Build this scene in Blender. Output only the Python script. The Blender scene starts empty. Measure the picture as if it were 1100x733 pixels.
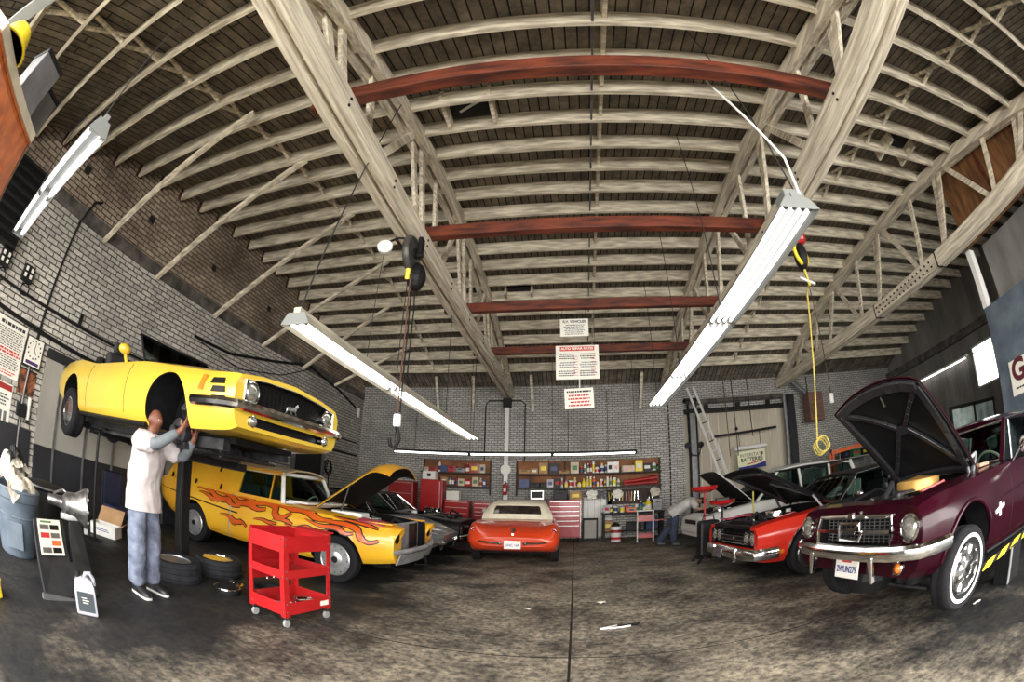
import bpy, bmesh, math, random
import numpy as np
from mathutils import Vector as V, Matrix as MX
PI = math.pi
R = math.radians
S = bpy.context.scene
COL = S.collection
RND = random.Random(7)

# ---------------------------------------------------------------- camera (15 mm full-frame fisheye, tilted up)
CAMH = 1.42
CM = MX(((0.99037202, 0.02885127, 0.13539153), (0.13706089, -0.34165036, -0.92977919), (0.01943126, 0.93938418, -0.34231534)))
FPX = 479.228
cd = bpy.data.cameras.new('camera')
cd.type = 'PANO'
try:
    cd.panorama_type = 'FISHEYE_EQUISOLID'; cd.fisheye_lens = FPX / 1100 * 36; cd.fisheye_fov = PI
except Exception:
    pass
try:
    cd.cycles.panorama_type = 'FISHEYE_EQUISOLID'; cd.cycles.fisheye_lens = FPX / 1100 * 36; cd.cycles.fisheye_fov = PI
except Exception:
    pass
cd.sensor_width = 36; cd.sensor_fit = 'HORIZONTAL'; cd.clip_start = 0.02; cd.clip_end = 200
cam = bpy.data.objects.new('camera', cd)
COL.objects.link(cam)
m4 = CM.to_4x4(); m4.translation = (0, 0, CAMH)
cam.matrix_world = m4
S.camera = cam


def at(px, py, **k):
    """the point of the room seen at a pixel, on the plane x=, y= or z="""
    a, b = px - 550, py - 366.5
    r = math.hypot(a, b)
    th = 2 * math.asin(r / (2 * FPX))
    v = CM @ V((a / r * math.sin(th), -b / r * math.sin(th), -math.cos(th)))
    (ax, val), = k.items()
    i = 'xyz'.index(ax)
    c = V((0, 0, CAMH))
    return c + v * ((val - c[i]) / v[i])


# ---------------------------------------------------------------- materials
MATS = {}


def mat(name, col, rough=.6, metal=0., var=.25, scale=6., bump=0., bscale=60., coat=0., col2=None, stretch=(1, 1, 1), detail=6, contrast=.35, em=0., spec=.5):
    if name in MATS:
        return MATS[name]
    m = bpy.data.materials.new(name); m.use_nodes = True
    nt = m.node_tree; N = nt.nodes; L = nt.links
    b = N['Principled BSDF']
    b.inputs['Roughness'].default_value = rough; b.inputs['Metallic'].default_value = metal
    b.inputs['Coat Weight'].default_value = coat; b.inputs['Coat Roughness'].default_value = .06
    b.inputs['Specular IOR Level'].default_value = spec
    if em:
        b.inputs['Emission Color'].default_value = (*col, 1); b.inputs['Emission Strength'].default_value = em
    tc = N.new('ShaderNodeTexCoord'); mp = N.new('ShaderNodeMapping')
    mp.inputs['Scale'].default_value = stretch
    L.new(tc.outputs['Object'], mp.inputs['Vector'])
    if col2 is None:
        col2 = tuple(c * (1 - var) for c in col)
    nz = N.new('ShaderNodeTexNoise'); nz.inputs['Scale'].default_value = scale; nz.inputs['Detail'].default_value = detail
    L.new(mp.outputs[0], nz.inputs['Vector'])
    rp = N.new('ShaderNodeValToRGB')
    rp.color_ramp.elements[0].position = .5 - contrast / 2; rp.color_ramp.elements[1].position = .5 + contrast / 2
    rp.color_ramp.elements[0].color = (*col2, 1); rp.color_ramp.elements[1].color = (*col, 1)
    L.new(nz.outputs['Fac'], rp.inputs['Fac']); L.new(rp.outputs['Color'], b.inputs['Base Color'])
    if bump:
        n2 = N.new('ShaderNodeTexNoise'); n2.inputs['Scale'].default_value = bscale; n2.inputs['Detail'].default_value = 4
        L.new(mp.outputs[0], n2.inputs['Vector'])
        bp = N.new('ShaderNodeBump'); bp.inputs['Strength'].default_value = bump; bp.inputs['Distance'].default_value = .02
        L.new(n2.outputs['Fac'], bp.inputs['Height']); L.new(bp.outputs['Normal'], b.inputs['Normal'])
    MATS[name] = m
    return m


def paint(name, col, rough=.28, var=.12, scale=3):
    return mat(name, col, rough=rough, var=var, scale=scale, coat=.7, contrast=.6)


def glass_mat(name, tint=(.75, .8, .8), gl=.16):
    if name in MATS:
        return MATS[name]
    m = bpy.data.materials.new(name); m.use_nodes = True
    nt = m.node_tree; N = nt.nodes; L = nt.links
    N.clear()
    o = N.new('ShaderNodeOutputMaterial'); t = N.new('ShaderNodeBsdfTransparent'); g = N.new('ShaderNodeBsdfGlossy')
    t.inputs['Color'].default_value = (*tint, 1); g.inputs['Roughness'].default_value = .03
    lw = N.new('ShaderNodeLayerWeight'); lw.inputs['Blend'].default_value = gl
    mx = N.new('ShaderNodeMixShader')
    L.new(lw.outputs['Fresnel'], mx.inputs[0]); L.new(t.outputs[0], mx.inputs[1]); L.new(g.outputs[0], mx.inputs[2]); L.new(mx.outputs[0], o.inputs[0])
    MATS[name] = m
    return m


def emit(name, col, s):
    if name in MATS:
        return MATS[name]
    m = bpy.data.materials.new(name); m.use_nodes = True
    nt = m.node_tree; nt.nodes.clear()
    o = nt.nodes.new('ShaderNodeOutputMaterial'); e = nt.nodes.new('ShaderNodeEmission')
    e.inputs[0].default_value = (*col, 1); e.inputs[1].default_value = s
    nt.links.new(e.outputs[0], o.inputs[0])
    MATS[name] = m
    return m


# ---------------------------------------------------------------- mesh builder
class MB:
    def __init__(s):
        s.v = []; s.f = []; s.mi = []; s.k = 0; s.T = None

    def add(s, vs, fs):
        o = len(s.v)
        for p in vs:
            p = V(p)
            s.v.append(s.T @ p if s.T else p)
        for f in fs:
            s.f.append([i + o for i in f]); s.mi.append(s.k)
        return s

    def box(s, c, d, rot=None):
        c = V(c); x, y, z = d[0] / 2, d[1] / 2, d[2] / 2
        vs = [V((a * x, b * y, e * z)) for e in (-1, 1) for b in (-1, 1) for a in (-1, 1)]
        if rot is not None:
            vs = [rot @ p for p in vs]
        return s.add([p + c for p in vs], [(0, 2, 3, 1), (4, 5, 7, 6), (0, 1, 5, 4), (2, 6, 7, 3), (0, 4, 6, 2), (1, 3, 7, 5)])

    def bar(s, p0, p1, w, h, up=(0, 0, 1)):
        """rectangular bar from p0 to p1, w across, h along up"""
        p0, p1 = V(p0), V(p1); d = (p1 - p0).normalized(); u = V(up)
        a = d.cross(u)
        if a.length < 1e-4:
            u = V((0, 1, 0)); a = d.cross(u)
        a.normalize(); u = a.cross(d).normalized()
        vs = [p + a * (i * w / 2) + u * (j * h / 2) for p in (p0, p1) for i, j in ((-1, -1), (1, -1), (1, 1), (-1, 1))]
        return s.add(vs, [(0, 1, 2, 3), (7, 6, 5, 4), (0, 4, 5, 1), (1, 5, 6, 2), (2, 6, 7, 3), (3, 7, 4, 0)])

    def cyl(s, p0, p1, r0, r1=None, n=14):
        r1 = r0 if r1 is None else r1
        p0, p1 = V(p0), V(p1); d = (p1 - p0).normalized()
        a = d.orthogonal().normalized(); b = d.cross(a)
        vs = [p + a * (math.cos(2 * PI * i / n) * r) + b * (math.sin(2 * PI * i / n) * r) for p, r in ((p0, r0), (p1, r1)) for i in range(n)]
        fs = [(i, (i + 1) % n, n + (i + 1) % n, n + i) for i in range(n)]
        return s.add(vs, fs + [tuple(range(n))[::-1], tuple(range(n, 2 * n))])

    def tube(s, pts, r, n=8, closed=False):
        pts = [V(p) for p in pts]; m = len(pts); vs = []; fs = []
        a = None
        for i, p in enumerate(pts):
            q0 = pts[i - 1] if (i > 0 or closed) else p
            q1 = pts[(i + 1) % m] if (i < m - 1 or closed) else p
            d = (q1 - q0).normalized()
            if a is None:
                a = d.orthogonal().normalized()
            a = (a - d * a.dot(d)).normalized(); b = d.cross(a)
            rr = r[i] if isinstance(r, (list, tuple)) else r
            vs += [p + a * (math.cos(2 * PI * j / n) * rr) + b * (math.sin(2 * PI * j / n) * rr) for j in range(n)]
        for i in range(m if closed else m - 1):
            k = (i + 1) % m
            fs += [(i * n + j, i * n + (j + 1) % n, k * n + (j + 1) % n, k * n + j) for j in range(n)]
        if not closed:
            fs += [tuple(range(n))[::-1], tuple(range((m - 1) * n, m * n))]
        return s.add(vs, fs)

    def lathe(s, prof, o=(0, 0, 0), axis=(0, 0, 1), n=24):
        """profile [(r, h)] turned about axis through o"""
        o = V(o); d = V(axis).normalized(); a = d.orthogonal().normalized(); b = d.cross(a)
        vs = []; fs = []
        for r, h in prof:
            vs += [o + d * h + a * (math.cos(2 * PI * j / n) * r) + b * (math.sin(2 * PI * j / n) * r) for j in range(n)]
        m = len(prof)
        for i in range(m - 1):
            fs += [(i * n + j, i * n + (j + 1) % n, (i + 1) * n + (j + 1) % n, (i + 1) * n + j) for j in range(n)]
        if prof[0][0] > 1e-4: fs.append(tuple(range(n))[::-1])
        if prof[-1][0] > 1e-4: fs.append(tuple(range((m - 1) * n, m * n)))
        return s.add(vs, fs)

    def ring(s, o, axis, Ro, prof, n=32):
        """closed profile [(r, h)] turned about axis: tyres, rings"""
        o = V(o); d = V(axis).normalized(); a = d.orthogonal().normalized(); b = d.cross(a)
        m = len(prof); vs = []; fs = []
        for r, h in prof:
            vs += [o + d * h + (a * math.cos(2 * PI * j / n) + b * math.sin(2 * PI * j / n)) * (Ro + r) for j in range(n)]
        for i in range(m):
            k = (i + 1) % m
            fs += [(i * n + j, i * n + (j + 1) % n, k * n + (j + 1) % n, k * n + j) for j in range(n)]
        return s.add(vs, fs)

    def torus(s, o, axis, Ro, r, n=28, q=8):
        return s.ring(o, axis, Ro, [(r * math.cos(2 * PI * i / q), r * math.sin(2 * PI * i / q)) for i in range(q)], n)

    def ball(s, c, r, n=14, q=9):
        rx, ry, rz = r if isinstance(r, (tuple, list)) else (r, r, r)
        c = V(c); vs = [c + V((0, 0, -rz))]
        for i in range(1, q):
            t = -PI / 2 + PI * i / q
            vs += [c + V((rx * math.cos(t) * math.cos(2 * PI * j / n), ry * math.cos(t) * math.sin(2 * PI * j / n), rz * math.sin(t))) for j in range(n)]
        vs.append(c + V((0, 0, rz))); fs = []
        for j in range(n):
            fs.append((0, 1 + (j + 1) % n, 1 + j))
            for i in range(q - 2):
                fs.append((1 + i * n + j, 1 + i * n + (j + 1) % n, 1 + (i + 1) * n + (j + 1) % n, 1 + (i + 1) * n + j))
            fs.append((1 + (q - 2) * n + j, 1 + (q - 2) * n + (j + 1) % n, len(vs) - 1))
        return s.add(vs, fs)

    def prism(s, poly, off):
        off = V(off); p = [V(q) for q in poly]; n = len(p)
        return s.add(p + [q + off for q in p], [tuple(range(n))[::-1], tuple(range(n, 2 * n))] + [(i, (i + 1) % n, n + (i + 1) % n, n + i) for i in range(n)])

    def slab(s, quad, t):
        """thick sheet on four (or more) points, thickness t along the sheet's normal"""
        p = [V(q) for q in quad]
        nrm = (p[1] - p[0]).cross(p[2] - p[0]).normalized()
        return s.prism(p, nrm * t)

    def sheet(s, grid, t=0., nrm=None):
        """surface through a grid of points, with thickness t along -nrm or along its own normals"""
        G = [[V(q) for q in row] for row in grid]; a, b = len(G), len(G[0])
        vs = [q for row in G for q in row]
        fs = [(i * b + j, i * b + j + 1, (i + 1) * b + j + 1, (i + 1) * b + j) for i in range(a - 1) for j in range(b - 1)]
        if t:
            nv = []
            for i in range(a):
                for j in range(b):
                    if nrm is not None:
                        k = V(nrm)
                    else:
                        u = G[min(i + 1, a - 1)][j] - G[max(i - 1, 0)][j]; w = G[i][min(j + 1, b - 1)] - G[i][max(j - 1, 0)]
                        k = w.cross(u).normalized()
                    nv.append(G[i][j] - k * t)
            o = a * b
            fs += [tuple(q + o for q in f[::-1]) for f in fs]
            rim = [j for j in range(b)] + [i * b + b - 1 for i in range(1, a)] + [(a - 1) * b + j for j in range(b - 2, -1, -1)] + [i * b for i in range(a - 2, 0, -1)]
            fs += [(rim[i], rim[i] + o, rim[(i + 1) % len(rim)] + o, rim[(i + 1) % len(rim)]) for i in range(len(rim))]
            vs += nv
        return s.add(vs, fs)

    def loft(s, rings, caps=True):
        n = len(rings[0]); vs = [q for r in rings for q in r]; fs = []
        for i in range(len(rings) - 1):
            fs += [(i * n + j, i * n + (j + 1) % n, (i + 1) * n + (j + 1) % n, (i + 1) * n + j) for j in range(n)]
        if caps:
            fs += [tuple(range(n))[::-1], tuple(range((len(rings) - 1) * n, len(rings) * n))]
        return s.add(vs, fs)

    def build(s, name, mats, parent=None, loc=None, rot=None, bevel=0., smooth=None, sub=0, fix=True):
        me = bpy.data.meshes.new(name)
        me.from_pydata([tuple(p) for p in s.v], [], s.f)
        mats = mats if isinstance(mats, (list, tuple)) else [mats]
        for m in mats: me.materials.append(m)
        if len(mats) > 1: me.polygons.foreach_set('material_index', s.mi)
        if fix:
            bm = bmesh.new(); bm.from_mesh(me); bmesh.ops.recalc_face_normals(bm, faces=bm.faces[:]); bm.to_mesh(me); bm.free()
        if smooth:
            me.polygons.foreach_set('use_smooth', [True] * len(me.polygons))
            me.set_sharp_from_angle(angle=R(smooth))
        me.update()
        o = bpy.data.objects.new(name, me); COL.objects.link(o)
        if parent: o.parent = parent
        if loc is not None: o.location = loc
        if rot is not None: o.rotation_euler = rot
        if bevel:
            b = o.modifiers.new('bevel', 'BEVEL'); b.width = bevel; b.segments = 2; b.limit_method = 'ANGLE'; b.harden_normals = False
        if sub:
            b = o.modifiers.new('subd', 'SUBSURF'); b.levels = b.render_levels = sub
        return o


def tag(o, label=None, cat=None, group=None, kind=None):
    if label: o['label'] = label
    if cat: o['category'] = cat
    if group: o['group'] = group
    if kind: o['kind'] = kind
    return o


def thing(name, label, cat, loc=(0, 0, 0), rot=(0, 0, 0), group=None):
    o = bpy.data.objects.new(name, None); o.empty_display_size = .1
    COL.objects.link(o); o.location = loc; o.rotation_euler = rot
    return tag(o, label, cat, group)


def struct(o): o['kind'] = 'structure'; return o


def copy_tree(o, parent=None):
    c = o.copy(); COL.objects.link(c)
    if parent: c.parent = parent
    for ch in list(o.children): copy_tree(ch, c)
    return c


def text(s, size, m, parent, loc, rot, name='lettering', ext=.002, align='CENTER', sx=1., shear=0., bold=0.):
    cu = bpy.data.curves.new(name, 'FONT'); cu.body = s; cu.size = size; cu.align_x = align; cu.align_y = 'CENTER'
    cu.extrude = ext; cu.shear = shear; cu.offset = bold
    cu.materials.append(m)
    o = bpy.data.objects.new(name, cu); COL.objects.link(o); o.parent = parent; o.location = loc; o.rotation_euler = rot; o.scale = (sx, 1, 1)
    return o


def bake(o):
    """turn an object with modifiers into a plain mesh"""
    bpy.context.view_layer.update()
    dg = bpy.context.evaluated_depsgraph_get()
    me = bpy.data.meshes.new_from_object(o.evaluated_get(dg), preserve_all_data_layers=True, depsgraph=dg)
    o.modifiers.clear(); o.data = me
    return o


def cut(o, cutters):
    for c in cutters:
        b = o.modifiers.new('cut', 'BOOLEAN'); b.operation = 'DIFFERENCE'; b.solver = 'EXACT'; b.object = c
        try: b.material_mode = 'TRANSFER'
        except Exception: pass
    bake(o)
    for c in cutters: bpy.data.objects.remove(c)
    return o


def sharpen(o, ang=32):
    me = o.data
    me.polygons.foreach_set('use_smooth', [True] * len(me.polygons))
    me.set_sharp_from_angle(angle=R(ang)); me.update()
    return o
# ================================================================= materials of the place
def node_mat(name):
    m = bpy.data.materials.new(name); m.use_nodes = True
    return m, m.node_tree.nodes, m.node_tree.links, m.node_tree.nodes['Principled BSDF']


def brick_mat(name, axes, c1, c2, mortar, dirt, dscale=.6, damt=.5, bw=.25, bh=.092):
    m, N, L, b = node_mat(name)
    g = N.new('ShaderNodeNewGeometry'); sp = N.new('ShaderNodeSeparateXYZ'); cb = N.new('ShaderNodeCombineXYZ')
    L.new(g.outputs['Position'], sp.inputs[0])
    L.new(sp.outputs[axes[0]], cb.inputs[0]); L.new(sp.outputs[axes[1]], cb.inputs[1])
    bt = N.new('ShaderNodeTexBrick')
    bt.inputs['Scale'].default_value = 1; bt.inputs['Brick Width'].default_value = bw; bt.inputs['Row Height'].default_value = bh
    bt.inputs['Mortar Size'].default_value = .011; bt.inputs['Mortar Smooth'].default_value = .3; bt.inputs['Bias'].default_value = -.1
    bt.inputs['Color1'].default_value = (*c1, 1); bt.inputs['Color2'].default_value = (*c2, 1); bt.inputs['Mortar'].default_value = (*mortar, 1)
    L.new(cb.outputs[0], bt.inputs['Vector'])
    nz = N.new('ShaderNodeTexNoise'); nz.inputs['Scale'].default_value = dscale; nz.inputs['Detail'].default_value = 9; nz.inputs['Roughness'].default_value = .68
    L.new(cb.outputs[0], nz.inputs['Vector'])
    rp = N.new('ShaderNodeValToRGB'); rp.color_ramp.elements[0].position = .42; rp.color_ramp.elements[1].position = .66
    rp.color_ramp.elements[0].color = (0, 0, 0, 1); rp.color_ramp.elements[1].color = (damt, damt, damt, 1)
    L.new(nz.outputs['Fac'], rp.inputs[0])
    n3 = N.new('ShaderNodeTexNoise'); n3.inputs['Scale'].default_value = 22; n3.inputs['Detail'].default_value = 5
    L.new(cb.outputs[0], n3.inputs['Vector'])
    r3 = N.new('ShaderNodeValToRGB'); r3.color_ramp.elements[0].position = .3; r3.color_ramp.elements[1].position = .6
    r3.color_ramp.elements[0].color = (.45, .45, .45, 1); r3.color_ramp.elements[1].color = (1, 1, 1, 1)
    L.new(n3.outputs['Fac'], r3.inputs[0])
    mu = N.new('ShaderNodeMixRGB'); mu.blend_type = 'MULTIPLY'; mu.inputs[0].default_value = .75
    L.new(bt.outputs['Color'], mu.inputs[1]); L.new(r3.outputs[0], mu.inputs[2])
    mx = N.new('ShaderNodeMixRGB'); mx.inputs[2].default_value = (*dirt, 1)
    L.new(rp.outputs[0], mx.inputs[0]); L.new(mu.outputs[0], mx.inputs[1]); L.new(mx.outputs[0], b.inputs['Base Color'])
    b.inputs['Roughness'].default_value = .85
    bp = N.new('ShaderNodeBump'); bp.inputs['Strength'].default_value = .9; bp.inputs['Distance'].default_value = .012
    ad = N.new('ShaderNodeMath'); ad.operation = 'MULTIPLY_ADD'; ad.inputs[1].default_value = -1; L.new(bt.outputs['Fac'], ad.inputs[0])
    sc = N.new('ShaderNodeMath'); sc.operation = 'MULTIPLY'; sc.inputs[1].default_value = .5; L.new(n3.outputs['Fac'], sc.inputs[0])
    L.new(sc.outputs[0], ad.inputs[2])
    L.new(ad.outputs[0], bp.inputs['Height']); L.new(bp.outputs[0], b.inputs['Normal'])
    return m


def floor_mat():
    m, N, L, b = node_mat('stained_concrete')
    g = N.new('ShaderNodeNewGeometry')

    def noise(sc, det=8, ro=.6, st=(1, 1, 1)):
        mp = N.new('ShaderNodeMapping'); mp.inputs['Scale'].default_value = st; L.new(g.outputs['Position'], mp.inputs[0])
        n = N.new('ShaderNodeTexNoise'); n.inputs['Scale'].default_value = sc; n.inputs['Detail'].default_value = det; n.inputs['Roughness'].default_value = ro
        L.new(mp.outputs[0], n.inputs['Vector']); return n.outputs['Fac']

    def ramp(v, p0, p1, c0, c1):
        r = N.new('ShaderNodeValToRGB'); r.color_ramp.elements[0].position = p0; r.color_ramp.elements[1].position = p1
        r.color_ramp.elements[0].color = (*c0, 1); r.color_ramp.elements[1].color = (*c1, 1); L.new(v, r.inputs[0]); return r.outputs[0]

    def mix(f, a, c, bl='MIX'):
        x = N.new('ShaderNodeMixRGB'); x.blend_type = bl
        for i, q in ((0, f), (1, a), (2, c)):
            if isinstance(q, (int, float)): x.inputs[i].default_value = q
            elif isinstance(q, tuple): x.inputs[i].default_value = (*q, 1)
            else: L.new(q, x.inputs[i])
        return x.outputs[0]
    sp = N.new('ShaderNodeSeparateXYZ'); L.new(g.outputs['Position'], sp.inputs[0])
    base = ramp(noise(1.1, 10, .72), .38, .62, (.075, .068, .06), (.40, .355, .28))
    fine = ramp(noise(14, 6, .75), .40, .60, (.22, .22, .24), (1.2, 1.16, 1.08))
    c = mix(.85, base, fine, 'MULTIPLY')
    # floor colour turns near black on both sides of the aisle, edge broken by noise
    def math1(op, a, bb=None, cc=None):
        n = N.new('ShaderNodeMath'); n.operation = op
        for i, q in enumerate((a, bb, cc)):
            if q is None: continue
            if isinstance(q, (int, float)): n.inputs[i].default_value = q
            else: L.new(q, n.inputs[i])
        return n.outputs[0]
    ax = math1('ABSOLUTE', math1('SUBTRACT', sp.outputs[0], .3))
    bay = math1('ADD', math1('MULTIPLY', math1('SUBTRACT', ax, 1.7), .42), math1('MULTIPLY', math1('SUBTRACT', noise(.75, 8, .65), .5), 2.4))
    oil = ramp(bay, .0, .55, (0, 0, 0), (.93, .93, .93))  # darkening mask, grows with distance from the aisle
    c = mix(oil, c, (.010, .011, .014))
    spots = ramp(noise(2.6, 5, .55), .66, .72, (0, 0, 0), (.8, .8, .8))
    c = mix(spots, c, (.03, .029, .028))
    chalk = ramp(noise(3.4, 9, .75, (1, 1.4, 1)), .66, .74, (0, 0, 0), (.3, .3, .3))
    c = mix(chalk, c, (.55, .52, .46))
    # saw-cut joints of the slab
    def line(v, w): return math1('LESS_THAN', math1('ABSOLUTE', v), w)
    jx = line(math1('SUBTRACT', sp.outputs[0], 0.0), .011)
    jy = line(math1('SUBTRACT', math1('MODULO', math1('ADD', sp.outputs[1], 20.0), 4.6), .6), .009)
    j2 = line(math1('SUBTRACT', math1('MODULO', math1('ADD', sp.outputs[0], 20.0), 4.0), 0.0), .011)
    c = mix(math1('MAXIMUM', math1('MAXIMUM', jx, jy), j2), c, (.012, .012, .012))
    L.new(c, b.inputs['Base Color'])
    ro = ramp(noise(1.7, 8, .7), .3, .7, (.42, .42, .42), (.8, .8, .8)); b.inputs['Specular IOR Level'].default_value = .3; L.new(ro, b.inputs['Roughness'])
    bp = N.new('ShaderNodeBump'); bp.inputs['Strength'].default_value = .35; bp.inputs['Distance'].default_value = .01
    L.new(noise(35, 5, .7), bp.inputs['Height']); L.new(bp.outputs[0], b.inputs['Normal'])
    return m


def plank_mat():
    m, N, L, b = node_mat('roof_planks')
    g = N.new('ShaderNodeNewGeometry'); sp = N.new('ShaderNodeSeparateXYZ'); cb = N.new('ShaderNodeCombineXYZ')
    L.new(g.outputs['Position'], sp.inputs[0]); L.new(sp.outputs[1], cb.inputs[0]); L.new(sp.outputs[0], cb.inputs[1])
    bt = N.new('ShaderNodeTexBrick'); bt.inputs['Scale'].default_value = 1; bt.inputs['Brick Width'].default_value = 2.6; bt.inputs['Row Height'].default_value = .145
    bt.inputs['Mortar Size'].default_value = .011; bt.inputs['Mortar Smooth'].default_value = .2
    bt.inputs['Color1'].default_value = (.30, .265, .215, 1); bt.inputs['Color2'].default_value = (.19, .168, .14, 1); bt.inputs['Mortar'].default_value = (.008, .008, .008, 1)
    L.new(cb.outputs[0], bt.inputs['Vector'])
    nz = N.new('ShaderNodeTexNoise'); nz.inputs['Scale'].default_value = 3.2; nz.inputs['Detail'].default_value = 9; nz.inputs['Roughness'].default_value = .72
    L.new(cb.outputs[0], nz.inputs['Vector'])
    rp = N.new('ShaderNodeValToRGB'); rp.color_ramp.elements[0].position = .33; rp.color_ramp.elements[1].position = .66
    rp.color_ramp.elements[0].color = (.25, .25, .26, 1); rp.color_ramp.elements[1].color = (1.15, 1.1, 1, 1)
    L.new(nz.outputs['Fac'], rp.inputs[0])
    mu = N.new('ShaderNodeMixRGB'); mu.blend_type = 'MULTIPLY'; mu.inputs[0].default_value = .9
    L.new(bt.outputs[0], mu.inputs[1]); L.new(rp.outputs[0], mu.inputs[2]); L.new(mu.outputs[0], b.inputs['Base Color'])
    b.inputs['Roughness'].default_value = .85
    bp = N.new('ShaderNodeBump'); bp.inputs['Strength'].default_value = .6; bp.inputs['Distance'].default_value = .01; bp.invert = True
    L.new(bt.outputs['Fac'], bp.inputs['Height']); L.new(bp.outputs[0], b.inputs['Normal'])
    return m


M_brickL = brick_mat('painted_brick_side', (1, 2), (.68, .64, .57), (.46, .43, .39), (.06, .056, .05), (.11, .105, .10), .5, .55)
M_brickU = brick_mat('bare_brick_side', (1, 2), (.56, .46, .35), (.36, .28, .20), (.05, .042, .035), (.05, .03, .022), .55, .75)
M_brickB = brick_mat('painted_brick_back', (0, 2), (.66, .64, .60), (.48, .47, .44), (.10, .095, .09), (.14, .14, .14), .45, .6, .21, .074)
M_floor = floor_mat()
M_plank = plank_mat()
M_joist = mat('whitewashed_timber', (.93, .85, .67), .8, scale=5, col2=(.46, .40, .30), stretch=(.5, 3, 3), bump=.4, bscale=30, contrast=.3, detail=9)
M_chord = mat('whitewashed_chord', (.92, .84, .67), .8, scale=4, col2=(.44, .38, .29), stretch=(6, .35, 6), bump=.3, bscale=30, contrast=.34, detail=9)
M_redbeam = mat('red_brown_timber', (.20, .042, .016), .6, scale=4, col2=(.045, .011, .007), stretch=(.5, 3, 3), bump=.3, contrast=.3)
M_black = mat('black_steel', (.010, .010, .011), .55, var=.4, spec=.25)
M_dark = mat('dark_void', (.008, .008, .009), .8, var=.3)
M_rust = mat('rusty_pocket', (.10, .03, .015), .85, var=.6, scale=9)
M_concrete = mat('grey_concrete_band', (.14, .125, .11), .85, scale=4, col2=(.04, .035, .03), bump=.4)
M_beige = mat('beige_painted_panel', (.62, .56, .44), .6, scale=.9, col2=(.36, .32, .26), contrast=.5, stretch=(1, 1, .4))
M_panelgrey = mat('pale_painted_door', (.44, .42, .37), .55, scale=.8, col2=(.2, .19, .17), contrast=.5, stretch=(1, 1, .4))
M_dado = mat('dark_painted_dado', (.022, .023, .028), .5, scale=1.5, col2=(.007, .007, .009), contrast=.5)
M_siding = mat('dark_grey_siding', (.24, .23, .21), .7, scale=2, col2=(.13, .125, .115), stretch=(1, 1, .3))
M_bluewall = mat('blue_grey_wall', (.13, .16, .19), .6, scale=2, col2=(.06, .08, .105))
M_white = mat('white_enamel', (.78, .77, .74), .45, var=.12)
M_steelgrey = mat('grey_steel', (.22, .22, .23), .45, metal=.6, var=.35)
M_ply = mat('brown_plywood', (.30, .14, .05), .7, scale=3, col2=(.10, .042, .015), stretch=(1, 3, .7))
M_chrome = mat('chrome', (.82, .82, .82), .12, metal=1, var=.25, scale=9)
M_alu = mat('brushed_aluminium', (.66, .66, .65), .35, metal=.8, var=.2)
M_rubber = mat('tyre_rubber', (.014, .014, .016), .8, var=.35, scale=20, spec=.2)
M_tube = emit('fluorescent_tube', (1, .97, .92), 3)
M_tubew = emit('far_fluorescent_tube', (1, .97, .92), 3)
M_glass = glass_mat('window_glass')
M_wire = mat('black_wire', (.012, .012, .012), .6)

XL, XR, YB, YF = -7.56, 13.4, 14.5, -1.5


def roof(y): return 6.82 - .031 * (y - 7.1) ** 2


# ================================================================= shell
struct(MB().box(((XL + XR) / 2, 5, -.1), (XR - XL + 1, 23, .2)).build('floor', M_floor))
struct(MB().box((XL - .15, (YB + YF) / 2, 2.3), (.3, YB - YF + .6, 4.6)).build('wall_left', M_brickL))
b = struct(MB().box((XL - .15, (YB + YF) / 2, 4.72), (.34, YB - YF + .6, .24)).build('trim_1', M_concrete)); b['label'] = 'dark concrete band along the brick wall'
ys = np.linspace(YF - .05, YB + .2, 40)
mb = MB().sheet([[(XL, y, 4.84 + (max(roof(y), 4.86) - 4.84) * t) for t in (0, .5, 1)] for y in ys], .28, (1, 0, 0))
up = struct(mb.build('wall_left_parapet', M_brickU))
for k, (y, z) in enumerate([(1.9, 5.42), (3.85, 5.52), (6.0, 5.55), (8.3, 5.55)]):
    MB().box((XL - .012, y, z), (.03, .15, .15)).build('vent_hole', M_dark, up)
JY = [2.41 + .645 * k for k in range(-5, 18)]
for y in JY:
    MB().box((XL - .005, y, roof(y) - .17), (.05, .17, .26)).build('joist_pocket', M_rust, up)

# back wall: brick, a brick pier, a tall bay with a roll-down door, brick again
struct(MB().box(((XL + 3.15) / 2 - .15, YB + .15, 2.6), (3.15 - XL + .3, .3, 5.2)).build('wall_back', M_brickB))
struct(MB().box((3.4, YB + .05, 2.5), (.5, .45, 5.0)).build('wall_back_pier', M_brickB))
struct(MB().box(((7.75 + XR) / 2, YB + .15, 2.6), (XR - 7.75, .3, 5.2)).build('wall_back_brick', M_brickB))
struct(MB().box((5.7, YB + .2, 4.62), (4.1, .3, 1.0)).build('wall_back_lintel', M_brickB))
mb = MB()
x = 3.66
while x < 7.74:
    mb.box((x + .17, YB + .25, 2.06), (.33, .05, 4.12)); x += .34
struct(mb.build('door_2', M_beige))
tag(bpy.data.objects['door_2'], 'tall beige panelled roll-down door in the back wall')
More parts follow.
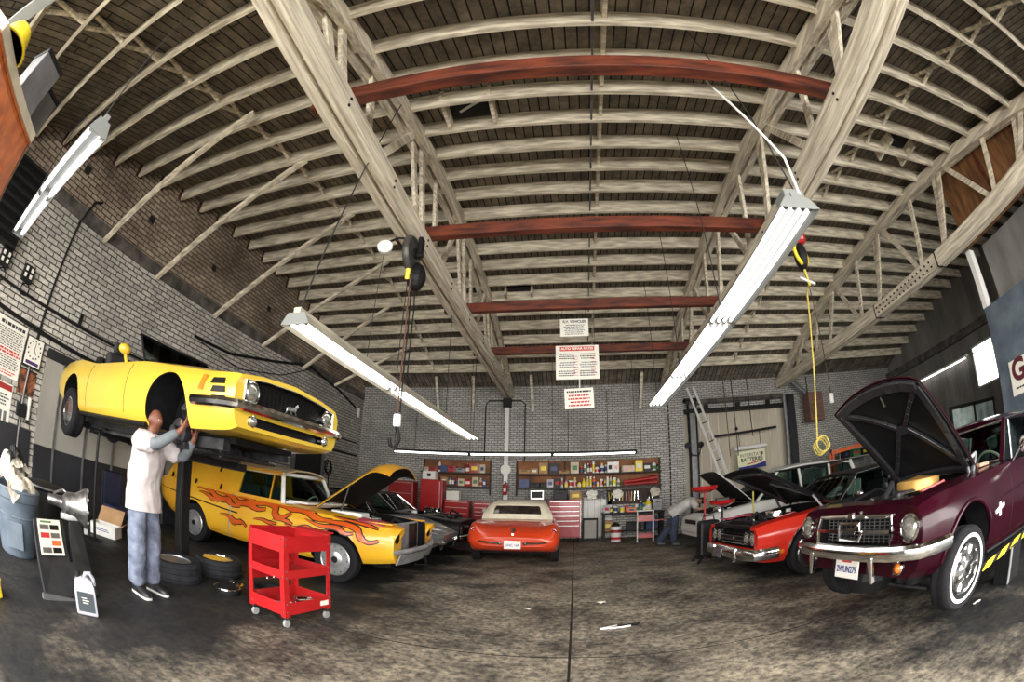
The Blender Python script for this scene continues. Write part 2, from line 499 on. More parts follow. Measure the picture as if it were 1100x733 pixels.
# right wall, its window, header beam
y0, y1, z0, z1 = 8.2, 9.35, 2.82, 4.18
mb = MB()
mb.box((XR + .1, (YF + y0) / 2, 2.3), (.2, y0 - YF, 4.6)).box((XR + .1, (y1 + YB) / 2, 2.3), (.2, YB - y1, 4.6))
mb.box((XR + .1, (y0 + y1) / 2, z0 / 2), (.2, y1 - y0, z0)).box((XR + .1, (y0 + y1) / 2, (z1 + 4.6) / 2), (.2, y1 - y0, 4.6 - z1))
wr = struct(mb.build('wall_right', M_siding))
mb = MB()
y = 2.0
while y < YB:
    if not (y0 - .06 < y < y1 + .06): mb.box((XR - .008, y, 2.3), (.016, .022, 4.5))
    y += .19
mb.build('siding_batten', M_siding, wr)['kind'] = 'stuff'
struct(MB().box((XR - .06, (YB + YF) / 2, 4.72), (.3, YB - YF, .26)).build('trim_2', M_concrete))
struct(MB().sheet([[(XR, y, 4.84 + (max(roof(y), 4.86) - 4.84) * t) for t in (0, .5, 1)] for y in ys], .2, (-1, 0, 0)).build('wall_right_parapet', M_siding))
w = struct(MB().box((XR + .06, (y0 + y1) / 2, (z0 + z1) / 2), (.012, y1 - y0, z1 - z0)).build('window_1', M_glass))
mb = MB()
for (cy, cz, dy, dz) in ((y0 + .03, (z0 + z1) / 2, .06, z1 - z0), (y1 - .03, (z0 + z1) / 2, .06, z1 - z0), ((y0 + y1) / 2, z0 + .03, y1 - y0, .06), ((y0 + y1) / 2, z1 - .03, y1 - y0, .06), ((y0 + y1) / 2, z1 - .2, y1 - y0, .03)):
    mb.box((XR + .05, cy, cz), (.08, dy, dz))
mb.build('window_frame', M_white, w)
# front wall with the wide drive-in opening the photographer stands in
zt = roof(YF)
struct(MB().box((XL + .6, YF - .1, 2.3), (1.5, .2, 4.6)).build('wall_front', M_brickB))
struct(MB().box(((9.0 + XR) / 2, YF - .1, 2.3), (XR - 9.0, .2, 4.6)).build('wall_front_end', M_brickB))
struct(MB().box(((XL + XR) / 2, YF - .1, 4.45), (XR - XL, .2, .5)).build('wall_front_lintel', M_siding))
# office block on the right
ob = struct(MB().box((8.1, 1.75, 1.79), (.2, 6.3, 3.58)).build('wall_office', M_bluewall))
MB().bar((8.08, 4.84, 3.58), (8.08, 4.84, 4.75), .2, .13, (0, 1, 0)).build('office_post', M_white, ob)
MB().bar((8.4, 2.9, 3.58), (8.4, 2.9, 5.2), .05, .05).build('office_red_stud', M_redbeam, ob)
struct(MB().box((8.6, 1.65, 4.2), (.06, 6.1, 1.3)).build('wall_office_loft', M_siding))
mb = MB()
yy = np.linspace(-1.4, 4.75, 14)
mb.sheet([[(7.86, y, 4.72 + (roof(y) - .3 - 4.72) * t) for t in (0, .5, 1)] for y in yy if roof(y) > 5.05], .03, (-1, 0, 0))
po = struct(mb.build('wall_plywood', M_ply))
for y in (.9, 2.15, 3.4): MB().bar((7.84, y, 4.75), (7.84, y, roof(y) - .25), .03, .09, (0, 1, 0)).build('plywood_stud', M_redbeam, po)

# ---------------------------------------------------------------- roof: planks, joists, bridging
ys = np.linspace(YF - .3, YB + .3, 50)
mb = MB().sheet([[(x, y, roof(y)) for x in (XL - .3, XR + .3)] for y in ys], .06, (0, 0, -1))
ce = struct(mb.build('ceiling', M_plank, smooth=40))
LT, RT, RR = -2.14, 3.06, 7.52
HATCH = ((-1.25, 3.95), (-1.3, 10.15), (6.2, 4.3))
for y in JY:
    z = roof(y) - .145
    for a, b2 in ((XL, LT), (LT, RT), (RT, RR), (RR, XR)):
        mb = MB(); off = RND.uniform(-.012, .012)
        mb.box(((a + b2) / 2, y + off, z + RND.uniform(-.01, .005)), (b2 - a - .02, .055, .27))
        mb.build('roof_joist', M_joist, ce)
for bx in (-4.55, .52, 5.3):
    for i in range(len(JY) - 1):
        ya, yb = JY[i] + .03, JY[i + 1] - .03
        za, zb = roof(ya), roof(yb)
        mb = MB()
        if bx == .52:
            mb.bar((bx + .06, ya, za - .1), (bx + .06, yb, zb - .1), .05, .17)
        else:
            mb.bar((bx, ya, za - .2), (bx, yb, zb - .03), .05, .035); mb.bar((bx + .06, ya, za - .03), (bx + .06, yb, zb - .2), .05, .035)
        mb.build('joist_bridging', M_joist, ce)
mb = MB().tube([(.44, y, roof(y) - .25) for y in np.linspace(1.5, 13.8, 24)], .016, 8)
mb.build('roof_conduit', M_steelgrey, ce)
for (hx, hy) in HATCH:
    z = roof(hy)
    mb = MB()
    for sx in (-1, 1): mb.box((hx + sx * .33, hy, z - .13), (.05, .60, .24))
    mb.build('hatch_curb', M_joist, ce)
    MB().box((hx, hy, z - .03), (.6, .56, .04)).build('hatch_cover', M_dark, ce)
MB().bar((-1.42, 4.1, roof(4.1) - .06), (-1.02, 3.86, roof(3.9) - .06), .04, .04).build('hatch_brace', M_white, ce)

# ---------------------------------------------------------------- trusses
def truss(X, label):
    t = thing('roof_truss', label, 'truss', (X, 0, 4.68))
    ya, yb = -1.45, 14.45
    for s in (-1, 1):
        MB().bar((s * .085, ya, .15), (s * .085, yb, .15), .12, .30).build('bottom_chord', M_chord, t, bevel=.008)
    yy = np.linspace(ya, yb, 36)
    for s in (-1, 1):
        MB().loft([[(s * .085 + a * .055, y, roof(y) - 4.68 - .3 + c * .11) for a, c in ((-1, -1), (1, -1), (1, 1), (-1, 1))] for y in yy]).build('top_chord', M_chord, t)
    for y in yy[2:-2:2]: MB().box((0, y, roof(y) - 4.68 - .3), (.055, .16, .16)).build('chord_block', M_chord, t)
    def top(y): return roof(y) - 4.68 - .33
    for yb_ in (-.3, 2.45, 5.2, 7.95, 10.65, 13.0):
        for (a, c, s) in ((yb_, yb_ - .62, .03), (yb_ + .8, yb_ + .35, -.03), (yb_ + .85, yb_ + 1.75, .03), (yb_ - .05, yb_ - .95 if yb_ > 12 else yb_ - .88, -.03)):
            if a < ya or c < ya or a > 14.2 or c > 14.2: continue
            MB().bar((s, a, .18), (s, c, top(c)), .055, .11, (0, 1, 0)).build('web_strut', M_chord, t)
    if X > 7:
        for y in np.arange(5.6, 7.9, .16):
            for z in (.08, .2):
                MB().cyl((-.14, y + (.05 if z > .1 else 0), z), (-.165, y + (.05 if z > .1 else 0), z), .024, n=8).build('chord_bolt', M_black, t)
        for y in (5.4, 8.0): MB().box((0, y, .15), (.31, .03, .33)).build('chord_strap', M_black, t)
    else:
        sx = 1 if X < 0 else -1
        for y in np.arange(1.0, 14, 1.37):
            for dz in (.1, .2):
                MB().cyl((sx * .14, y, dz), (sx * .158, y, dz), .018, n=8).build('chord_bolt', M_black, t)
    return t


truss(LT, 'white timber roof truss over the yellow cars, its bottom chord carrying the disc-wheel hoist')
truss(RT, 'white timber roof truss running above the bright four-tube hanging lamp')
truss(RR, 'white timber roof truss beside the brown plywood panel above the maroon car')
BL = ['closest red-brown timber tie beam, the widest arch high under the roof', 'red-brown timber tie beam next to the disc-wheel hoist', 'red-brown timber tie beam just above the small white vehicles sign', 'farthest thin red-brown tie beam behind the top edge of the rates sign']
for lb, y in zip(BL, (2.48, 5.23, 7.96, 10.65)):
    o = MB().bar((-2.55, y, 5.07), (3.5, y, 5.07), .14, .19).build('tie_beam', M_redbeam, bevel=.01)
    tag(o, lb, 'beam', 'red tie beams between the trusses')

# knee braces from the left wall up to the joists
KL = ['closest white knee brace rising from the left brick wall', 'second white knee brace along the left brick wall', 'third knee brace, just before the hanging lamp end over the yellow car', 'fourth knee brace, short dark-looking strut past the lamp end', 'fifth knee brace on the far stretch of left brick wall', 'farthest knee brace near the back corner of the brick wall']
for k, (lb, y) in enumerate(zip(KL, (2.95, 4.48, 6.4, 8.34, 10.3, 12.2))):
    yt = y - .1
    o = MB().bar((XL + .02, y, 4.55), (-4.15 if k < 4 else -4.9, yt, roof(yt) - .25), .075, .075).build('knee_brace', M_joist)
    tag(o, lb, 'brace', 'knee braces on the brick wall')
# ================================================================= hanging fluorescent lamps
M_refl = mat('white_lamp_reflector', (.20, .21, .20), .5, var=.15, scale=3)
M_tin = mat('beige_lamp_housing', (.52, .48, .38), .5, var=.35, scale=3)
M_pap = mat('white_sign_board', (.80, .78, .70), .6, var=.12, scale=3)
M_ink = mat('black_ink', (.02, .02, .025), .7)
M_inkr = mat('red_ink', (.55, .03, .03), .7)
M_brick_red = mat('red_band', (.62, .05, .04), .6)
M_yel = mat('bright_yellow_plastic', (.80, .62, .03), .4, var=.15)
M_yrope = mat('yellow_rope', (.62, .50, .10), .7, scale=30)
M_rope = mat('brown_rope', (.12, .05, .035), .8, scale=30)
M_red = mat('red_enamel', (.42, .010, .012), .34, var=.18, scale=4, coat=.4)
M_redd = mat('dark_red_enamel', (.34, .018, .018), .4, var=.3, scale=5, coat=.3)
M_orange = mat('orange_enamel', (.78, .16, .05), .4, var=.2)
M_bulb = emit('near_fluorescent_tube', (1, .97, .95), 3)


def trough(t, p0, p1, w, ntube, nseg, tubem, housing):
    """a chain of trough reflectors with bare tubes, along local Y or X, hung from p0 to p1 (local)"""
    p0, p1 = V(p0), V(p1); d = (p1 - p0).normalized(); a = d.cross(V((0, 0, 1))).normalized()
    Ls = (p1 - p0).length / nseg
    for k in range(nseg):
        q0 = p0 + d * (Ls * k + .006); q1 = p0 + d * (Ls * (k + 1) - .006)
        prof = [(-.5, 0), (-.30, .085), (-.12, .10), (-.12, .15), (.12, .15), (.12, .10), (.30, .085), (.5, 0), (.485, -.006), (.29, .070), (-.29, .070), (-.485, -.006)]
        rings = [[q + a * (u * w) + V((0, 0, h)) for u, h in prof] for q in (q0, q1)]
        MB().loft(rings).build('reflector', housing, t)
        for i in range(ntube):
            u = (i - (ntube - 1) / 2) * w * .62 / max(ntube - 1, 1)
            c = a * u + V((0, 0, .035))
            MB().cyl(q0 + c + d * .05, q1 + c - d * .05, .019, n=10).build('tube', tubem, t)
            for q, s in ((q0, 1), (q1, -1)):
                MB().bar(q + c + d * (s * .012), q + c + d * (s * .05), .03, .06).build('lamp_holder', M_white if k else M_refl, t)
    for q in (p0, p1):
        MB().prism([q + a * (u * w) + V((0, 0, h)) for u, h in ((-.5, 0), (-.3, .1), (.3, .1), (.5, 0), (.3, -.008), (-.3, -.008))], d * .006).build('end_plate', M_refl, t)


def hang(t, local_pts, dz):
    for p in local_pts:
        MB().tube([V(p) + V((0, 0, .14)), V(p) + V((0, 0, dz))], .006, 6).build('hanger_wire', M_wire, t)


lampR = thing('hanging_lamp', 'big bright four-tube fluorescent lamp hanging right of the white signs', 'lamp', (1.86, 2.5, 3.37))
trough(lampR, (0, 0, 0), (0, 7.32, 0), .40, 4, 3, M_tube, M_refl)
for y in (.03, 2.4, 4.85, 7.2):
    zr = roof(2.5 + y) - 3.37 - .15
    MB().tube([(.02, y, .14), (-.06 if y > 1 else -.35, y - (.1 if y > 1 else 0.02), zr)], .007, 6).build('hanger_wire', M_wire, lampR)
MB().tube([(.05, .02, .14), (.02, -.02, .5), (-.16, .06, 1.1), (-.3, .2, 1.75), (-.26, .3, 2.3)], .013, 8).build('power_cord', M_white, lampR)
MB().box((0, .12, .15), (.2, .2, .1)).build('ballast_box', M_refl, lampR, bevel=.01)
lampL = thing('hanging_lamp', 'long fluorescent lamp hanging below the disc-wheel hoist', 'lamp', (-2.22, 2.8, 2.66))
trough(lampL, (0, 0, 0), (0, 6.9, 0), .30, 3, 3, M_tube, M_tin)
for y, dx in ((.05, .25), (2.3, .0), (4.6, 0), (6.8, 0)):
    zr = (4.68 if dx == 0 else 5.9) - 2.66
    MB().tube([(0, y, .14), (dx, y + (.5 if dx else 0), zr)], .007, 6).build('hanger_wire', M_wire, lampL)
lampU = thing('hanging_lamp', 'two-tube fluorescent lamp hanging high in front of the left brick wall', 'lamp', (-5.04, .74, 2.95))
trough(lampU, (0, 0, 0), (2.56, -.2, 0), .17, 2, 2, M_bulb, M_refl)
hang(lampU, ((.1, 0, 0), (2.4, -.19, 0)), 2.2)
lampB = thing('strip_lamp', 'long thin fluorescent strip lamp hanging across the back wall above the shelves', 'lamp', (-5.57, 13.0, 2.66))
for k in range(3):
    MB().box((1.233 + 2.463 * k, 0, .05), (2.44, .09, .06)).build('housing', M_black, lampB)
    MB().cyl((.05 + 2.463 * k, 0, -.01), (2.42 + 2.463 * k, 0, -.01), .024, n=10).build('tube', M_tubew, lampB)
    MB().box((2.463 * (k + 1) - .01, 0, .01), (.06, .08, .12)).build('lamp_holder', M_black, lampB)
for x, in ((.03,), (2.47,), (4.93,), (7.36,)):
    MB().tube([(x, 0, .08), (x, 0, roof(13) - 2.66 - .1)], .007, 6).build('hanger_wire', M_wire, lampB)
lampW = thing('wall_lamp', 'fluorescent strip lamp high on the dark grey side wall beside the window', 'lamp', (XR - .2, 9.5, 3.92))
MB().box((.04, 1.62, .06), (.12, 3.3, .06)).build('housing', M_white, lampW)
MB().cyl((0, .05, 0), (0, 3.2, 0), .024, n=10).build('tube', M_tubew, lampW)
for y in (.02, 3.23): MB().box((0, y, .0), (.06, .05, .1)).build('lamp_holder', M_white, lampW)
MB().box((.12, 1.6, .06), (.14, .1, .05)).build('wall_bracket', M_black, lampW)

# ================================================================= signs hung from the third tie beam
def sign(px, label, y=8.0, tilt=0., name='hanging_sign', hang_to=4.98):
    p = [at(a, b, y=y) for a, b in px]
    c = (p[0] + p[1] + p[2] + p[3]) / 4
    w = ((p[1] - p[0]).length + (p[2] - p[3]).length) / 2; h = ((p[3] - p[0]).length + (p[2] - p[1]).length) / 2
    t = thing(name, label, 'sign', c, (0, tilt, 0))
    MB().box((0, .006, 0), (w, .012, h)).build('sign_board', M_pap, t)
    for s in (-.42, .42):
        MB().tube([(s * w, .006, h / 2), (s * w, .006, hang_to - c.z)], .004, 5).build('hanger_wire', M_wire, t)
    return t, w, h


def lines(t, x0, x1, z0, z1, n, m, th=.4, ragged=.25, y=-.002, name='print_line', words=True):
    """rows of unreadable small print: short strokes, one part"""
    mb = MB(); dz = (z1 - z0) / n
    for i in range(n):
        z = z0 + dz * (i + .5); x = x0 + RND.uniform(0, ragged) * (x1 - x0) * .5; e = x1 - RND.uniform(0, ragged) * (x1 - x0) * .5
        while x < e:
            l = min(RND.uniform(.03, .1) * (x1 - x0) * 1.4, e - x)
            mb.box((x + l / 2, y, z), (l, .003, abs(dz) * th)); x += l + (x1 - x0) * .025
    o = mb.build(name, m, t); o['kind'] = 'stuff'
    return o


ROTS = (R(90), 0, 0)
t, w, h = sign(((601.5, 343.5), (632, 342), (632, 361), (602, 362)), 'smallest white sign, topmost of the three hung in the middle')
text('R.V. VEHICLES', .072, M_ink, t, (0, -.003, h * .34), ROTS, bold=.002); lines(t, -.4 * w, .4 * w, h * .2, -h * .42, 6, M_ink, .35)
t, w, h = sign(((597, 372), (643, 370.5), (644, 407), (597, 408)), 'middle hanging sign with a red AUTO REPAIR RATES heading', 8.06)
z2 = t.location.z - h / 2
MB().box((0, -.003, h * .40), (w * .8, .004, h * .13)).build('heading_band', M_brick_red, t, bevel=.002)
text('AUTO REPAIR RATES', .066, M_pap, t, (0, -.008, h * .40), ROTS, bold=.002)
for k in range(3):
    for s in (-1, 1):
        lines(t, s * w * .24 - w * .2, s * w * .24 + w * .2, h * (.27 - .25 * k), h * (.08 - .25 * k), 3, M_ink if k != 1 else M_steelgrey, .45)
lines(t, w * .3, w * .43, h * .28, -h * .42, 9, M_inkr, .2); lines(t, -w * .1, w * .02, h * .28, -h * .42, 9, M_inkr, .2)
MB().tube([(.03, .01, -h / 2), (.03, .01, -h / 2 - .2)], .012, 6).build('hanger_tube', M_white, t)
t, w, h = sign(((606, 418), (637, 416.5), (638.5, 438), (607, 440)), 'lowest hanging sign with five lines of red lettering', y=8.06, tilt=R(-2), hang_to=z2)
lines(t, -.42 * w, .42 * w, h * .42, h * .25, 1, M_ink, .5, .02); lines(t, -.4 * w, .4 * w, h * .22, -h * .42, 4, M_inkr, .5, .25)

# ================================================================= hoists
hz = at(442, 273, z=4.36); H0 = V((hz.x, hz.y, 4.66))
t = thing('chain_hoist', 'chain hoist with a big grey disc wheel hanging from the timber truss', 'hoist', H0)
dz = hz.z - H0.z
M_disc = mat('grey_worn_steel', (.13, .125, .115), .5, metal=.5, var=.6, scale=8)
MB().lathe([(.03, -.05), (.23, -.045), (.25, -.02), (.25, .02), (.23, .045), (.03, .05)], (0, 0, dz), (1, 0, 0), 28).build('disc_wheel', M_disc, t, smooth=40)
MB().lathe([(.0, -.07), (.07, -.07), (.07, .07), (.0, .07)], (0, 0, dz), (1, 0, 0), 16).build('wheel_hub', M_black, t, smooth=40)
MB().box((.09, .08, dz + .14), (.06, .12, .28)).build('trolley', M_black, t, bevel=.015)
MB().cyl((-.06, .05, dz), (.14, .05, dz), .04).build('trolley_axle', M_black, t)
MB().ball((.06, .12, dz - .28), (.13, .14, .2)).build('gear_case', M_black, t)
MB().cyl((-.02, .02, dz - .36), (.0, -.03, dz - .22), .035).build('yellow_guard', M_yel, t)
MB().lathe([(.02, -.02), (.1, -.02), (.1, .02), (.02, .02)], (-.30, -.2, dz + .02), (.3, -1, .1), 20).build('pulley', M_white, t, smooth=40)
MB().tube([(-.30, -.2, dz + .08), (-.2, -.05, dz + .24), (.0, .03, dz + .26)], .016, 6).build('pulley_arm', M_black, t)
for (dx, dy, zl) in ((.05, 0, -2.1), (.06, .05, -2.05), (.09, .1, -1.5), (.07, .15, -1.55)):
    MB().tube([(dx * .5, dy, dz - .15), (dx, dy, dz + zl * .5), (dx, dy, dz + zl)], .009, 6).build('chain_fall', M_rope if dx < .055 else M_black, t)
MB().tube([(-.30, -.2, dz - .08), (-.34, -.16, dz - 1.6)], .004, 5).build('cord', M_wire, t)
hk = V((.05, 0, dz - 2.1))
MB().box(hk + V((0, 0, -.05)), (.09, .06, .15)).build('hook_block', M_white, t, bevel=.02)
MB().tube([hk + V((0, 0, -.12)), hk + V((.04, 0, -.26)), hk + V((.0, 0, -.38)), hk + V((-.07, 0, -.33)), hk + V((-.08, 0, -.26))], .022, 8).build('hook', M_black, t)

hz = at(860, 275, x=3.2)
t = thing('chain_hoist', 'black and yellow hoist with a red ball hanging beside the four-tube lamp', 'hoist', (3.2, hz.y, 4.66))
dz = hz.z - 4.66
MB().ball((0, 0, dz), (.09, .13, .22)).build('hoist_body', M_black, t)
MB().torus((.0, -.02, dz + .02), (.6, -1, 0), .17, .028, 24, 8).build('yellow_band', M_yel, t)
MB().ball((.03, -.04, at(864, 245, x=3.2).z - 4.66), .11).build('red_ball', M_red, t)
MB().tube([(.0, .0, dz + .2), (0, 0, .1)], .02, 6).build('hanger_rod', M_black, t)
MB().tube([(0, 0, dz - .2), (.02, 0, dz - .45)], .02, 6).build('chain_fall', M_yrope, t)
MB().box((.0, 0, dz - .38), (.25, .03, .03), MX.Rotation(R(20), 3, 'Y')).build('handle_bar', M_white, t)
hb = MB(); 
hose = thing('air_hose', 'yellow air hose hanging from the hoist and coiled at its end', 'hose', (3.22, hz.y, hz.z - .4))
o0 = V((3.22, hz.y, hz.z - .4))
pts = [at(867, 315, x=3.25), at(872, 370, x=3.4), at(876, 430, x=3.5), at(878, 478, x=3.55)]
pts = [o0] + pts
c = pts[-1]
MB().tube([p - o0 for p in pts], .013, 8).build('hose_drop', M_yrope, hose)
mb = MB()
for k in range(3):
    mb.tube([c - o0 + V((.12 * math.cos(a) + .08, .05 * k - .05 + .02 * math.sin(3 * a), .11 * math.sin(a) - .02 * k)) for a in np.linspace(0, 2 * PI, 20, endpoint=False)], .012, 6, True)
mb.build('hose_coil', M_yrope, hose)
a, b = at(885, 380, y=9.4), at(893, 428, y=9.4)
t = thing('hoist_rope', 'thin rope ending in a white hook block above the far bay', 'rope', a)
top = V((a.x, 9.4, roof(9.4) - .08))
MB().tube([top - a, V((0, 0, 0)), (b - a) + V((0, 0, .1))], .012, 6).build('rope', M_rope, t)
MB().box((b - a), (.12, .09, .26)).build('hook_block', M_white, t, bevel=.03)

# ================================================================= left wall: panel door, posters, clock, boxes, conduits
dm = MB()
d3 = struct(MB().box((XL + .03, 5.6, 1.62), (.06, 6.2, 1.36)).build('door_1', M_panelgrey)); d3['label'] = 'wide pale panel door with a dark lower half behind the lifted car'
MB().box((XL + .035, 5.6, .47), (.07, 6.2, .94)).build('door_dado', M_dado, d3)
MB().box((XL + .03, 5.6, 2.37), (.08, 6.2, .16)).build('door_header', M_dado, d3)
for k in range(9): MB().box((XL + .075, 2.9 + .68 * k, 1.15), (.03, .035, 2.3)).build('door_rib', M_steelgrey, d3)
struct(MB().box((XL + .02, .4, .55), (.04, 4.0, 1.1)).build('baseboard_left', M_dado))
WR = (R(90), 0, R(90))


def wall_sheet(name, label, y0, y1, z0, z1, cat='poster', m=None, th=.012):
    t = thing(name, label, cat, (XL + .001, (y0 + y1) / 2, (z0 + z1) / 2), (0, 0, R(90)))
    MB().box((0, -th / 2, 0), (y1 - y0, th, z1 - z0)).build('sheet', m or M_pap, t)
    return t, y1 - y0, z1 - z0


t, w, h = wall_sheet('wall_poster', 'large cream poster of dense print beside the square clock', 1.3, 1.98, 1.74, 2.56)
lines(t, -.45 * w, .45 * w, h * .46, h * .36, 1, M_ink, .6, .3, -.014); lines(t, -.45 * w, .45 * w, h * .34, 0, 9, M_ink, .45, .15, -.014)
lines(t, -.45 * w, .45 * w, -h * .01, -h * .12, 2, M_inkr, .7, .1, -.014); lines(t, -.45 * w, .45 * w, -h * .13, -h * .36, 6, M_ink, .45, .2, -.014); lines(t, -.45 * w, .45 * w, -h * .38, -h * .47, 2, M_inkr, .5, .3, -.014)
t, w, h = wall_sheet('wall_poster', 'cream poster with a dark red heading below the large one', 1.42, 1.92, 1.04, 1.66)
MB().box((0, -.014, h * .40), (w * .94, .004, h * .14)).build('heading_band', M_redd, t)
lines(t, -.4 * w, .4 * w, h * .25, -h * .05, 4, M_ink, .5, .5, -.014)
for k in range(4): MB().box(((-.3 + .2 * k) * w, -.014, -h * .28), (w * .13, .004, h * .24)).build('picture', M_steelgrey, t)
t = thing('wall_clock', 'square white clock with black bars and a dark strip on the brick wall', 'clock', (XL + .02, 2.19, 2.26), (0, 0, R(90)))
MB().box((0, -.02, 0), (.40, .06, .46)).build('case', M_black, t, bevel=.01)
MB().box((0, -.052, 0), (.35, .008, .42)).build('face', M_pap, t)
for k in range(12):
    a = k * PI / 6
    MB().box((.135 * math.sin(a), -.058, .04 + .135 * math.cos(a)), (.026, .004, .026)).build('hour_mark', M_ink, t)
MB().bar((0, -.06, .04), (.05, -.06, -.03), .008, .012).build('hour_hand', M_ink, t); MB().bar((0, -.062, .04), (.01, -.062, .15), .006, .01).build('minute_hand', M_ink, t)
MB().box((0, -.058, -.165), (.28, .004, .05)).build('name_strip', mat('purple_ink', (.06, .02, .16), .6), t)
M_brownpic = mat('brown_picture_print', (.30, .09, .03), .6, scale=9, col2=(.02, .012, .01), contrast=.2)
t, w, h = wall_sheet('wall_picture', 'dark brown picture hanging under the square clock', 2.0, 2.36, 1.6, 1.98, 'picture', M_brownpic)
MB().box((0, -.01, h / 2), (w + .03, .02, .02)).build('frame', M_black, t)
t = thing('wall_tube', 'pale upright tube fixed on the brick wall under the brown picture', 'tube', (XL + .04, 2.3, 1.42))
MB().cyl((0, 0, -.17), (0, 0, .17), .035).build('tube', M_pap, t); MB().cyl((0, 0, -.23), (0, 0, -.17), .037).build('cap', M_black, t)
t = thing('switch_box', 'small black switch box with a conduit on the brick wall near the door', 'box', (XL + .05, 2.14, 1.36))
MB().box((0, 0, 0), (.1, .2, .2)).build('box', M_black, t, bevel=.01); MB().tube([(0, 0, .1), (.0, .04, 1.0)], .02, 8).build('conduit', M_steelgrey, t); MB().tube([(0, 0, -.1), (0, -.02, -1.0)], .018, 8).build('conduit', M_steelgrey, t)
def pipe(name, label, pts, r=.02, m=None, cat='pipe'):
    o = MB().tube([V((XL + r + .002, *p)) if len(p) == 2 else V(p) for p in pts], r, 8).build(name, m or M_black)
    return tag(o, label, cat)
pipe('wall_conduit', 'black conduit arching over the concrete band high on the brick wall', [(2.12, 1.1), (2.2, 2.3), (2.26, 4.3), (2.27, 4.55), (XL + .06, 2.3, 4.72), (XL + .06, 2.4, 5.02), (XL + .05, 2.55, 5.1)], .022)
pipe('wall_conduit', 'upper of two long dark pipes along the left brick wall', [(-.5, 3.08), (1.5, 3.02), (4.3, 2.98), (8, 2.98), (14.2, 2.96)], .025)
pipe('wall_conduit', 'lower long dark pipe along the left brick wall over the posters', [(-.5, 2.72), (1.3, 2.66), (3.3, 2.56), (8.5, 2.56), (14.2, 2.5)], .035)
t = thing('pipe_bracket', 'short black bracket standing on the upper wall pipe', 'bracket', (XL + .03, 3.02, 3.1))
MB().box((0, 0, 0), (.05, .06, .22)).build('plate', M_black, t)
for k, (y, lb) in enumerate(((1.05, 'switch panel with loops of cable at the edge of the brick wall'), (1.62, 'white and black switch panel with a cable loop above the posters'))):
    t = thing('electrical_panel', lb, 'electrical panel', (XL + .05, y, 3.28))
    MB().box((0, 0, .02), (.1, .24, .26)).build('panel_board', M_black, t, bevel=.01)
    for i in range(2):
        for j in range(2): MB().box((.06, -.06 + .12 * i, -.02 + .1 * j), (.04, .05, .06)).build('socket', M_pap, t)
    MB().torus((.04, .03, -.22), (1, 0, 0), .09, .012).build('cable_loop', M_black, t)
    MB().tube([(.04, -.05, -.1), (.05, -.06, -.22), (.05, -.02, -.33)], .012, 6).build('cable', M_black, t)
pipe('wall_cable', 'bundle of drooping black cables on the brick wall above the lifted car', [(5.95, 3.93), (6.25, 3.93), (7.2, 3.96), (9.0, 4.35), (10.6, 4.75), (12.5, 4.5), (13.8, 4.2)], .035, cat='cable')
pipe('wall_cable', 'thin black cable drooping under the cable bundle on the brick wall', [(6.2, 3.88), (7.6, 3.72), (9.4, 4.1), (10.8, 4.7)], .014, cat='cable')
pipe('wall_conduit', 'bent pipe on the brick wall near the back corner', [(10.2, 3.3), (11.9, 3.32), (12.0, 3.2), (12.0, 2.0)], .025)


# far doorway on the left wall
d = struct(MB().box((XL + .02, 11.1, 1.15), (.05, 1.5, 2.3)).build('door_4', M_dark)); d['label'] = 'dark doorway in the left brick wall near the back corner'
MB().box((XL + .04, 10.3, 1.15), (.1, .12, 2.3)).build('door_jamb', M_steelgrey, d); MB().box((XL + .04, 11.9, 1.15), (.1, .12, 2.3)).build('door_jamb', M_steelgrey, d)
MB().box((XL + .04, 11.1, 2.35), (.1, 1.8, .14)).build('door_lintel', M_joist, d)
t = thing('cable_coil', 'coil of black hose hanging on the brick wall by the far doorway', 'hose', (XL + .03, 12.25, 1.95))
for k in range(3): MB().torus((.02 * k, .03 * k, -.03 * k), (1, .1 * k, 0), .2 + .02 * k, .018).build('loop', M_black, t)
MB().tube([(0, .1, -.2), (0, .13, -1.2)], .02, 6).build('tail', M_black, t)
t = thing('alarm_device', 'narrow white device hanging high near the back corner of the brick wall', 'device', (XL + .037, 14.1, 4.05))
MB().box((0, 0, 0), (.07, .1, .34)).build('body', M_pap, t, bevel=.01); MB().cyl((0, 0, .17), (0, 0, .24), .012).build('hook', M_black, t)

# ================================================================= back wall: pipes, columns, ladder
t = thing('post', 'white square post on the back brick wall under the truss end', 'post', (-2.2, YB - .125, 0))
MB().box((0, 0, 2.2), (.14, .14, 4.4)).build('shaft', M_white, t); MB().box((0, -.02, 4.5), (.26, .26, .3)).build('bearing_plate', M_black, t)
pipe('roof_drain', 'thin dark pipe looping around the top of the white post', [(-2.95, YB - .03, 2.5), (-2.95, YB - .03, 4.45), (-2.85, YB - .03, 4.62), (-1.75, YB - .03, 4.62), (-1.62, YB - .03, 4.5), (-1.62, YB - .03, 2.5)], .02)
for i, (x, lb) in enumerate(((-5.4, 'wire down the back wall left of the strip lamp'), (-.2, 'wire down the back wall beside the white post'), (1.1, 'wire down the back wall under the lowest sign'), (2.2, 'wire down the back wall near the ladder end'))):
    pipe('wall_wire', 'thin dark ' + lb, [(x, YB - .02, 2.8), (x, YB - .02, 4.9)], .01, cat='wire')
CLB = ['farthest-left short white strut under the last joists of the back wall', 'short white strut on the back wall left of the white post', 'short white strut on the back wall right of the white post', 'short white strut on the back wall behind the lamp end']
for x, lb in zip((-4.6, -3.35, -1.35, 2.2), CLB):
    o = MB().bar((x, YB - .06, 4.25), (x + (.12 if x < -3 else 0), YB - .9, 5.25), .09, .05).build('roof_strut', M_joist); tag(o, lb, 'strut', 'struts at the back wall')
t = thing('steel_column', 'dark riveted steel column beside the ladder at the bay edge', 'column', (3.98, YB - .1, 0))
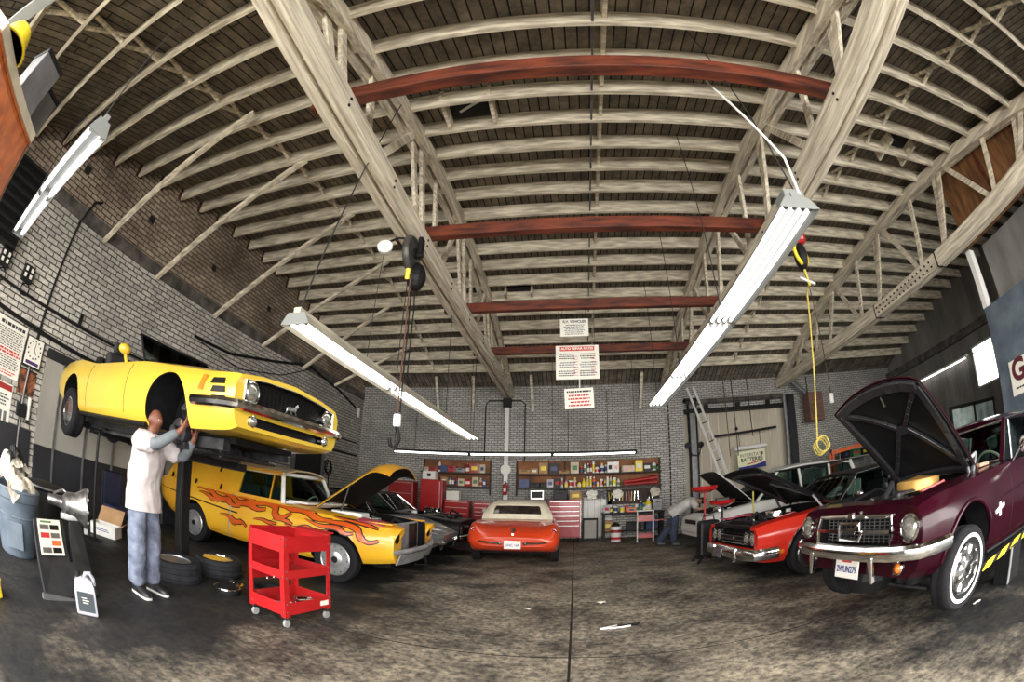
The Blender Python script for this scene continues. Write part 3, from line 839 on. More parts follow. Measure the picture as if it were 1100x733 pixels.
MB().box((0, 0, 2.2), (.26, .03, 4.4)).build('web', M_steelgrey, t)
for s in (-1, 1): MB().box((s * .13, 0, 2.2), (.03, .24, 4.4)).build('flange', M_black, t)
MB().box((0, 0, 4.42), (.5, .3, .1)).build('cap_plate', M_black, t)
for s in (-1, 1): MB().cyl((s * .24, -.1, 2.9), (s * .24, .05, 2.9), .1).build('side_drum', M_black, t)
MB().tube([(-.24, -.12, 2.85), (-.1, -.2, 2.55), (.12, -.2, 2.55), (.26, -.12, 2.9)], .02, 6).build('cable', M_black, t)
t = thing('door_beam', 'dark roller beam across the top of the beige bay door', 'beam', (5.7, YB - .05, 4.05))
MB().box((0, 0, 0), (3.9, .2, .14)).build('beam', M_black, t); MB().cyl((-1.9, -.05, .32), (1.9, -.05, .32), .08).build('roller', M_concrete, t)
for x in (-1.2, 0, 1.2): MB().box((x, -.08, .13), (.14, .1, .16)).build('bracket', M_black, t)
t = thing('steel_column', 'pale round downpipe column at the far edge of the beige bay', 'column', (7.62, YB - .1, 0))
MB().cyl((0, 0, 0), (0, 0, 4.4), .09).build('shaft', M_steelgrey, t); MB().box((.28, .02, 2.2), (.3, .1, 4.4)).build('dark_jamb', M_dado, t)
a0, a1 = V((3.80, 13.75, 4.72)), V((5.08, 12.9, 0.0))
t = thing('ladder', 'tall aluminium extension ladder leaning at the beige bay door', 'ladder', a1)
dv = a0 - a1; sd = V((.36, .25, .12)).normalized()
for s in (-1, 1):
    MB().bar(sd * (s * .17), dv + sd * (s * .17), .03, .08, sd).build('rail', M_white, t)
    MB().bar(sd * (s * .2) + V((0, -.06, .0)), dv * .62 + sd * (s * .2) + V((0, -.06, 0)), .03, .08, sd).build('rail', M_white, t)
for k in range(15):
    p = dv * ((k + .5) / 15.5)
    MB().cyl(p - sd * .17, p + sd * .17, .016, n=8).build('rung', M_black if k % 2 else M_white, t)
# shop sign in the bay
t = thing('battery_sign', 'lit-looking INTERSTATE BATTERIES sign hanging in front of the beige bay door', 'sign', (6.0, YB - .35, 2.24), (0, R(-2), 0))
M_signy = mat('pale_yellow_sign', (.80, .80, .55), .5, var=.1)
M_navy = mat('navy_blue_sign', (.02, .02, .20), .5)
MB().box((0, .04, 0), (1.06, .08, .62)).build('sign_box', M_signy, t, bevel=.01)
text('INTERSTATE', .16, M_steelgrey, t, (0, -.004, .15), ROTS, bold=.002); text('BATTERIES', .18, M_ink, t, (0, -.004, 0), ROTS, bold=.004)
MB().prism([(-.53, -.004, -.31), (.53, -.004, -.31), (.53, -.004, -.12), (.1, -.004, -.2), (-.53, -.004, -.22)], (0, .006, 0)).build('blue_swoosh', M_navy, t)
MB().prism([(-.2, -.006, -.17), (.38, -.006, -.10), (.38, -.006, -.06), (-.2, -.006, -.13)], (0, .006, 0)).build('red_swoosh', M_inkr, t)
MB().box((.42, -.004, .16), (.05, .006, .1)).build('logo_mark', M_ink, t)
MB().cyl((-.62, 0, .42), (.62, 0, .42), .07).build('lamp_hood', M_white, t)
for s in (-.4, .4): MB().tube([(s, .04, .3), (s, .04, .95)], .012, 6).build('hanger_rod', M_black, t)
MB().bar((-1.3, .04, .92), (1.1, .04, .98), .05, .08).build('hanger_beam', M_black, t)
for i, (x, lb) in enumerate(((5.1, 'reddish chain hanging in front of the beige bay door, nearer the ladder'), (5.4, 'dark chain with a ball hanging in front of the beige bay door'), (6.0, 'dark chain hanging in front of the beige bay door above the sign'))):
    t = thing('hanging_chain', lb, 'chain', (x, YB - .45, 3.0))
    MB().tube([(0, 0, 2.0), (.02, 0, .5), (.06, 0, -.6 if i < 2 else 0)], .016, 6).build('chain', M_rope if i == 0 else M_black, t)
    if i == 1: MB().ball((.04, 0, .3), .06).build('chain_ball', M_black, t)
t = thing('unit_heater', 'brown louvred unit heater hanging high by the far brick pier', 'heater', (8.55, YB - .7, 3.75))
M_hbrown = mat('brown_heater_enamel', (.20, .11, .08), .5, var=.3)
MB().box((0, 0, 0), (.62, .5, 1.0)).build('case', M_hbrown, t, bevel=.02)
for k in range(6): MB().box((0, -.26, -.36 + .145 * k), (.52, .03, .05), MX.Rotation(R(25), 3, 'X')).build('louvre', M_hbrown, t)
MB().tube([(-.2, 0, .5), (-.2, 0, 1.1)], .02, 6).build('hanger_rod', M_black, t); MB().tube([(.2, 0, .5), (.2, 0, 1.1)], .02, 6).build('hanger_rod', M_black, t)
MB().tube([(-.05, .1, .4), (-.5, .15, .8), (-1.0, .2, 1.3)], .09, 10).build('flue', M_steelgrey, t)

# ================================================================= near the drive-in opening, high on the left
M_owood = mat('orange_brown_wood', (.52, .14, .03), .5, scale=3, col2=(.26, .06, .015), stretch=(1, 5, 1), contrast=.4, coat=.3)
M_pwood = mat('pale_wood_edge', (.62, .55, .42), .6, var=.3)
PD = [(-2.66, -.62), (-3.0, -.21), (-3.33, .2), (-5.1, .32), (-5.1, -1.35), (-2.66, -1.35)]
od = struct(MB().prism([(x, y, 3.02) for x, y in PD], (0, 0, .07)).build('door_3', M_pwood)); od['label'] = 'raised wooden overhead door by the drive-in opening'
def inset(k): return [(-3.95 + (x + 3.95) * k, -.5 + (y + .5) * k) for x, y in PD]
MB().prism([(x, y, 3.0) for x, y in inset(.985)], (0, 0, .02)).build('door_panel', M_owood, od)
p0, p1 = inset(.97), inset(.80)
for i in range(6):
    j = (i + 1) % 6
    MB().prism([(*p0[i], 2.975), (*p0[j], 2.975), (*p1[j], 2.975), (*p1[i], 2.975)], (0, 0, .025)).build('door_moulding', M_owood, od)
MB().box((-4.1, -.5, 2.987), (.12, 1.35, .026)).build('door_moulding', M_owood, od)
t = thing('hard_hat', 'yellow hard hat lying on the raised wooden door', 'hat', (-2.84, -.50, 3.09), (0, 0, 0))
MB().lathe([(.17, 0), (.17, .012), (.14, .02), (.135, .09), (.10, .15), (.05, .18), (0, .185)], n=24).build('shell', M_yel, t, smooth=50)
MB().lathe([(.19, .0), (.195, .006), (.165, .02)], n=24).build('brim', M_yel, t)
t = thing('door_track', 'pale steel door track running under the roof by the opening', 'track', (-4.0, -.9, 3.9))
MB().bar((-1.3, -.45, -.05), (1.3, .45, .05), .14, .1).build('rail', M_refl, t)
for k in (-1.1, 1.1): MB().bar((k, k * .35, .05), (k, k * .35, roof(-.9 + k * .35) - 3.93), .04, .04).build('hanger', M_steelgrey, t)
for k, (p, lb) in enumerate((((-3.30, -.12, 3.31), 'dark grey box nearest the yellow hard hat on the raised door'), ((-3.62, .05, 3.31), 'second dark grey box on the raised door edge'))):
    t = thing('storage_box', lb, 'box', p, (0, 0, R(20)))
    MB().box((0, 0, 0), (.24, .28, .42)).build('box', M_steelgrey, t, bevel=.01); MB().box((0, 0, .21), (.26, .3, .04)).build('lid', M_black, t, bevel=.01)
t = thing('louvre_vent', 'big dark louvred vent high on the brick wall behind the two-tube lamp', 'vent', (XL + .1, .6, 4.1))
MB().box((0, 0, 0), (.2, 1.1, 1.3)).build('case', M_black, t)
for k in range(8): MB().box((.12, 0, -.55 + .157 * k), (.03, 1.0, .1), MX.Rotation(R(-35), 3, 'Y')).build('louvre', M_black, t)
# office sign and glazed frame on the far side of the maroon car
p = [at(a, b, x=7.99) for a, b in ((1083.5, 390), (1088.5, 427))]
t = thing('wall_sign', 'white sign with a big dark red letter G on the blue-grey office wall', 'sign', (7.985, p[0].y - .45, (p[0].z + p[1].z) / 2), (0, 0, R(-90)))
hh = p[0].z - p[1].z
MB().box((0, -.01, 0), (.9, .02, hh)).build('sign_board', M_pap, t)
text('G', .52, mat('maroon_ink', (.10, .012, .02), .6), t, (-.2, -.023, .1), ROTS, bold=.02); text('G', .01, M_pap, t, (-.2, -.0, .1), ROTS)
lines(t, -.35, .3, -hh * .26, -hh * .36, 1, M_ink, .5, .1, -.022)
# ================================================================= cars
M_yellow = paint('yellow_car_paint', (.68, .47, .045), .3, .12)
M_yellowb = mat('sun_faded_yellow_paint', (.70, .44, .025), .34, scale=1.2, col2=(.62, .25, .014), coat=.5, contrast=.5)
M_rpaint = paint('orange_red_car_paint', (.60, .05, .012), .22, .1)
M_chev = paint('bright_red_car_paint', (.52, .024, .012), .28, .12)
M_maroon = mat('maroon_car_paint', (.021, .0015, .006), .2, var=.3, scale=3, coat=.18, spec=.22)
M_blackp = mat('black_car_paint', (.006, .006, .007), .35, var=.3, spec=.3)
M_greyp = paint('silver_grey_car_paint', (.12, .125, .13), .25, .35, 2)
M_whitep = paint('white_car_paint', (.62, .62, .60), .3, .1)
M_creamtop = mat('cream_canvas_top', (.74, .68, .53), .75, var=.15, bump=.2, bscale=90)
M_primer = mat('pale_primer_roof', (.62, .52, .36), .5, scale=3, col2=(.45, .34, .18))
M_blk = mat('satin_black_panel', (.009, .009, .010), .45, var=.4, spec=.25)
M_brace = mat('glossy_black_brace', (.022, .022, .025), .3, coat=.3)
M_well = mat('wheel_well_black', (.008, .008, .009), .9, var=.5, spec=.1)
M_int = mat('dark_interior_vinyl', (.022, .022, .024), .6, var=.3)
M_seat = mat('teal_grey_seat_vinyl', (.10, .14, .14), .55, var=.3)
M_engine = mat('oily_engine_metal', (.055, .055, .06), .45, metal=.5, var=.7, scale=14)
M_lens = mat('headlight_lens', (.60, .60, .56), .16, metal=.75, var=.55, scale=22, coat=.8)
M_amber = mat('amber_lens', (.75, .20, .02), .25, var=.2, coat=.6)
M_redlens = mat('red_lens', (.35, .01, .01), .2, coat=.6)
M_cglass = glass_mat('car_window_glass', (.62, .70, .68), .09)
M_gold = mat('gold_air_cleaner', (.62, .36, .10), .4, metal=.4, var=.35, scale=6)
M_pinkcloth = mat('dark_pink_fender_cover', (.42, .05, .09), .8, var=.3, scale=12)
M_orange_fl = mat('orange_flame_paint', (.62, .12, .010), .35, scale=1.5, col2=(.42, .035, .006), coat=.5, contrast=.5)
M_flout = mat('black_pinstripe', (.012, .008, .006), .4)
M_plate = mat('white_licence_plate', (.78, .76, .72), .45, var=.06)
M_plblue = mat('blue_plate_ink', (.03, .05, .22), .6)
M_wheelsilver = mat('silver_wheel_paint', (.45, .45, .46), .3, metal=.7, var=.25)
M_whitewall = mat('white_tyre_wall', (.72, .71, .68), .6, var=.1)
M_alum_raw = mat('raw_aluminium_panel', (.40, .40, .41), .5, metal=.5, var=.4, scale=6)


def pchip(xs, ys, q):
    xs = np.array(xs, float); ys = np.array(ys, float); h = np.diff(xs); dl = np.diff(ys) / h
    m = np.zeros(len(xs)); m[0] = dl[0]; m[-1] = dl[-1]
    for i in range(1, len(xs) - 1):
        if dl[i - 1] * dl[i] > 0:
            w1 = 2 * h[i] + h[i - 1]; w2 = h[i] + 2 * h[i - 1]
            m[i] = (w1 + w2) / (w1 / dl[i - 1] + w2 / dl[i])
    q = np.atleast_1d(np.array(q, float)); i = np.clip(np.searchsorted(xs, q) - 1, 0, len(xs) - 2)
    t = (q - xs[i]) / h[i]
    return ys[i] * (1 + 2 * t) * (1 - t) ** 2 + h[i] * m[i] * t * (1 - t) ** 2 + ys[i + 1] * t * t * (3 - 2 * t) + h[i] * m[i + 1] * t * t * (t - 1)


class Body:
    def __init__(s, st, nx=60, sub=3, sharp=()):
        s.sharp = sorted(sharp)
        st = sorted(st, key=lambda a: a[0]); s.xs = [a[0] for a in st]; K = len(st[0][1])
        s.P = np.array([a[1] for a in st], float); s.K = K; s.sub = sub; s.nx = nx

    def half(s, x):
        """the right half of the section at x as a list of (y, z), keel to crown"""
        p = np.array([[pchip(s.xs, s.P[:, k, c], x)[0] for c in (0, 1)] for k in range(s.K)])
        out = []
        cuts = [0] + list(s.sharp) + [s.K - 1]
        for a, b in zip(cuts[:-1], cuts[1:]):
            q = np.linspace(a, b, (b - a) * s.sub + 1)
            if b - a == 1: seg = np.stack([np.interp(q, (a, b), p[a:b + 1, c]) for c in (0, 1)], 1)
            else: seg = np.stack([pchip(range(a, b + 1), p[a:b + 1, c], q) for c in (0, 1)], 1)
            out.append(seg if not out else seg[1:])
        return np.concatenate(out)

    def side(s, x, z):
        h = s.half(x); b = 0
        for (y0, z0), (y1, z1) in zip(h[:-1], h[1:]):
            if (z0 - z) * (z1 - z) <= 0 and abs(z1 - z0) > 1e-6:
                b = max(b, y0 + (y1 - y0) * (z - z0) / (z1 - z0))
        return b

    def top(s, x, y):
        h = s.half(x); b = 0
        for (y0, z0), (y1, z1) in zip(h[:-1], h[1:]):
            if (y0 - y) * (y1 - y) <= 0 and abs(y1 - y0) > 1e-6:
                b = max(b, z0 + (z1 - z0) * (y - y0) / (y1 - y0))
        return b

    def mesh(s, name, m, parent, cutters=(), ang=30):
        X = sorted(set(list(np.linspace(s.xs[0], s.xs[-1], s.nx)) + s.xs))
        rings = []
        for x in X:
            h = s.half(x)
            rings.append([(x, y, z) for y, z in h] + [(x, -y, z) for y, z in h[-2:0:-1]])
        o = MB().loft(rings).build(name, m)
        if cutters: cut(o, cutters)
        sharpen(o, ang); o.parent = parent
        return o


def cutter(mb, m=None): return mb.build('cutter', m or M_well)


def arches(*ws):
    """dark wheel-well cutter: (x, z, radius, inner y)"""
    mb = MB()
    for x, z, r, yi in ws:
        for s in (-1, 1): mb.cyl((x, s * yi, z), (x, s * 1.4, z), r, n=36)
    return cutter(mb)


def boxcut(x0, x1, y, z0, z1=2.0, taper=0.):
    mb = MB()
    mb.add([(x0, -y, z0), (x1, -y + taper, z0), (x1, y - taper, z0), (x0, y, z0), (x0, -y, z1), (x1, -y + taper, z1), (x1, y - taper, z1), (x0, y, z1)],
           [(0, 3, 2, 1), (4, 5, 6, 7), (0, 1, 5, 4), (1, 2, 6, 5), (2, 3, 7, 6), (3, 0, 4, 7)])
    return cutter(mb)


def wheel(car, x, y, z, r, w, rim, style, ww=None, label=None, name='wheel'):
    """tyre with a rim, on the axle (x, y, z); y sign tells the side"""
    s = 1 if y > 0 else -1
    ty = MB(); n = 40
    ty.ring((0, 0, 0), (0, s, 0), 0, [(rim, -w * .40), (r * .93, -w * .5), (r * .985, -w * .42), (r, -w * .3), (r * .985, -w * .29), (r, -w * .27), (r, -w * .02), (r * .985, -.005), (r, .005), (r, w * .27), (r * .985, w * .29), (r, w * .31), (r * .985, w * .42), (r * .93, w * .5), (rim * 1.06, w * .46), (rim, w * .40)], n)
    t = ty.build(name, M_rubber, car, (x, y, z), smooth=40)
    if label: t['label'] = label
    A = (0, s, 0)
    rm = MB()
    if style == 'mag5':
        rm.lathe([(rim, w * .42), (rim * .93, w * .44), (rim * .90, w * .30), (rim * .86, 0), (.001, -.02)], (0, 0, 0), A, 36)
        rm.lathe([(.001, w * .34), (.05, w * .33), (.06, w * .1)], (0, 0, 0), A, 18)
        for k in range(5):
            a = 2 * PI * k / 5 + .3; d = V((math.cos(a), 0, math.sin(a))); e = V((-math.sin(a), 0, math.cos(a)))
            o0 = d * .03 + V((0, s * w * .26, 0)); o1 = d * rim * .9 + V((0, s * w * .30, 0))
            for g, (wa, wb) in ((0, (.035, .03)),):
                vs = []
                for p, ww_ in ((o0, .045), (d * rim * .55 + V((0, s * w * .30, 0)), .026), (o1, .042)):
                    vs += [p - e * ww_, p + e * ww_, p + e * ww_ - V((0, s * .035, 0)), p - e * ww_ - V((0, s * .035, 0))]
                rm.add(vs, [(0, 1, 5, 4), (1, 2, 6, 5), (2, 3, 7, 6), (3, 0, 4, 7), (4, 5, 9, 8), (5, 6, 10, 9), (6, 7, 11, 10), (7, 4, 8, 11), (0, 3, 2, 1), (8, 9, 10, 11)])
        rm.build('rim', M_chrome, t, smooth=35)
    elif style == 'cover':
        rm.lathe([(rim * 1.0, w * .42), (rim * .95, w * .47), (rim * .88, w * .42), (rim * .62, w * .38), (rim * .45, w * .50), (rim * .2, w * .52), (.001, w * .55)], (0, 0, 0), A, 40)
        for k in range(10):
            a = 2 * PI * k / 10; d = V((math.cos(a), 0, math.sin(a)))
            rm.bar(d * rim * .34 + V((0, s * w * .50, 0)), d * rim * .86 + V((0, s * w * .45, 0)), .035, .02, A)
        rm.build('wheel_cover', M_chrome, t, smooth=35)
        MB().lathe([(rim * .16, w * .5), (rim * .14, w * .58), (.001, w * .59)], (0, 0, 0), A, 20).build('hub_cap', M_blk, t)
    elif style == 'moon':
        rm.lathe([(rim, w * .42), (rim * .95, w * .46), (rim * .82, w * .36), (rim * .68, w * .30), (rim * .66, w * .36), (rim * .5, w * .42), (rim * .3, w * .47), (.001, w * .49)], (0, 0, 0), A, 40)
        rm.build('rim', M_wheelsilver, t, smooth=35)
        q = MB()
        for k in range(12):
            a = 2 * PI * k / 12; d = V((math.cos(a), 0, math.sin(a)))
            q.bar(d * rim * .70 + V((0, s * w * .33, 0)), d * rim * .84 + V((0, s * w * .39, 0)), .028, .02, A)
        q.build('rim_slots', M_blk, t)
        MB().lathe([(rim * .22, w * .44), (rim * .18, w * .54), (.001, w * .55)], (0, 0, 0), A, 20).build('hub_cap', M_blk, t)
    else:
        rm.lathe([(rim, w * .42), (rim * .94, w * .45), (rim * .85, w * .3), (rim * .5, w * .22), (rim * .35, w * .3), (.001, w * .32)], (0, 0, 0), A, 32)
        rm.build('rim', M_wheelsilver if style == 'steel' else M_blk, t, smooth=35)
    if ww:
        MB().ring((0, 0, 0), A, 0, [(ww[0], w * .475), (ww[1], w * .487), (ww[1], w * .50), (ww[0], w * .50)], 40).build('whitewall_band', M_whitewall, t)
    return t


def lamp(car, p, r, axis, name='headlight', lens=None, ringm=None, depth=.05):
    h = MB().lathe([(r * 1.0, -depth), (r * 1.18, -depth), (r * 1.2, .012), (r * 1.02, .02), (r, .0)], p, axis, 28).build(name, ringm or M_chrome, car, smooth=40)
    MB().lathe([(r, -.02), (r * .98, .0), (r * .75, .022), (r * .4, .034), (.001, .038)], p, axis, 28).build('lens', lens or M_lens, h, smooth=50)
    return h


def seat(car, x, y, z, m, w=.5, bh=.62, parent_name='seat', head=True):
    b = MB().box((x, y, z), (.5, w, .16)).build(parent_name, m, car, bevel=.04)
    MB().box((x - .30, y, z + .30), (.14, w, bh), MX.Rotation(R(-14), 3, 'Y')).build('seat_back', m, b, bevel=.04)
    if head: MB().box((x - .42, y, z + bh + .08), (.09, w * .5, .17), MX.Rotation(R(-10), 3, 'Y')).build('headrest', m, b, bevel=.03)
    return b


def steering(car, x, y, z, m=None, r=.19):
    w = MB().torus((x, y, z), (-.85, 0, .5), r, .013, 28, 8).build('steering_wheel', m or M_blk, car)
    a = V((-.85, 0, .5)).normalized(); b = V((0, 1, 0)); c = a.cross(b)
    q = MB()
    for k in range(3):
        t = PI / 2 + 2 * PI * k / 3; q.bar((x, y, z), V((x, y, z)) + b * (r * math.cos(t)) + c * (r * math.sin(t)), .02, .012, a)
    q.cyl((x, y, z), V((x, y, z)) - a * .35, .02, n=8)
    q.build('steering_spokes', M_chrome, w)


def hood_panel(car, hinge, L, y0, y1, ang, m, mu, thick=.03, crown=.05, drop=.05, name='hood', ribs=None, scoop=False, bend=.0, n=14, tip=.0, edge=.0):
    """bonnet hinged at its rear edge; local u forward from the hinge, opened by ang degrees"""
    rot = MX.Rotation(R(-ang), 3, 'Y'); h = V(hinge)
    def pt(u, v, k=0.):
        w = (y0 + (y1 - y0) * u) * v
        z = crown * (1 - v * v) - drop * u ** 3 - bend * max(0, u - .8) ** 2 * 12 - edge * v ** 6
        uu = u * L + tip * (1 - v * v) * u
        return h + rot @ V((uu, w, z - k))
    g = [[pt(u, v) for v in np.linspace(-1, 1, 13)] for u in np.linspace(0, 1, n)]
    o = MB().sheet(g, .012).build(name, m, car, smooth=35)
    g2 = [[pt(u, v, .014) for v in np.linspace(-.985, .985, 13)] for u in np.linspace(.012, .99, n)]
    MB().sheet(g2, .006).build('hood_liner', mu, o, smooth=35)
    if ribs:
        for (a, b, w_) in ribs:
            pts = [pt(a[0] + (b[0] - a[0]) * t, a[1] + (b[1] - a[1]) * t, .035) for t in np.linspace(0, 1, 7)]
            q = MB()
            for p, p2 in zip(pts[:-1], pts[1:]): q.bar(p, p2, w_, .035, rot @ V((0, 0, 1)))
            q.build('hood_brace', M_brace, o, bevel=.006)
    return o, pt


def fender_edge(B, x0, x1, yfun, s, r=.012, dz=0., n=14):
    return [(x, s * yfun(x), B.top(x, yfun(x)) + dz) for x in np.linspace(x0, x1, n)]


def arch_lip(B, x, z, r, s, a0=8, a1=172, n=26, out=.004):
    pts = []
    for a in np.linspace(R(a0), R(a1), n):
        px, pz = x + r * math.cos(a), z + r * math.sin(a)
        pts.append((px, s * (B.side(px, pz) + out), pz))
    return pts


def engine_bay(car, x0, x1, y, z, kind='v8', airm=None, airr=.17, ax=None):
    """block, heads, air cleaner, battery, hoses between the fenders"""
    e = MB().box(((x0 + x1) / 2, 0, z), ((x1 - x0) * .62, .44, .3)).box(((x0 + x1) / 2, 0, z + .17), ((x1 - x0) * .45, .26, .1)).build('engine', M_engine, car, bevel=.03)
    xm = (x0 + x1) / 2
    for s in (-1, 1):
        MB().box((xm, s * .25, z + .14), ((x1 - x0) * .5, .13, .1), MX.Rotation(R(-25 * s), 3, 'X')).build('valve_cover', M_chrome if kind == 'v8' else M_engine, e, bevel=.025)
    ax = xm if ax is None else ax
    MB().lathe([(airr * .9, -.02), (airr, 0), (airr, .075), (airr * .96, .09), (airr * .5, .10), (.03, .115), (.001, .12)], (ax, 0, z + .2), (0, 0, 1), 30).build('air_cleaner', airm or M_chrome, e, smooth=40)
    MB().box((x1 - .16, y - .13, z + .08), (.2, .18, .2)).build('battery', M_blk, e, bevel=.01)
    MB().tube([(xm + .3, .1, z + .22), (x1 - .2, .14, z + .3), (x1 - .06, .2, z + .22), (x1 - .03, .2, z)], .028, 8).build('radiator_hose', M_rubber, e)
    MB().tube([(xm - .3, -.3, z + .15), (xm, -.4, z + .26), (xm + .35, -.36, z + .2), (x1 - .1, -.42, z + .05)], .014, 6).build('cable', M_blk, e)
    MB().tube([(xm - .35, .3, z + .15), (xm - .1, .42, z + .24), (xm + .2, .38, z + .2)], .012, 6).build('cable', M_redd, e)
    MB().box((x1 - .03, 0, z + .02), (.06, y * 1.25, .36)).build('radiator', M_blk, e, bevel=.01)
    MB().cyl((x0 + .1, -y + .14, z + .1), (x0 + .1, -y + .14, z + .24), .07).build('reservoir', M_white, e)
    MB().cyl((x0 + .2, y - .14, z + .1), (x0 + .2, y - .14, z + .22), .05).build('canister', M_steelgrey, e)
    return e


def underbody(car, x0, x1, y, z, xf, xr):
    u = MB().box(((x0 + x1) / 2, 0, z), (x1 - x0, y * 1.7, .05)).build('underbody', M_well, car)
    for s in (-1, 1):
        MB().bar((x0 + .1, s * .45, z - .05), (x1 - .1, s * .45, z - .05), .09, .1).build('frame_rail', M_engine, u)
        MB().tube([(x0 + .1, s * .35, z - .1), (xr + .5, s * .3, z - .12), (xf - .6, s * .22, z - .1), (xf - .2, s * .25, z - .02)], .032, 8).build('exhaust_pipe', M_steelgrey, u)
        MB().bar((xf, s * .3, z - .07), (xf, s * .72, z - .1), .12, .035, (0, 0, 1)).build('control_arm', M_engine, u)
        MB().cyl((xf + .05, s * .5, z - .08), (xf + .05, s * .55, z + .3), .05).build('spring', M_engine, u)
        MB().bar((xr - .6, s * .5, z - .1), (xr + .6, s * .5, z - .12), .07, .03).build('leaf_spring', M_engine, u)
    MB().cyl((xr, -.72, z - .12), (xr, .72, z - .12), .045).ball((xr, 0, z - .12), (.16, .14, .14)).build('rear_axle', M_engine, u)
    MB().cyl((xr, 0, z - .1), (xf - .7, 0, z - .05), .035).build('drive_shaft', M_engine, u)
    MB().box((xf - .15, 0, z - .1), (.6, .34, .16)).build('oil_pan', M_engine, u, bevel=.03)
    MB().bar((xf + .05, -.65, z - .12), (xf + .05, .65, z - .12), .14, .06).build('cross_member', M_engine, u)
    MB().tube([(xf + .25, -.6, z - .14), (xf + .3, 0, z - .12), (xf + .25, .6, z - .14)], .014, 6).build('sway_bar', M_engine, u)
    return u


def pose(t, p, yaw, pitch=0, roll=0):
    t.location = p; t.rotation_euler = (R(roll), R(pitch), R(yaw))


# ---------------------------------------------------------------- yellow fastback-nosed convertible on the lift
def mustang_lifted():
    t = thing('convertible_car', 'bright yellow open-top car raised on the lift over the standing man', 'car')
    st = [(-2.36, [(0, .44), (.66, .44), (.76, .50), (.79, .62), (.77, .76), (.70, .85), (.5, .87), (0, .88)]),
          (-1.95, [(0, .32), (.76, .32), (.85, .42), (.88, .60), (.85, .78), (.77, .91), (.55, .93), (0, .95)]),
          (-1.37, [(0, .24), (.80, .24), (.88, .34), (.91, .56), (.88, .76), (.80, .93), (.58, .95), (0, .96)]),
          (-.6, [(0, .20), (.79, .20), (.86, .30), (.895, .52), (.875, .72), (.80, .87), (.6, .89), (0, .89)]),
          (.55, [(0, .20), (.79, .20), (.86, .30), (.89, .52), (.875, .70), (.80, .87), (.6, .91), (0, .935)]),
          (1.37, [(0, .24), (.80, .24), (.87, .34), (.90, .55), (.885, .68), (.80, .81), (.58, .87), (0, .92)]),
          (1.95, [(0, .26), (.76, .26), (.83, .36), (.865, .52), (.86, .64), (.78, .755), (.55, .81), (0, .86)]),
          (2.22, [(0, .28), (.74, .28), (.80, .36), (.835, .52), (.83, .64), (.765, .745), (.52, .79), (0, .835)]),
          (2.31, [(0, .31), (.73, .31), (.785, .38), (.81, .52), (.81, .64), (.75, .735), (.5, .78), (0, .82)])]
    B = Body(st, 64, sharp=(1, 5))
    cabin = boxcut(-1.15, .30, .66, .42); cabin.data.materials.clear(); cabin.data.materials.append(M_int)
    gr = MB().prism([(2.24, -.70, .515), (2.24, .70, .515), (2.24, .70, .70), (2.24, .45, .745), (2.24, 0, .77), (2.24, -.45, .745), (2.24, -.70, .70)], (.2, 0, 0)); grc = cutter(gr, M_blk)
    low = cutter(MB().box((2.33, 0, .385), (.16, 1.22, .08)), M_blk)
    B.mesh('body', M_yellow, t, [arches((1.37, .36, .37, .45), (-1.37, .36, .36, .45)), cabin, grc, low])
    # nose: mesh grille, emblem, headlamps in the grille ends, gills, bumper
    g = MB()
    for k in range(19): g.box((2.255, -.54 + k * .06, .63), (.012, .008, .22))
    for k in range(10): g.box((2.255, 0, .53 + k * .0225), (.012, 1.08, .006))
    gm = g.build('grille_mesh', M_blk, t)
    MB().tube([(2.315, -.70, .515), (2.315, .70, .515), (2.315, .70, .70), (2.315, .45, .745), (2.315, 0, .77), (2.315, -.45, .745), (2.315, -.70, .70)], .008, 6, True).build('grille_frame', M_chrome, t)
    e = MB(); px = 2.28
    e.bar((px, -.07, .60), (px, .08, .615), .02, .035).bar((px, .05, .62), (px, .10, .66), .02, .03).bar((px, -.06, .60), (px, -.09, .55), .016, .02).bar((px, .05, .6), (px, .09, .56), .016, .02).bar((px, .0, .59), (px, .01, .54), .016, .02)
    e.build('horse_emblem', M_chrome, t)
    for s in (-1, 1):
        lamp(t, (2.30, s * .60, .615), .085, (1, 0, 0))
        for k, z in ((0, .655), (1, .585)):
            x = 2.05 if k == 0 else 2.07
            q = [(xx, s * (B.side(xx, zz) + .004), zz) for xx, zz in ((x - .02, z - .024), (x + .145, z - .024), (x + .135, z + .024), (x, z + .024))]
            MB().slab(q, .012 * -s).build('side_gill', M_blk, t)
        q = [(xx, s * (B.side(xx, zz) + .003), zz) for xx, zz in ((1.90, .57), (1.945, .57), (1.96, .70), (1.915, .70))]
        q = [(a_, b_ + s * .012, c_) for a_, b_, c_ in q]
        MB().slab(q, .022 * -s).build('side_marker', M_amber, t)
        lamp(t, (2.315, s * .56, .385), .042, (1, 0, -.1), 'parking_light', M_lens)
        MB().ball((.30, s * .90, .985), (.075, .085, .06)).cyl((.28, s * .83, .86), (.30, s * .89, .96), .022).build('door_mirror', M_yellow, t, smooth=60)
        MB().tube([(x, s * (B.side(x, .24) + .006), .22) for x in np.linspace(-.98, .98, 10)], .028, 6).build('rocker_trim', M_blk, t)
        for x in (.48, -.72): MB().tube([(x, s * (B.side(x, z) + .001), z) for z in np.linspace(.24, .84, 9)], .004, 5).build('door_gap', M_blk, t)
        lamp(t, (-2.36, s * .55, .66), .06, (-1, 0, 0), 'tail_light', M_redlens)
    bz = .485
    pts = [(1.84, -.90, bz)] + [(2.06, -.885, bz), (2.24, -.86, bz), (2.34, -.80, bz), (2.385, -.62, bz), (2.41, -.3, bz), (2.42, 0, bz)]
    pts = pts + [(x, -y, z) for x, y, z in pts[-2::-1]]
    rings = []
    P_ = [V(p) for p in pts]
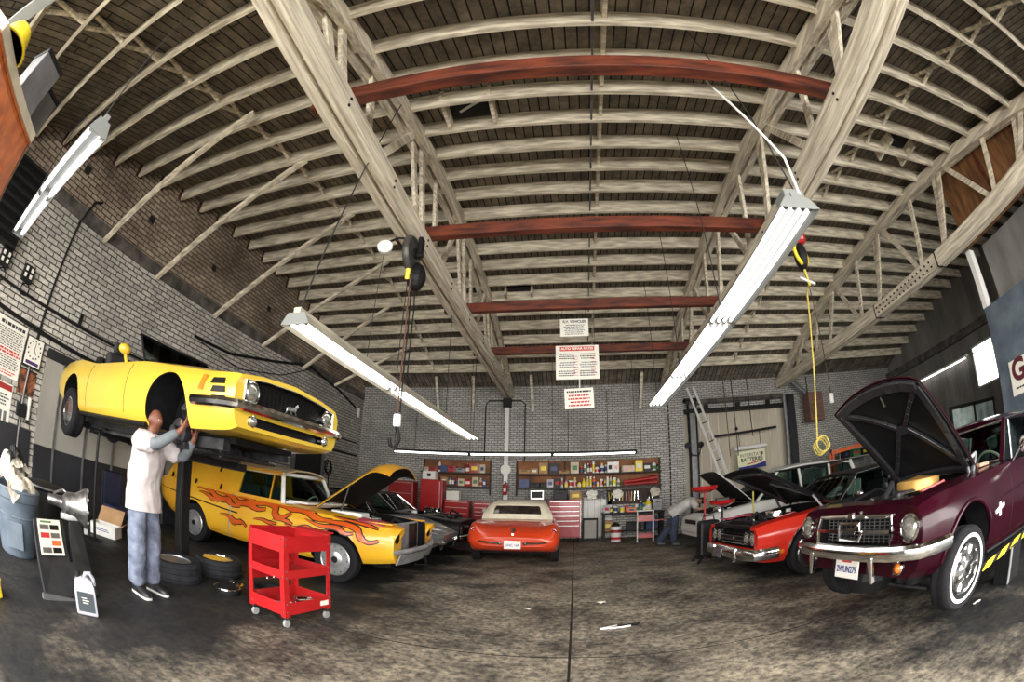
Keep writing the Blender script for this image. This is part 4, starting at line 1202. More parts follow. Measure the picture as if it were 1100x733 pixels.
    for i, p in enumerate(P_):
        d = (P_[min(i + 1, len(P_) - 1)] - P_[max(i - 1, 0)]).normalized(); nrm = V((d.y, -d.x, 0))
        if nrm.dot(p - V((1, 0, .5))) < 0: nrm = -nrm
        rings.append([p + nrm * a + V((0, 0, c)) for a, c in ((.0, -.045), (.03, -.03), (.042, 0), (.03, .03), (0, .045), (-.01, 0))])
    MB().loft(rings).build('front_bumper', M_chrome, t, smooth=40)
    # windscreen, seats, wheel
    gl = [(.52, -.70, .91), (.52, .70, .91), (.12, .60, 1.27), (.12, -.60, 1.27)]
    MB().slab(gl, .006).build('windscreen', M_cglass, t)
    MB().tube(gl, .02, 6, True).build('windscreen_frame', M_blk, t)
    for y in (-.36, .36): seat(t, -.45, y, .5, M_int)
    steering(t, .0, .36, .82)
    MB().box((.28, 0, .80), (.2, 1.25, .14)).build('dashboard', M_int, t, bevel=.03)
    MB().tube([(-1.1, -.6, .9), (-1.3, -.5, 1.0), (-1.45, 0, 1.03), (-1.3, .5, 1.0), (-1.1, .6, .9)], .08, 8).build('folded_top', M_blk, t)
    underbody(t, -2.1, 2.0, .5, .22, 1.37, -1.37)
    for s in (-1, 1):
        wheel(t, -1.37, s * .80, .20, .325, .22, .20, 'mag5')
        MB().cyl((1.37, s * .58, .22), (1.37, s * .66, .22), .13).cyl((1.37, s * .5, .22), (1.37, s * .74, .22), .05).build('brake_drum', M_engine, t)
        MB().tube([(1.3, s * .45, .3), (1.35, s * .6, .45), (1.42, s * .55, .55)], .04, 8).build('strut', M_engine, t)
    return t


carA = mustang_lifted(); pose(carA, (-4.812, 3.45, 1.411), -1.87, -.81, .46)


# ---------------------------------------------------------------- yellow panel wagon with flames, bonnet open
def wagon():
    t = thing('panel_wagon', 'yellow panel wagon with orange flames and its bonnet open', 'car')
    st = [(-2.62, [(0, .50), (.62, .50), (.70, .56), (.76, .68), (.78, .82), (.76, .96), (.6, .99), (0, 1.0)]),
          (-2.3, [(0, .40), (.74, .40), (.82, .50), (.88, .66), (.90, .84), (.84, 1.02), (.66, 1.04), (0, 1.04)]),
          (-1.46, [(0, .30), (.82, .30), (.90, .40), (.935, .60), (.93, .80), (.84, 1.02), (.66, 1.04), (0, 1.04)]),
          (-.3, [(0, .27), (.82, .27), (.90, .36), (.935, .58), (.925, .80), (.84, 1.02), (.66, 1.04), (0, 1.04)]),
          (.6, [(0, .27), (.82, .27), (.90, .36), (.935, .58), (.925, .80), (.84, .99), (.66, 1.03), (0, 1.05)]),
          (1.46, [(0, .30), (.82, .30), (.90, .40), (.935, .60), (.925, .78), (.84, .95), (.66, .99), (0, 1.02)]),
          (2.05, [(0, .36), (.80, .36), (.88, .45), (.915, .62), (.905, .76), (.83, .90), (.66, .94), (0, .96)]),
          (2.32, [(0, .40), (.76, .40), (.84, .48), (.875, .62), (.865, .75), (.80, .875), (.64, .91), (0, .92)])]
    B = Body(st, 64, sharp=(1, 5))
    bay = boxcut(1.02, 2.5, .62, .42, taper=.06); bay.data.materials.clear(); bay.data.materials.append(M_well)
    cab = boxcut(-2.2, .62, .76, .5); cab.data.materials.clear(); cab.data.materials.append(M_int)
    hl = MB()
    for s in (-1, 1): hl.cyl((2.2, s * .74, .77), (2.5, s * .74, .77), .105, n=24)
    B.mesh('body', M_yellowb, t, [arches((1.46, .37, .40, .48), (-1.46, .36, .37, .48)), bay, cab, cutter(hl, M_blk)])
    for s in (-1, 1):
        q = MB(); rr = []
        for x, k in ((2.24, 0), (2.42, 1)):
            rr.append([(x - .07 * (1 - math.sin(a)) * k, s * .74 + .125 * math.cos(a) * 1.0, .77 + .13 * math.sin(a)) for a in np.linspace(0, 2 * PI, 24, endpoint=False)])
        for x, k in ((2.42, 1), (2.24, 0)):
            rr.append([(x - .07 * (1 - math.sin(a)) * k, s * .74 + .105 * math.cos(a) * 1.0, .77 + .11 * math.sin(a)) for a in np.linspace(0, 2 * PI, 24, endpoint=False)])
        q.loft(rr, caps=False).build('headlight_hood', M_yellowb, t, smooth=40)
        MB().box((2.0, s * .70, .935), (.52, .15, .02)).build('fender_top', M_yellowb, t, bevel=.006)
    # radiator support, grille parts, bent bumper pan
    MB().box((2.18, 0, .70), (.05, 1.1, .46)).build('radiator_support', M_alum_raw, t, bevel=.02)
    MB().box((2.215, .25, .72), (.02, .36, .38)).build('radiator_core', M_blk, t)
    g = [[(2.35 + .10 * math.cos(v * 1.3) - .06 * u, v * .78, .52 - .14 * u) for v in np.linspace(-1, 1, 13)] for u in np.linspace(0, 1, 5)]
    MB().sheet(g, .02).build('lower_pan', M_alum_raw, t, smooth=40)
    MB().tube([(2.30, -.86, .55), (2.42, -.5, .56), (2.47, 0, .57), (2.44, .5, .58), (2.34, .88, .60)], .035, 8).build('bumper_bar', M_alum_raw, t)
    MB().tube([(2.40, .2, .5), (2.44, .25, .3), (2.40, .3, .16)], .02, 6).build('hanging_bracket', M_blk, t)
    engine_bay(t, 1.05, 2.15, .58, .66)
    MB().box((1.45, -.42, .97), (.5, .3, .12)).build('inner_fender_pan', M_white, t, bevel=.02)
    # greenhouse: long solid panel sides, windscreen with a white frame, pale roof
    for s in (-1, 1):
        MB().slab([(-2.42, s * .80, 1.02), (-.48, s * .83, 1.02), (-.46, s * .70, 1.44), (-2.12, s * .68, 1.42)], .03 * s).build('panel_side', M_yellowb, t, bevel=.006)
        for (x, z) in ((-2.0, 1.30), (-.95, 1.36), (-2.2, 1.06), (-1.5, 1.05), (-.85, 1.06)):
            yy = .83 - .13 * (z - 1.02) / .42
            MB().box((x, s * (yy + .012), z), (.035, .02, .1), MX.Rotation(R(20), 3, 'Y')).build('panel_clip', M_blk, t)
        q = MB()
        q.bar((-.46, s * .835, 1.0), (-.44, s * .69, 1.47), .06, .05, (0, s, 0)); q.bar((-.46, s * .69, 1.45), (.34, s * .655, 1.46), .05, .06); q.bar((-.46, s * .83, 1.02), (.44, s * .80, 1.02), .05, .05)
        q.bar((.22, s * .80, 1.02), (.20, s * .67, 1.45), .022, .03, (0, s, 0))
        q.build('door_window_frame', M_yellowb, t)
        MB().slab([(-.42, s * .815, 1.04), (.42, s * .80, 1.04), (.32, s * .665, 1.44), (-.42, s * .69, 1.45)], .004).build('side_window', M_cglass, t)
        MB().tube([(.46, s * .78, 1.0), (.42, s * .73, 1.2), (.34, s * .64, 1.46)], .035, 8).build('windscreen_pillar', M_white, t)
        MB().tube([(x, s * (B.side(x, .72) + .003), .72 + .09 * (x + 2.5) / -2.0 + .09) for x in np.linspace(-2.55, -.35, 16)], .012, 6).build('side_stripe', M_blk, t)
        MB().tube([(x, s * (B.side(x, z) + .003), z) for x, z in ((-.50, 1.0), (-.50, .8), (-.52, .6), (-.55, .4), (-.55, .3))], .014, 6).build('door_edge', M_alum_raw, t)
    g = [[(.78 - .42 * u - .30 * v * v * (1 - .55 * u), v * (.74 - .11 * u), 1.03 + .43 * u) for v in np.linspace(-1, 1, 15)] for u in np.linspace(0, 1, 6)]
    MB().sheet(g, .005).build('windscreen', M_cglass, t, smooth=60)
    MB().tube([p for p in g[0]], .022, 6).build('windscreen_sill', M_white, t)
    MB().tube([p for p in g[-1]], .035, 6).build('windscreen_header', M_white, t)
    def roofz(x, v): return 1.47 + .085 * (1 - v * v) * (1 - ((x + .9) / 1.6) ** 4 * .5)
    X = np.linspace(-2.25, .40, 22)
    rf = [[(x, v * (.72 - .05 * max(0, x)), roofz(x, v) - .05 * abs(v) ** 6) for v in np.linspace(-1, 1, 15)] for x in X]
    MB().sheet(rf, .02).build('roof', M_primer, t, smooth=50)
    for s in (-1, 1): MB().tube([(x, s * .705, 1.455) for x in np.linspace(-2.2, .36, 12)], .02, 6).build('rain_gutter', M_white if s > 0 else M_yellowb, t)
    MB().slab([(-2.42, -.80, 1.02), (-2.42, .80, 1.02), (-2.2, .68, 1.45), (-2.2, -.68, 1.45)], .03).build('tailgate', M_yellowb, t)
    MB().box((.62, 0, 1.06), (.46, 1.35, .03)).build('cowl', M_white, t, bevel=.01)
    for y in (-.36, .36): seat(t, -.25, y, .6, M_seat, .56)
    steering(t, .25, .38, .98, M_white)
    MB().box((.5, 0, .93), (.18, 1.4, .16)).build('dashboard', M_int, t, bevel=.03)
    # bonnet, hinged at the cowl
    o, pt = hood_panel(t, (.98, 0, 1.06), 1.24, .66, .60, 37, M_yellowb, M_blk, crown=.07, drop=.02, bend=.42, edge=.04, n=20, tip=.12)
    MB().bar((1.35, -.56, .98), pt(.45, -.8, .03), .02, .02).build('hood_prop', M_blk, o)
    # fender cover, flames
    MB().sheet([[(x, -y_, B.top(x, min(y_, .86)) + .012 if y_ < .86 else .80) for y_ in (.60, .70, .80, .86)] for x in np.linspace(1.75, 2.15, 5)], .008).build('fender_cover', M_pinkcloth, t)
    def sp(px, py): # a point of the painted side seen at the crop pixel, in the wagon's own frame
        q = at(170 + px / 4.583, 470 + py / 4.583, y=6.27 - .92)
        return q.x + 4.643, max(.30, min(q.z - .0, .975))
    def smooth_curve(pts, n=24):
        p = np.array(pts, float); d = np.r_[0, np.cumsum(np.hypot(*np.diff(p, axis=0).T))]; q = np.linspace(0, d[-1], n)
        # catmull-rom through the points
        res = []
        for u in q:
            i = min(max(np.searchsorted(d, u) - 1, 0), len(p) - 2); t_ = (u - d[i]) / (d[i + 1] - d[i])
            p0, p1, p2, p3 = p[max(i - 1, 0)], p[i], p[i + 1], p[min(i + 2, len(p) - 1)]
            res.append(tuple(.5 * (2 * p1 + (p2 - p0) * t_ + (2 * p0 - 5 * p1 + 4 * p2 - p3) * t_ ** 2 + (3 * p1 - p0 - 3 * p2 + p3) * t_ ** 3)))
        return res
    def lick(pts, w, off=0.):
        c = smooth_curve(pts, 44); n = len(c); P_ = [V((x, 0, z)) for x, z in c]
        for mb, grow, o0 in ((ol, .030, .005 + off), (fl, 0., .011 + off)):
            vs = []
            for i in range(n):
                t_ = i / (n - 1); d = (P_[min(i + 1, n - 1)] - P_[max(i - 1, 0)]).normalized()
                ww = (w * (.25 + 1.5 * min(t_, .25) / .5) * (1 - t_) ** .8 + grow * (1 - t_) ** .5 + .003) / 2 * (1.35 if t_ > .2 else 1)
                k = V((-d.z, 0, d.x)) * ww
                for u in (-1, -.33, .33, 1): vs.append(P_[i] + k * u)
            out = []
            for o_ in (o0, o0 + .005): out += [(q.x, -(B.side(q.x, min(q.z, .985)) + o_), min(q.z, .985)) for q in vs]
            m = 4 * n; fs = []
            for i in range(n - 1):
                for j in range(3):
                    a = 4 * i + j; fs += [(m + a, m + a + 4, m + a + 5, m + a + 1)]
                fs += [(4 * i, 4 * i + 4, m + 4 * i + 4, m + 4 * i), (4 * i + 3, m + 4 * i + 3, m + 4 * i + 7, 4 * i + 7)]
            mb.add(out, fs)
    ol = MB(); fl = MB()
    for pts, w_ in (([(640, 372), (600, 392), (565, 378), (560, 340), (520, 322), (470, 322), (440, 296), (405, 282), (368, 292)], .085),
                    ([(520, 352), (480, 352), (450, 330), (425, 322), (385, 318), (352, 288), (318, 262), (272, 262)], .09),
                    ([(400, 338), (362, 330), (340, 306), (312, 302), (282, 288), (262, 268), (232, 250), (186, 241)], .085),
                    ([(300, 312), (272, 302), (250, 284), (222, 268), (200, 262)], .05),
                    ([(832, 408), (770, 402), (720, 372), (680, 356), (640, 354), (600, 338), (560, 312), (500, 300)], .075),
                    ([(430, 440), (412, 416), (380, 412), (352, 386), (305, 372)], .06),
                    ([(380, 430), (362, 412), (352, 396), (338, 388)], .035),
                    ([(575, 422), (540, 418), (505, 402), (462, 398)], .04), ([(650, 428), (620, 410), (590, 402), (552, 402)], .045)):
        lick([sp(*p) for p in pts], w_)
    for pts, w_ in (([(2.12, .70), (1.98, .66), (1.86, .72), (1.80, .82), (1.6, .87), (1.3, .88), (1.05, .95)], .07), ([(1.75, .76), (1.62, .74), (1.5, .80), (1.2, .80), (.95, .86)], .06), ([(1.35, .74), (1.15, .70), (1.0, .74), (.8, .70), (.6, .72)], .05), ([(2.1, .86), (1.9, .90), (1.65, .93), (1.4, .955)], .03)):
        lick(pts, w_)
    ol.build('flame_outline', M_flout, t); fl.build('flame_fill', M_orange_fl, t)
    for s in (-1, 1):
        wheel(t, 1.46, s * .82, .34, .345, .2, .235, 'moon'); wheel(t, -1.46, s * .80, .33, .335, .2, .225, 'moon')
    MB().box((.0, 0, .33), (4.4, 1.3, .06)).build('underbody', M_well, t)
    return t


carB = wagon(); pose(carB, (-4.643, 6.27, 0), 2.08)


# ---------------------------------------------------------------- orange-red roadster from behind
def roadster():
    t = thing('roadster_car', 'orange-red roadster with a cream soft top seen from behind', 'car')
    st = [(-2.20, [(0, .42), (.50, .42), (.66, .46), (.71, .50), (.68, .54), (.52, .58), (.30, .60), (0, .605)]),
          (-2.14, [(0, .36), (.60, .36), (.77, .41), (.83, .50), (.80, .58), (.66, .665), (.40, .675), (0, .68)]),
          (-2.02, [(0, .31), (.70, .31), (.85, .38), (.895, .52), (.875, .66), (.755, .775), (.48, .745), (0, .755)]),
          (-1.8, [(0, .26), (.78, .26), (.88, .36), (.915, .55), (.90, .72), (.79, .87), (.54, .82), (0, .825)]),
          (-1.3, [(0, .22), (.80, .22), (.89, .33), (.92, .55), (.89, .76), (.79, .89), (.56, .895), (0, .91)]),
          (-.6, [(0, .20), (.78, .20), (.86, .30), (.89, .52), (.87, .74), (.78, .87), (.58, .89), (0, .89)]),
          (.5, [(0, .20), (.78, .20), (.86, .30), (.88, .52), (.87, .72), (.78, .86), (.58, .89), (0, .91)]),
          (1.3, [(0, .22), (.78, .22), (.87, .32), (.90, .54), (.88, .72), (.78, .86), (.5, .86), (0, .88)]),
          (2.0, [(0, .34), (.64, .34), (.76, .42), (.80, .56), (.77, .68), (.66, .78), (.4, .76), (0, .76)])]
    B = Body(st, 60)
    cab = boxcut(-.75, .45, .66, .45); cab.data.materials.clear(); cab.data.materials.append(M_int)
    B.mesh('body', M_rpaint, t, [arches((-1.3, .34, .37, .5), (1.3, .34, .37, .5)), cab])
    # soft top with rear window
    def ring(u):
        w = .78 - .18 * math.sin(PI * .5 * min(u * 1.15, 1)); return w
    def top_pt(u, v):
        # u: 0 at the deck, .45 at the rear brow, 1 at the windscreen; v across
        xx = pchip([0, .12, .34, .45, .6, .8, 1], [-1.16, -1.08, -.90, -.78, -.5, -.1, .28], u)[0]
        zz = pchip([0, .12, .34, .45, .6, .8, 1], [.89, 1.0, 1.18, 1.245, 1.285, 1.30, 1.265], u)[0]
        ww = pchip([0, .12, .34, .45, .6, .8, 1], [.76, .745, .675, .645, .625, .60, .58], u)[0]
        av = abs(v)
        return V((xx + (.14 * av ** 4 if u < .5 else .14 * av ** 4 * (1 - u) * 2), ww * v, zz + .02 * (1 - v * v) - (.0 if u < .2 else .05) * av ** 9))
    tp = MB().sheet([[top_pt(u, v) for v in np.linspace(-1, 1, 25)] for u in np.linspace(0, 1, 26)], .014).build('soft_top', M_creamtop, t, smooth=50)
    for s in (-1, 1):
        q = [top_pt(u, s * .985) + V((0, 0, -.008)) for u in np.linspace(.0, 1, 12)] + [V((.42, s * .70, .90))]
        MB().prism(q, (0, -s * .012, 0)).build('top_side', M_creamtop, tp)
        MB().slab([(-.42, s * .715, .93), (.36, s * .69, .93), (.26, s * .60, 1.19), (-.34, s * .645, 1.20)], .006 * s).build('side_window', M_cglass, tp)
    def onb(u, v): return top_pt(.10 + .235 * u, v * .70) + V((-.016, 0, .012))
    MB().sheet([[onb(u, v) for v in np.linspace(-1, 1, 15)] for u in np.linspace(0, 1, 6)], .005).build('rear_window', mat('dark_rear_window', (.05, .035, .03), .1, var=.6, scale=5, coat=.5), tp, smooth=50)
    MB().tube([onb(0, v) for v in np.linspace(-1, 1, 9)] + [onb(1, v) for v in np.linspace(1, -1, 9)], .014, 6, True).build('window_seam', M_creamtop, tp)
    # tail: round lamps in pods, bumperettes, plate, emblem, deck seam
    for s in (-1, 1):
        lamp(t, (-2.045, s * .775, .71), .05, (-1, s * .1, .25), 'tail_light', M_redlens, M_chrome)
        MB().tube([(-2.02, s * .80, .64), (-2.10, s * .82, .5), (-2.04, s * .83, .36)], .03, 8).build('bumper_guard', M_chrome, t)
        MB().tube([(-2.12, s * .78, .52), (-2.19, s * .62, .505), (-2.235, s * .45, .49), (-2.235, s * .24, .485)], .026, 8).ball((-2.235, s * .24, .485), .042).build('bumper_blade', M_chrome, t)
        MB().tube([(x, s * .50, B.top(x, .50) + .0) for x in np.linspace(-2.0, -1.15, 8)], .004, 5).build('deck_seam', M_redd, t)
        lamp(t, (-2.02, s * .78, .42), .035, (-1, 0, 0), 'exhaust_port', M_blk, M_chrome)
    MB().lathe([(.05, 0), (.045, .012), (.001, .015)], (-2.075, 0, .725), (-1, 0, .9), 22).build('round_emblem', M_chrome, t); MB().cyl((-2.15, 0, .655), (-2.185, 0, .66), .018).build('deck_lock', M_chrome, t)
    MB().box((-2.225, 0, .455), (.012, .32, .165)).build('licence_plate', M_plate, t, bevel=.004)
    text('UNIC 10A', .075, M_plblue, t, (-2.233, 0, .445), (R(90), 0, R(-90)), 'plate_lettering', bold=.001, sx=.8)
    MB().box((-2.233, -.1, .52), (.004, .03, .02)).build('plate_sticker', M_inkr, t)
    MB().ball((.32, .90, 1.02), (.07, .075, .06)).cyl((.32, .84, .9), (.32, .89, 1.0), .014).build('door_mirror', M_creamtop, t, smooth=60)
    for y in (-.34, .34): seat(t, -.35, y, .45, M_int)
    steering(t, .15, .34, .85)
    g2 = [(.42, -.66, .90), (.42, .66, .90), (.2, .57, 1.25), (.2, -.57, 1.25)]
    MB().slab(g2, .006).build('windscreen', M_cglass, t); MB().tube(g2, .018, 6, True).build('windscreen_frame', M_chrome, t)
    for s in (-1, 1):
        wheel(t, -1.3, s * .80, .33, .33, .19, .2, 'cover'); wheel(t, 1.3, s * .78, .33, .33, .19, .2, 'cover')
    MB().box((0, 0, .27), (3.8, 1.3, .06)).build('underbody', M_well, t)
    return t


carC = roadster(); pose(carC, (-1.275, 10.726, 0), 93.1)


# ---------------------------------------------------------------- red muscle car, black bonnet open
def muscle():
    t = thing('muscle_car', 'bright red coupe with a black roof and open black bonnet', 'car')
    st = [(-2.5, [(0, .45), (.70, .45), (.80, .52), (.84, .66), (.82, .80), (.74, .90), (.5, .92), (0, .92)]),
          (-1.42, [(0, .24), (.82, .24), (.91, .34), (.945, .58), (.93, .78), (.83, .94), (.6, .96), (0, .97)]),
          (-.3, [(0, .22), (.82, .22), (.90, .32), (.935, .54), (.92, .76), (.82, .92), (.6, .94), (0, .94)]),
          (.7, [(0, .22), (.82, .22), (.90, .32), (.935, .54), (.925, .75), (.82, .92), (.6, .95), (0, .97)]),
          (1.42, [(0, .25), (.82, .25), (.91, .35), (.95, .56), (.935, .72), (.83, .88), (.62, .91), (0, .93)]),
          (2.05, [(0, .28), (.80, .28), (.88, .38), (.92, .56), (.91, .70), (.82, .84), (.62, .865), (0, .88)]),
          (2.30, [(0, .33), (.76, .33), (.84, .42), (.89, .56), (.885, .68), (.80, .80), (.6, .82), (0, .83)])]
    B = Body(st, 60, sharp=(1, 5))
    bay = boxcut(.78, 2.5, .66, .60); bay.data.materials.clear(); bay.data.materials.append(M_well)
    cab = boxcut(-1.25, .55, .72, .42); cab.data.materials.clear(); cab.data.materials.append(M_int)
    nose = cutter(MB().box((2.32, 0, .635), (.2, 1.56, .25)), M_blk)
    B.mesh('body', M_chev, t, [arches((1.42, .35, .395, .5), (-1.42, .35, .39, .5)), bay, cab, nose])
    for k, z in enumerate((.55, .60, .65, .70)): MB().box((2.26, 0, z), (.03, .82, .014)).build('grille_bar', M_chrome if k in (0, 3) else M_steelgrey, t)
    MB().box((2.275, 0, .63), (.02, .82, .045)).build('grille_centre', M_blk, t); MB().box((2.29, 0, .63), (.012, .13, .035)).build('grille_badge', M_chrome, t)
    for s in (-1, 1):
        for y in (.50, .69): lamp(t, (2.27, s * y, .635), .078, (1, 0, 0))
        MB().box((2.25, s * .595, .635), (.012, .40, .22)).build('headlight_panel', M_blk, t)
        MB().tube(arch_lip(B, 1.42, .35, .40, s), .013, 6).build('arch_trim', M_chrome, t); MB().tube(arch_lip(B, -1.42, .35, .395, s), .013, 6).build('arch_trim', M_chrome, t)
        q = [(x, s * (B.side(x, z) + .004), z) for x, z in ((1.88, .40), (2.06, .40), (2.06, .455), (1.88, .455))]
        MB().slab(q, .008 * -s).build('side_marker', M_amber, t)
        for x in (.60, -.65): MB().tube([(x, s * (B.side(x, z) + .001), z) for z in np.linspace(.26, .88, 8)], .004, 5).build('door_gap', M_blk, t)
        lamp(t, (2.36, s * .55, .415), .045, (1, 0, 0), 'parking_light', M_lens)
    P_ = [V(p) for p in [(1.98, .925, .425), (2.2, .91, .425), (2.32, .86, .425), (2.38, .7, .425), (2.40, .3, .43), (2.40, 0, .43)]]
    P_ += [V((p.x, -p.y, p.z)) for p in P_[-2::-1]]
    rings = []
    for i, p in enumerate(P_):
        d = (P_[min(i + 1, len(P_) - 1)] - P_[max(i - 1, 0)]).normalized(); nrm = V((d.y, -d.x, 0))
        if nrm.dot(p - V((1, 0, p.z))) < 0: nrm = -nrm
        rings.append([p + nrm * a + V((0, 0, c)) for a, c in ((-.01, -.085), (.022, -.075), (.035, -.02), (.035, .03), (.0, .085), (-.02, .08), (-.02, -.06))])
    MB().loft(rings).build('front_bumper', M_chrome, t, smooth=40)
    for s in (-1, 1): MB().prism([(2.435, s * .38, .50), (2.435, s * .42, .50), (2.44, s * .42, .30), (2.44, s * .38, .30)], (-.03, 0, 0)).build('bumper_guard', M_chrome, t)
    MB().box((2.445, -.2, .40), (.01, .30, .15)).build('licence_plate', M_steelgrey, t)
    engine_bay(t, .85, 2.12, .62, .66)
    MB().box((2.2, 0, .79), (.12, 1.3, .05)).build('radiator_support', M_blk, t, bevel=.01)
    for s in (-1, 1): MB().tube([(2.18, s * .6, .82), (1.5, s * .5, .86), (.95, s * .58, .9)], .016, 6).build('loom', M_blk, t)
    MB().sheet([[(x, -y, .885 + .02 * math.sin(9 * x + y * 7)) for y in (.52, .66, .80, .92)] for x in np.linspace(1.35, 2.1, 7)], .012).build('fender_cover', M_pinkcloth, t, smooth=60)
    # greenhouse
    X = np.linspace(-1.5, .22, 18)
    def rz(x): return pchip([-1.75, -1.2, -.6, -.1, .25], [1.12, 1.27, 1.33, 1.33, 1.285], x)[0]
    MB().sheet([[(x, v * (.635 + .01 * (1 - abs(x))), rz(x) + .035 * (1 - v * v) - .03 * abs(v) ** 8) for v in np.linspace(-1, 1, 13)] for x in X], .03).build('roof', M_blk, t, smooth=40)
    ws = [(.72, -.72, .965), (.74, 0, .985), (.72, .72, .965), (.24, .62, 1.285), (.26, 0, 1.32), (.24, -.62, 1.285)]
    g = [[(ws[0][0] + .04 * (1 - v * v) + (ws[3][0] - ws[0][0]) * u, v * (.74 - .11 * u), .97 + .315 * u + .02 * (1 - v * v)) for v in np.linspace(-1, 1, 11)] for u in np.linspace(0, 1, 5)]
    MB().sheet(g, .005).build('windscreen', M_cglass, t, smooth=60)
    for s in (-1, 1):
        MB().bar((.72, s * .75, .95), (.22, s * .635, 1.30), .05, .035, (0, 0, 1)).build('windscreen_pillar', M_blk, t)
        MB().tube([(.70, s * .765, .955), (.20, s * .655, 1.31), (-.4, s * .66, 1.335), (-.95, s * .665, 1.29), (-1.15, s * .70, 1.1), (-1.2, s * .78, .95)], .012, 6).build('window_trim', M_chrome, t)
        MB().prism([(-1.0, s * .68, 1.29), (-1.18, s * .77, .94), (-2.0, s * .74, .93), (-1.62, s * .66, 1.18)], (0, -s * .03, 0)).build('rear_pillar', M_blk, t)
        MB().slab([(.62, s * .755, .955), (-1.12, s * .775, .955), (-.92, s * .675, 1.28), (.2, s * .655, 1.30)], .004).build('side_window', M_cglass, t)
        MB().tube([(.42, s * .765, .95), (.24, s * .665, 1.28)], .011, 6).build('vent_bar', M_chrome, t)
        MB().ball((.45, s * .99, 1.0), (.05, .075, .06)).cyl((.45, s * .88, .93), (.45, s * .97, .98), .014).build('door_mirror', M_chrome, t, smooth=60)
    for y in (-.38, .38): seat(t, -.2, y, .52, M_int)
    seat(t, -.95, 0, .55, M_int, 1.2, .45, head=False); steering(t, .3, .38, .9)
    MB().box((.52, 0, .87), (.2, 1.35, .15)).build('dashboard', M_int, t, bevel=.03); MB().sheet([[(-1.35 - .5 * u, v * .6, 1.25 - .32 * u) for v in (-1, 0, 1)] for u in (0, 1)], .005).build('rear_window', M_cglass, t)
    MB().prism([(.15, .3, .98), (.15, .68, .98), (.12, .66, 1.22), (.12, .34, 1.2)], (.01, 0, 0)).build('paper_mat', mat('pale_green_paper', (.55, .68, .60), .6), t)
    o, pt = hood_panel(t, (.80, 0, .985), 1.46, .70, .66, 27, M_blackp, M_blk, crown=.03, drop=.03, edge=.03, ribs=[((.1, -.8), (.9, -.8), .06), ((.1, .8), (.9, .8), .06), ((.9, -.8), (.9, .8), .08), ((.15, -.75), (.6, 0), .05), ((.15, .75), (.6, 0), .05)])
    for s in (-1, 1): MB().bar((.98, s * .66, .9), pt(.25, s * .85, .03), .03, .03).build('hood_hinge', M_steelgrey, o)
    for s in (-1, 1):
        wheel(t, 1.42, s * .85, .335, .335, .23, .235, 'mag5'); wheel(t, -1.42, s * .84, .34, .34, .25, .235, 'mag5')
    MB().box((0, 0, .29), (4.2, 1.3, .06)).build('underbody', M_well, t)
    return t


carD = muscle(); pose(carD, (4.66, 6.677, 0), 184.78)


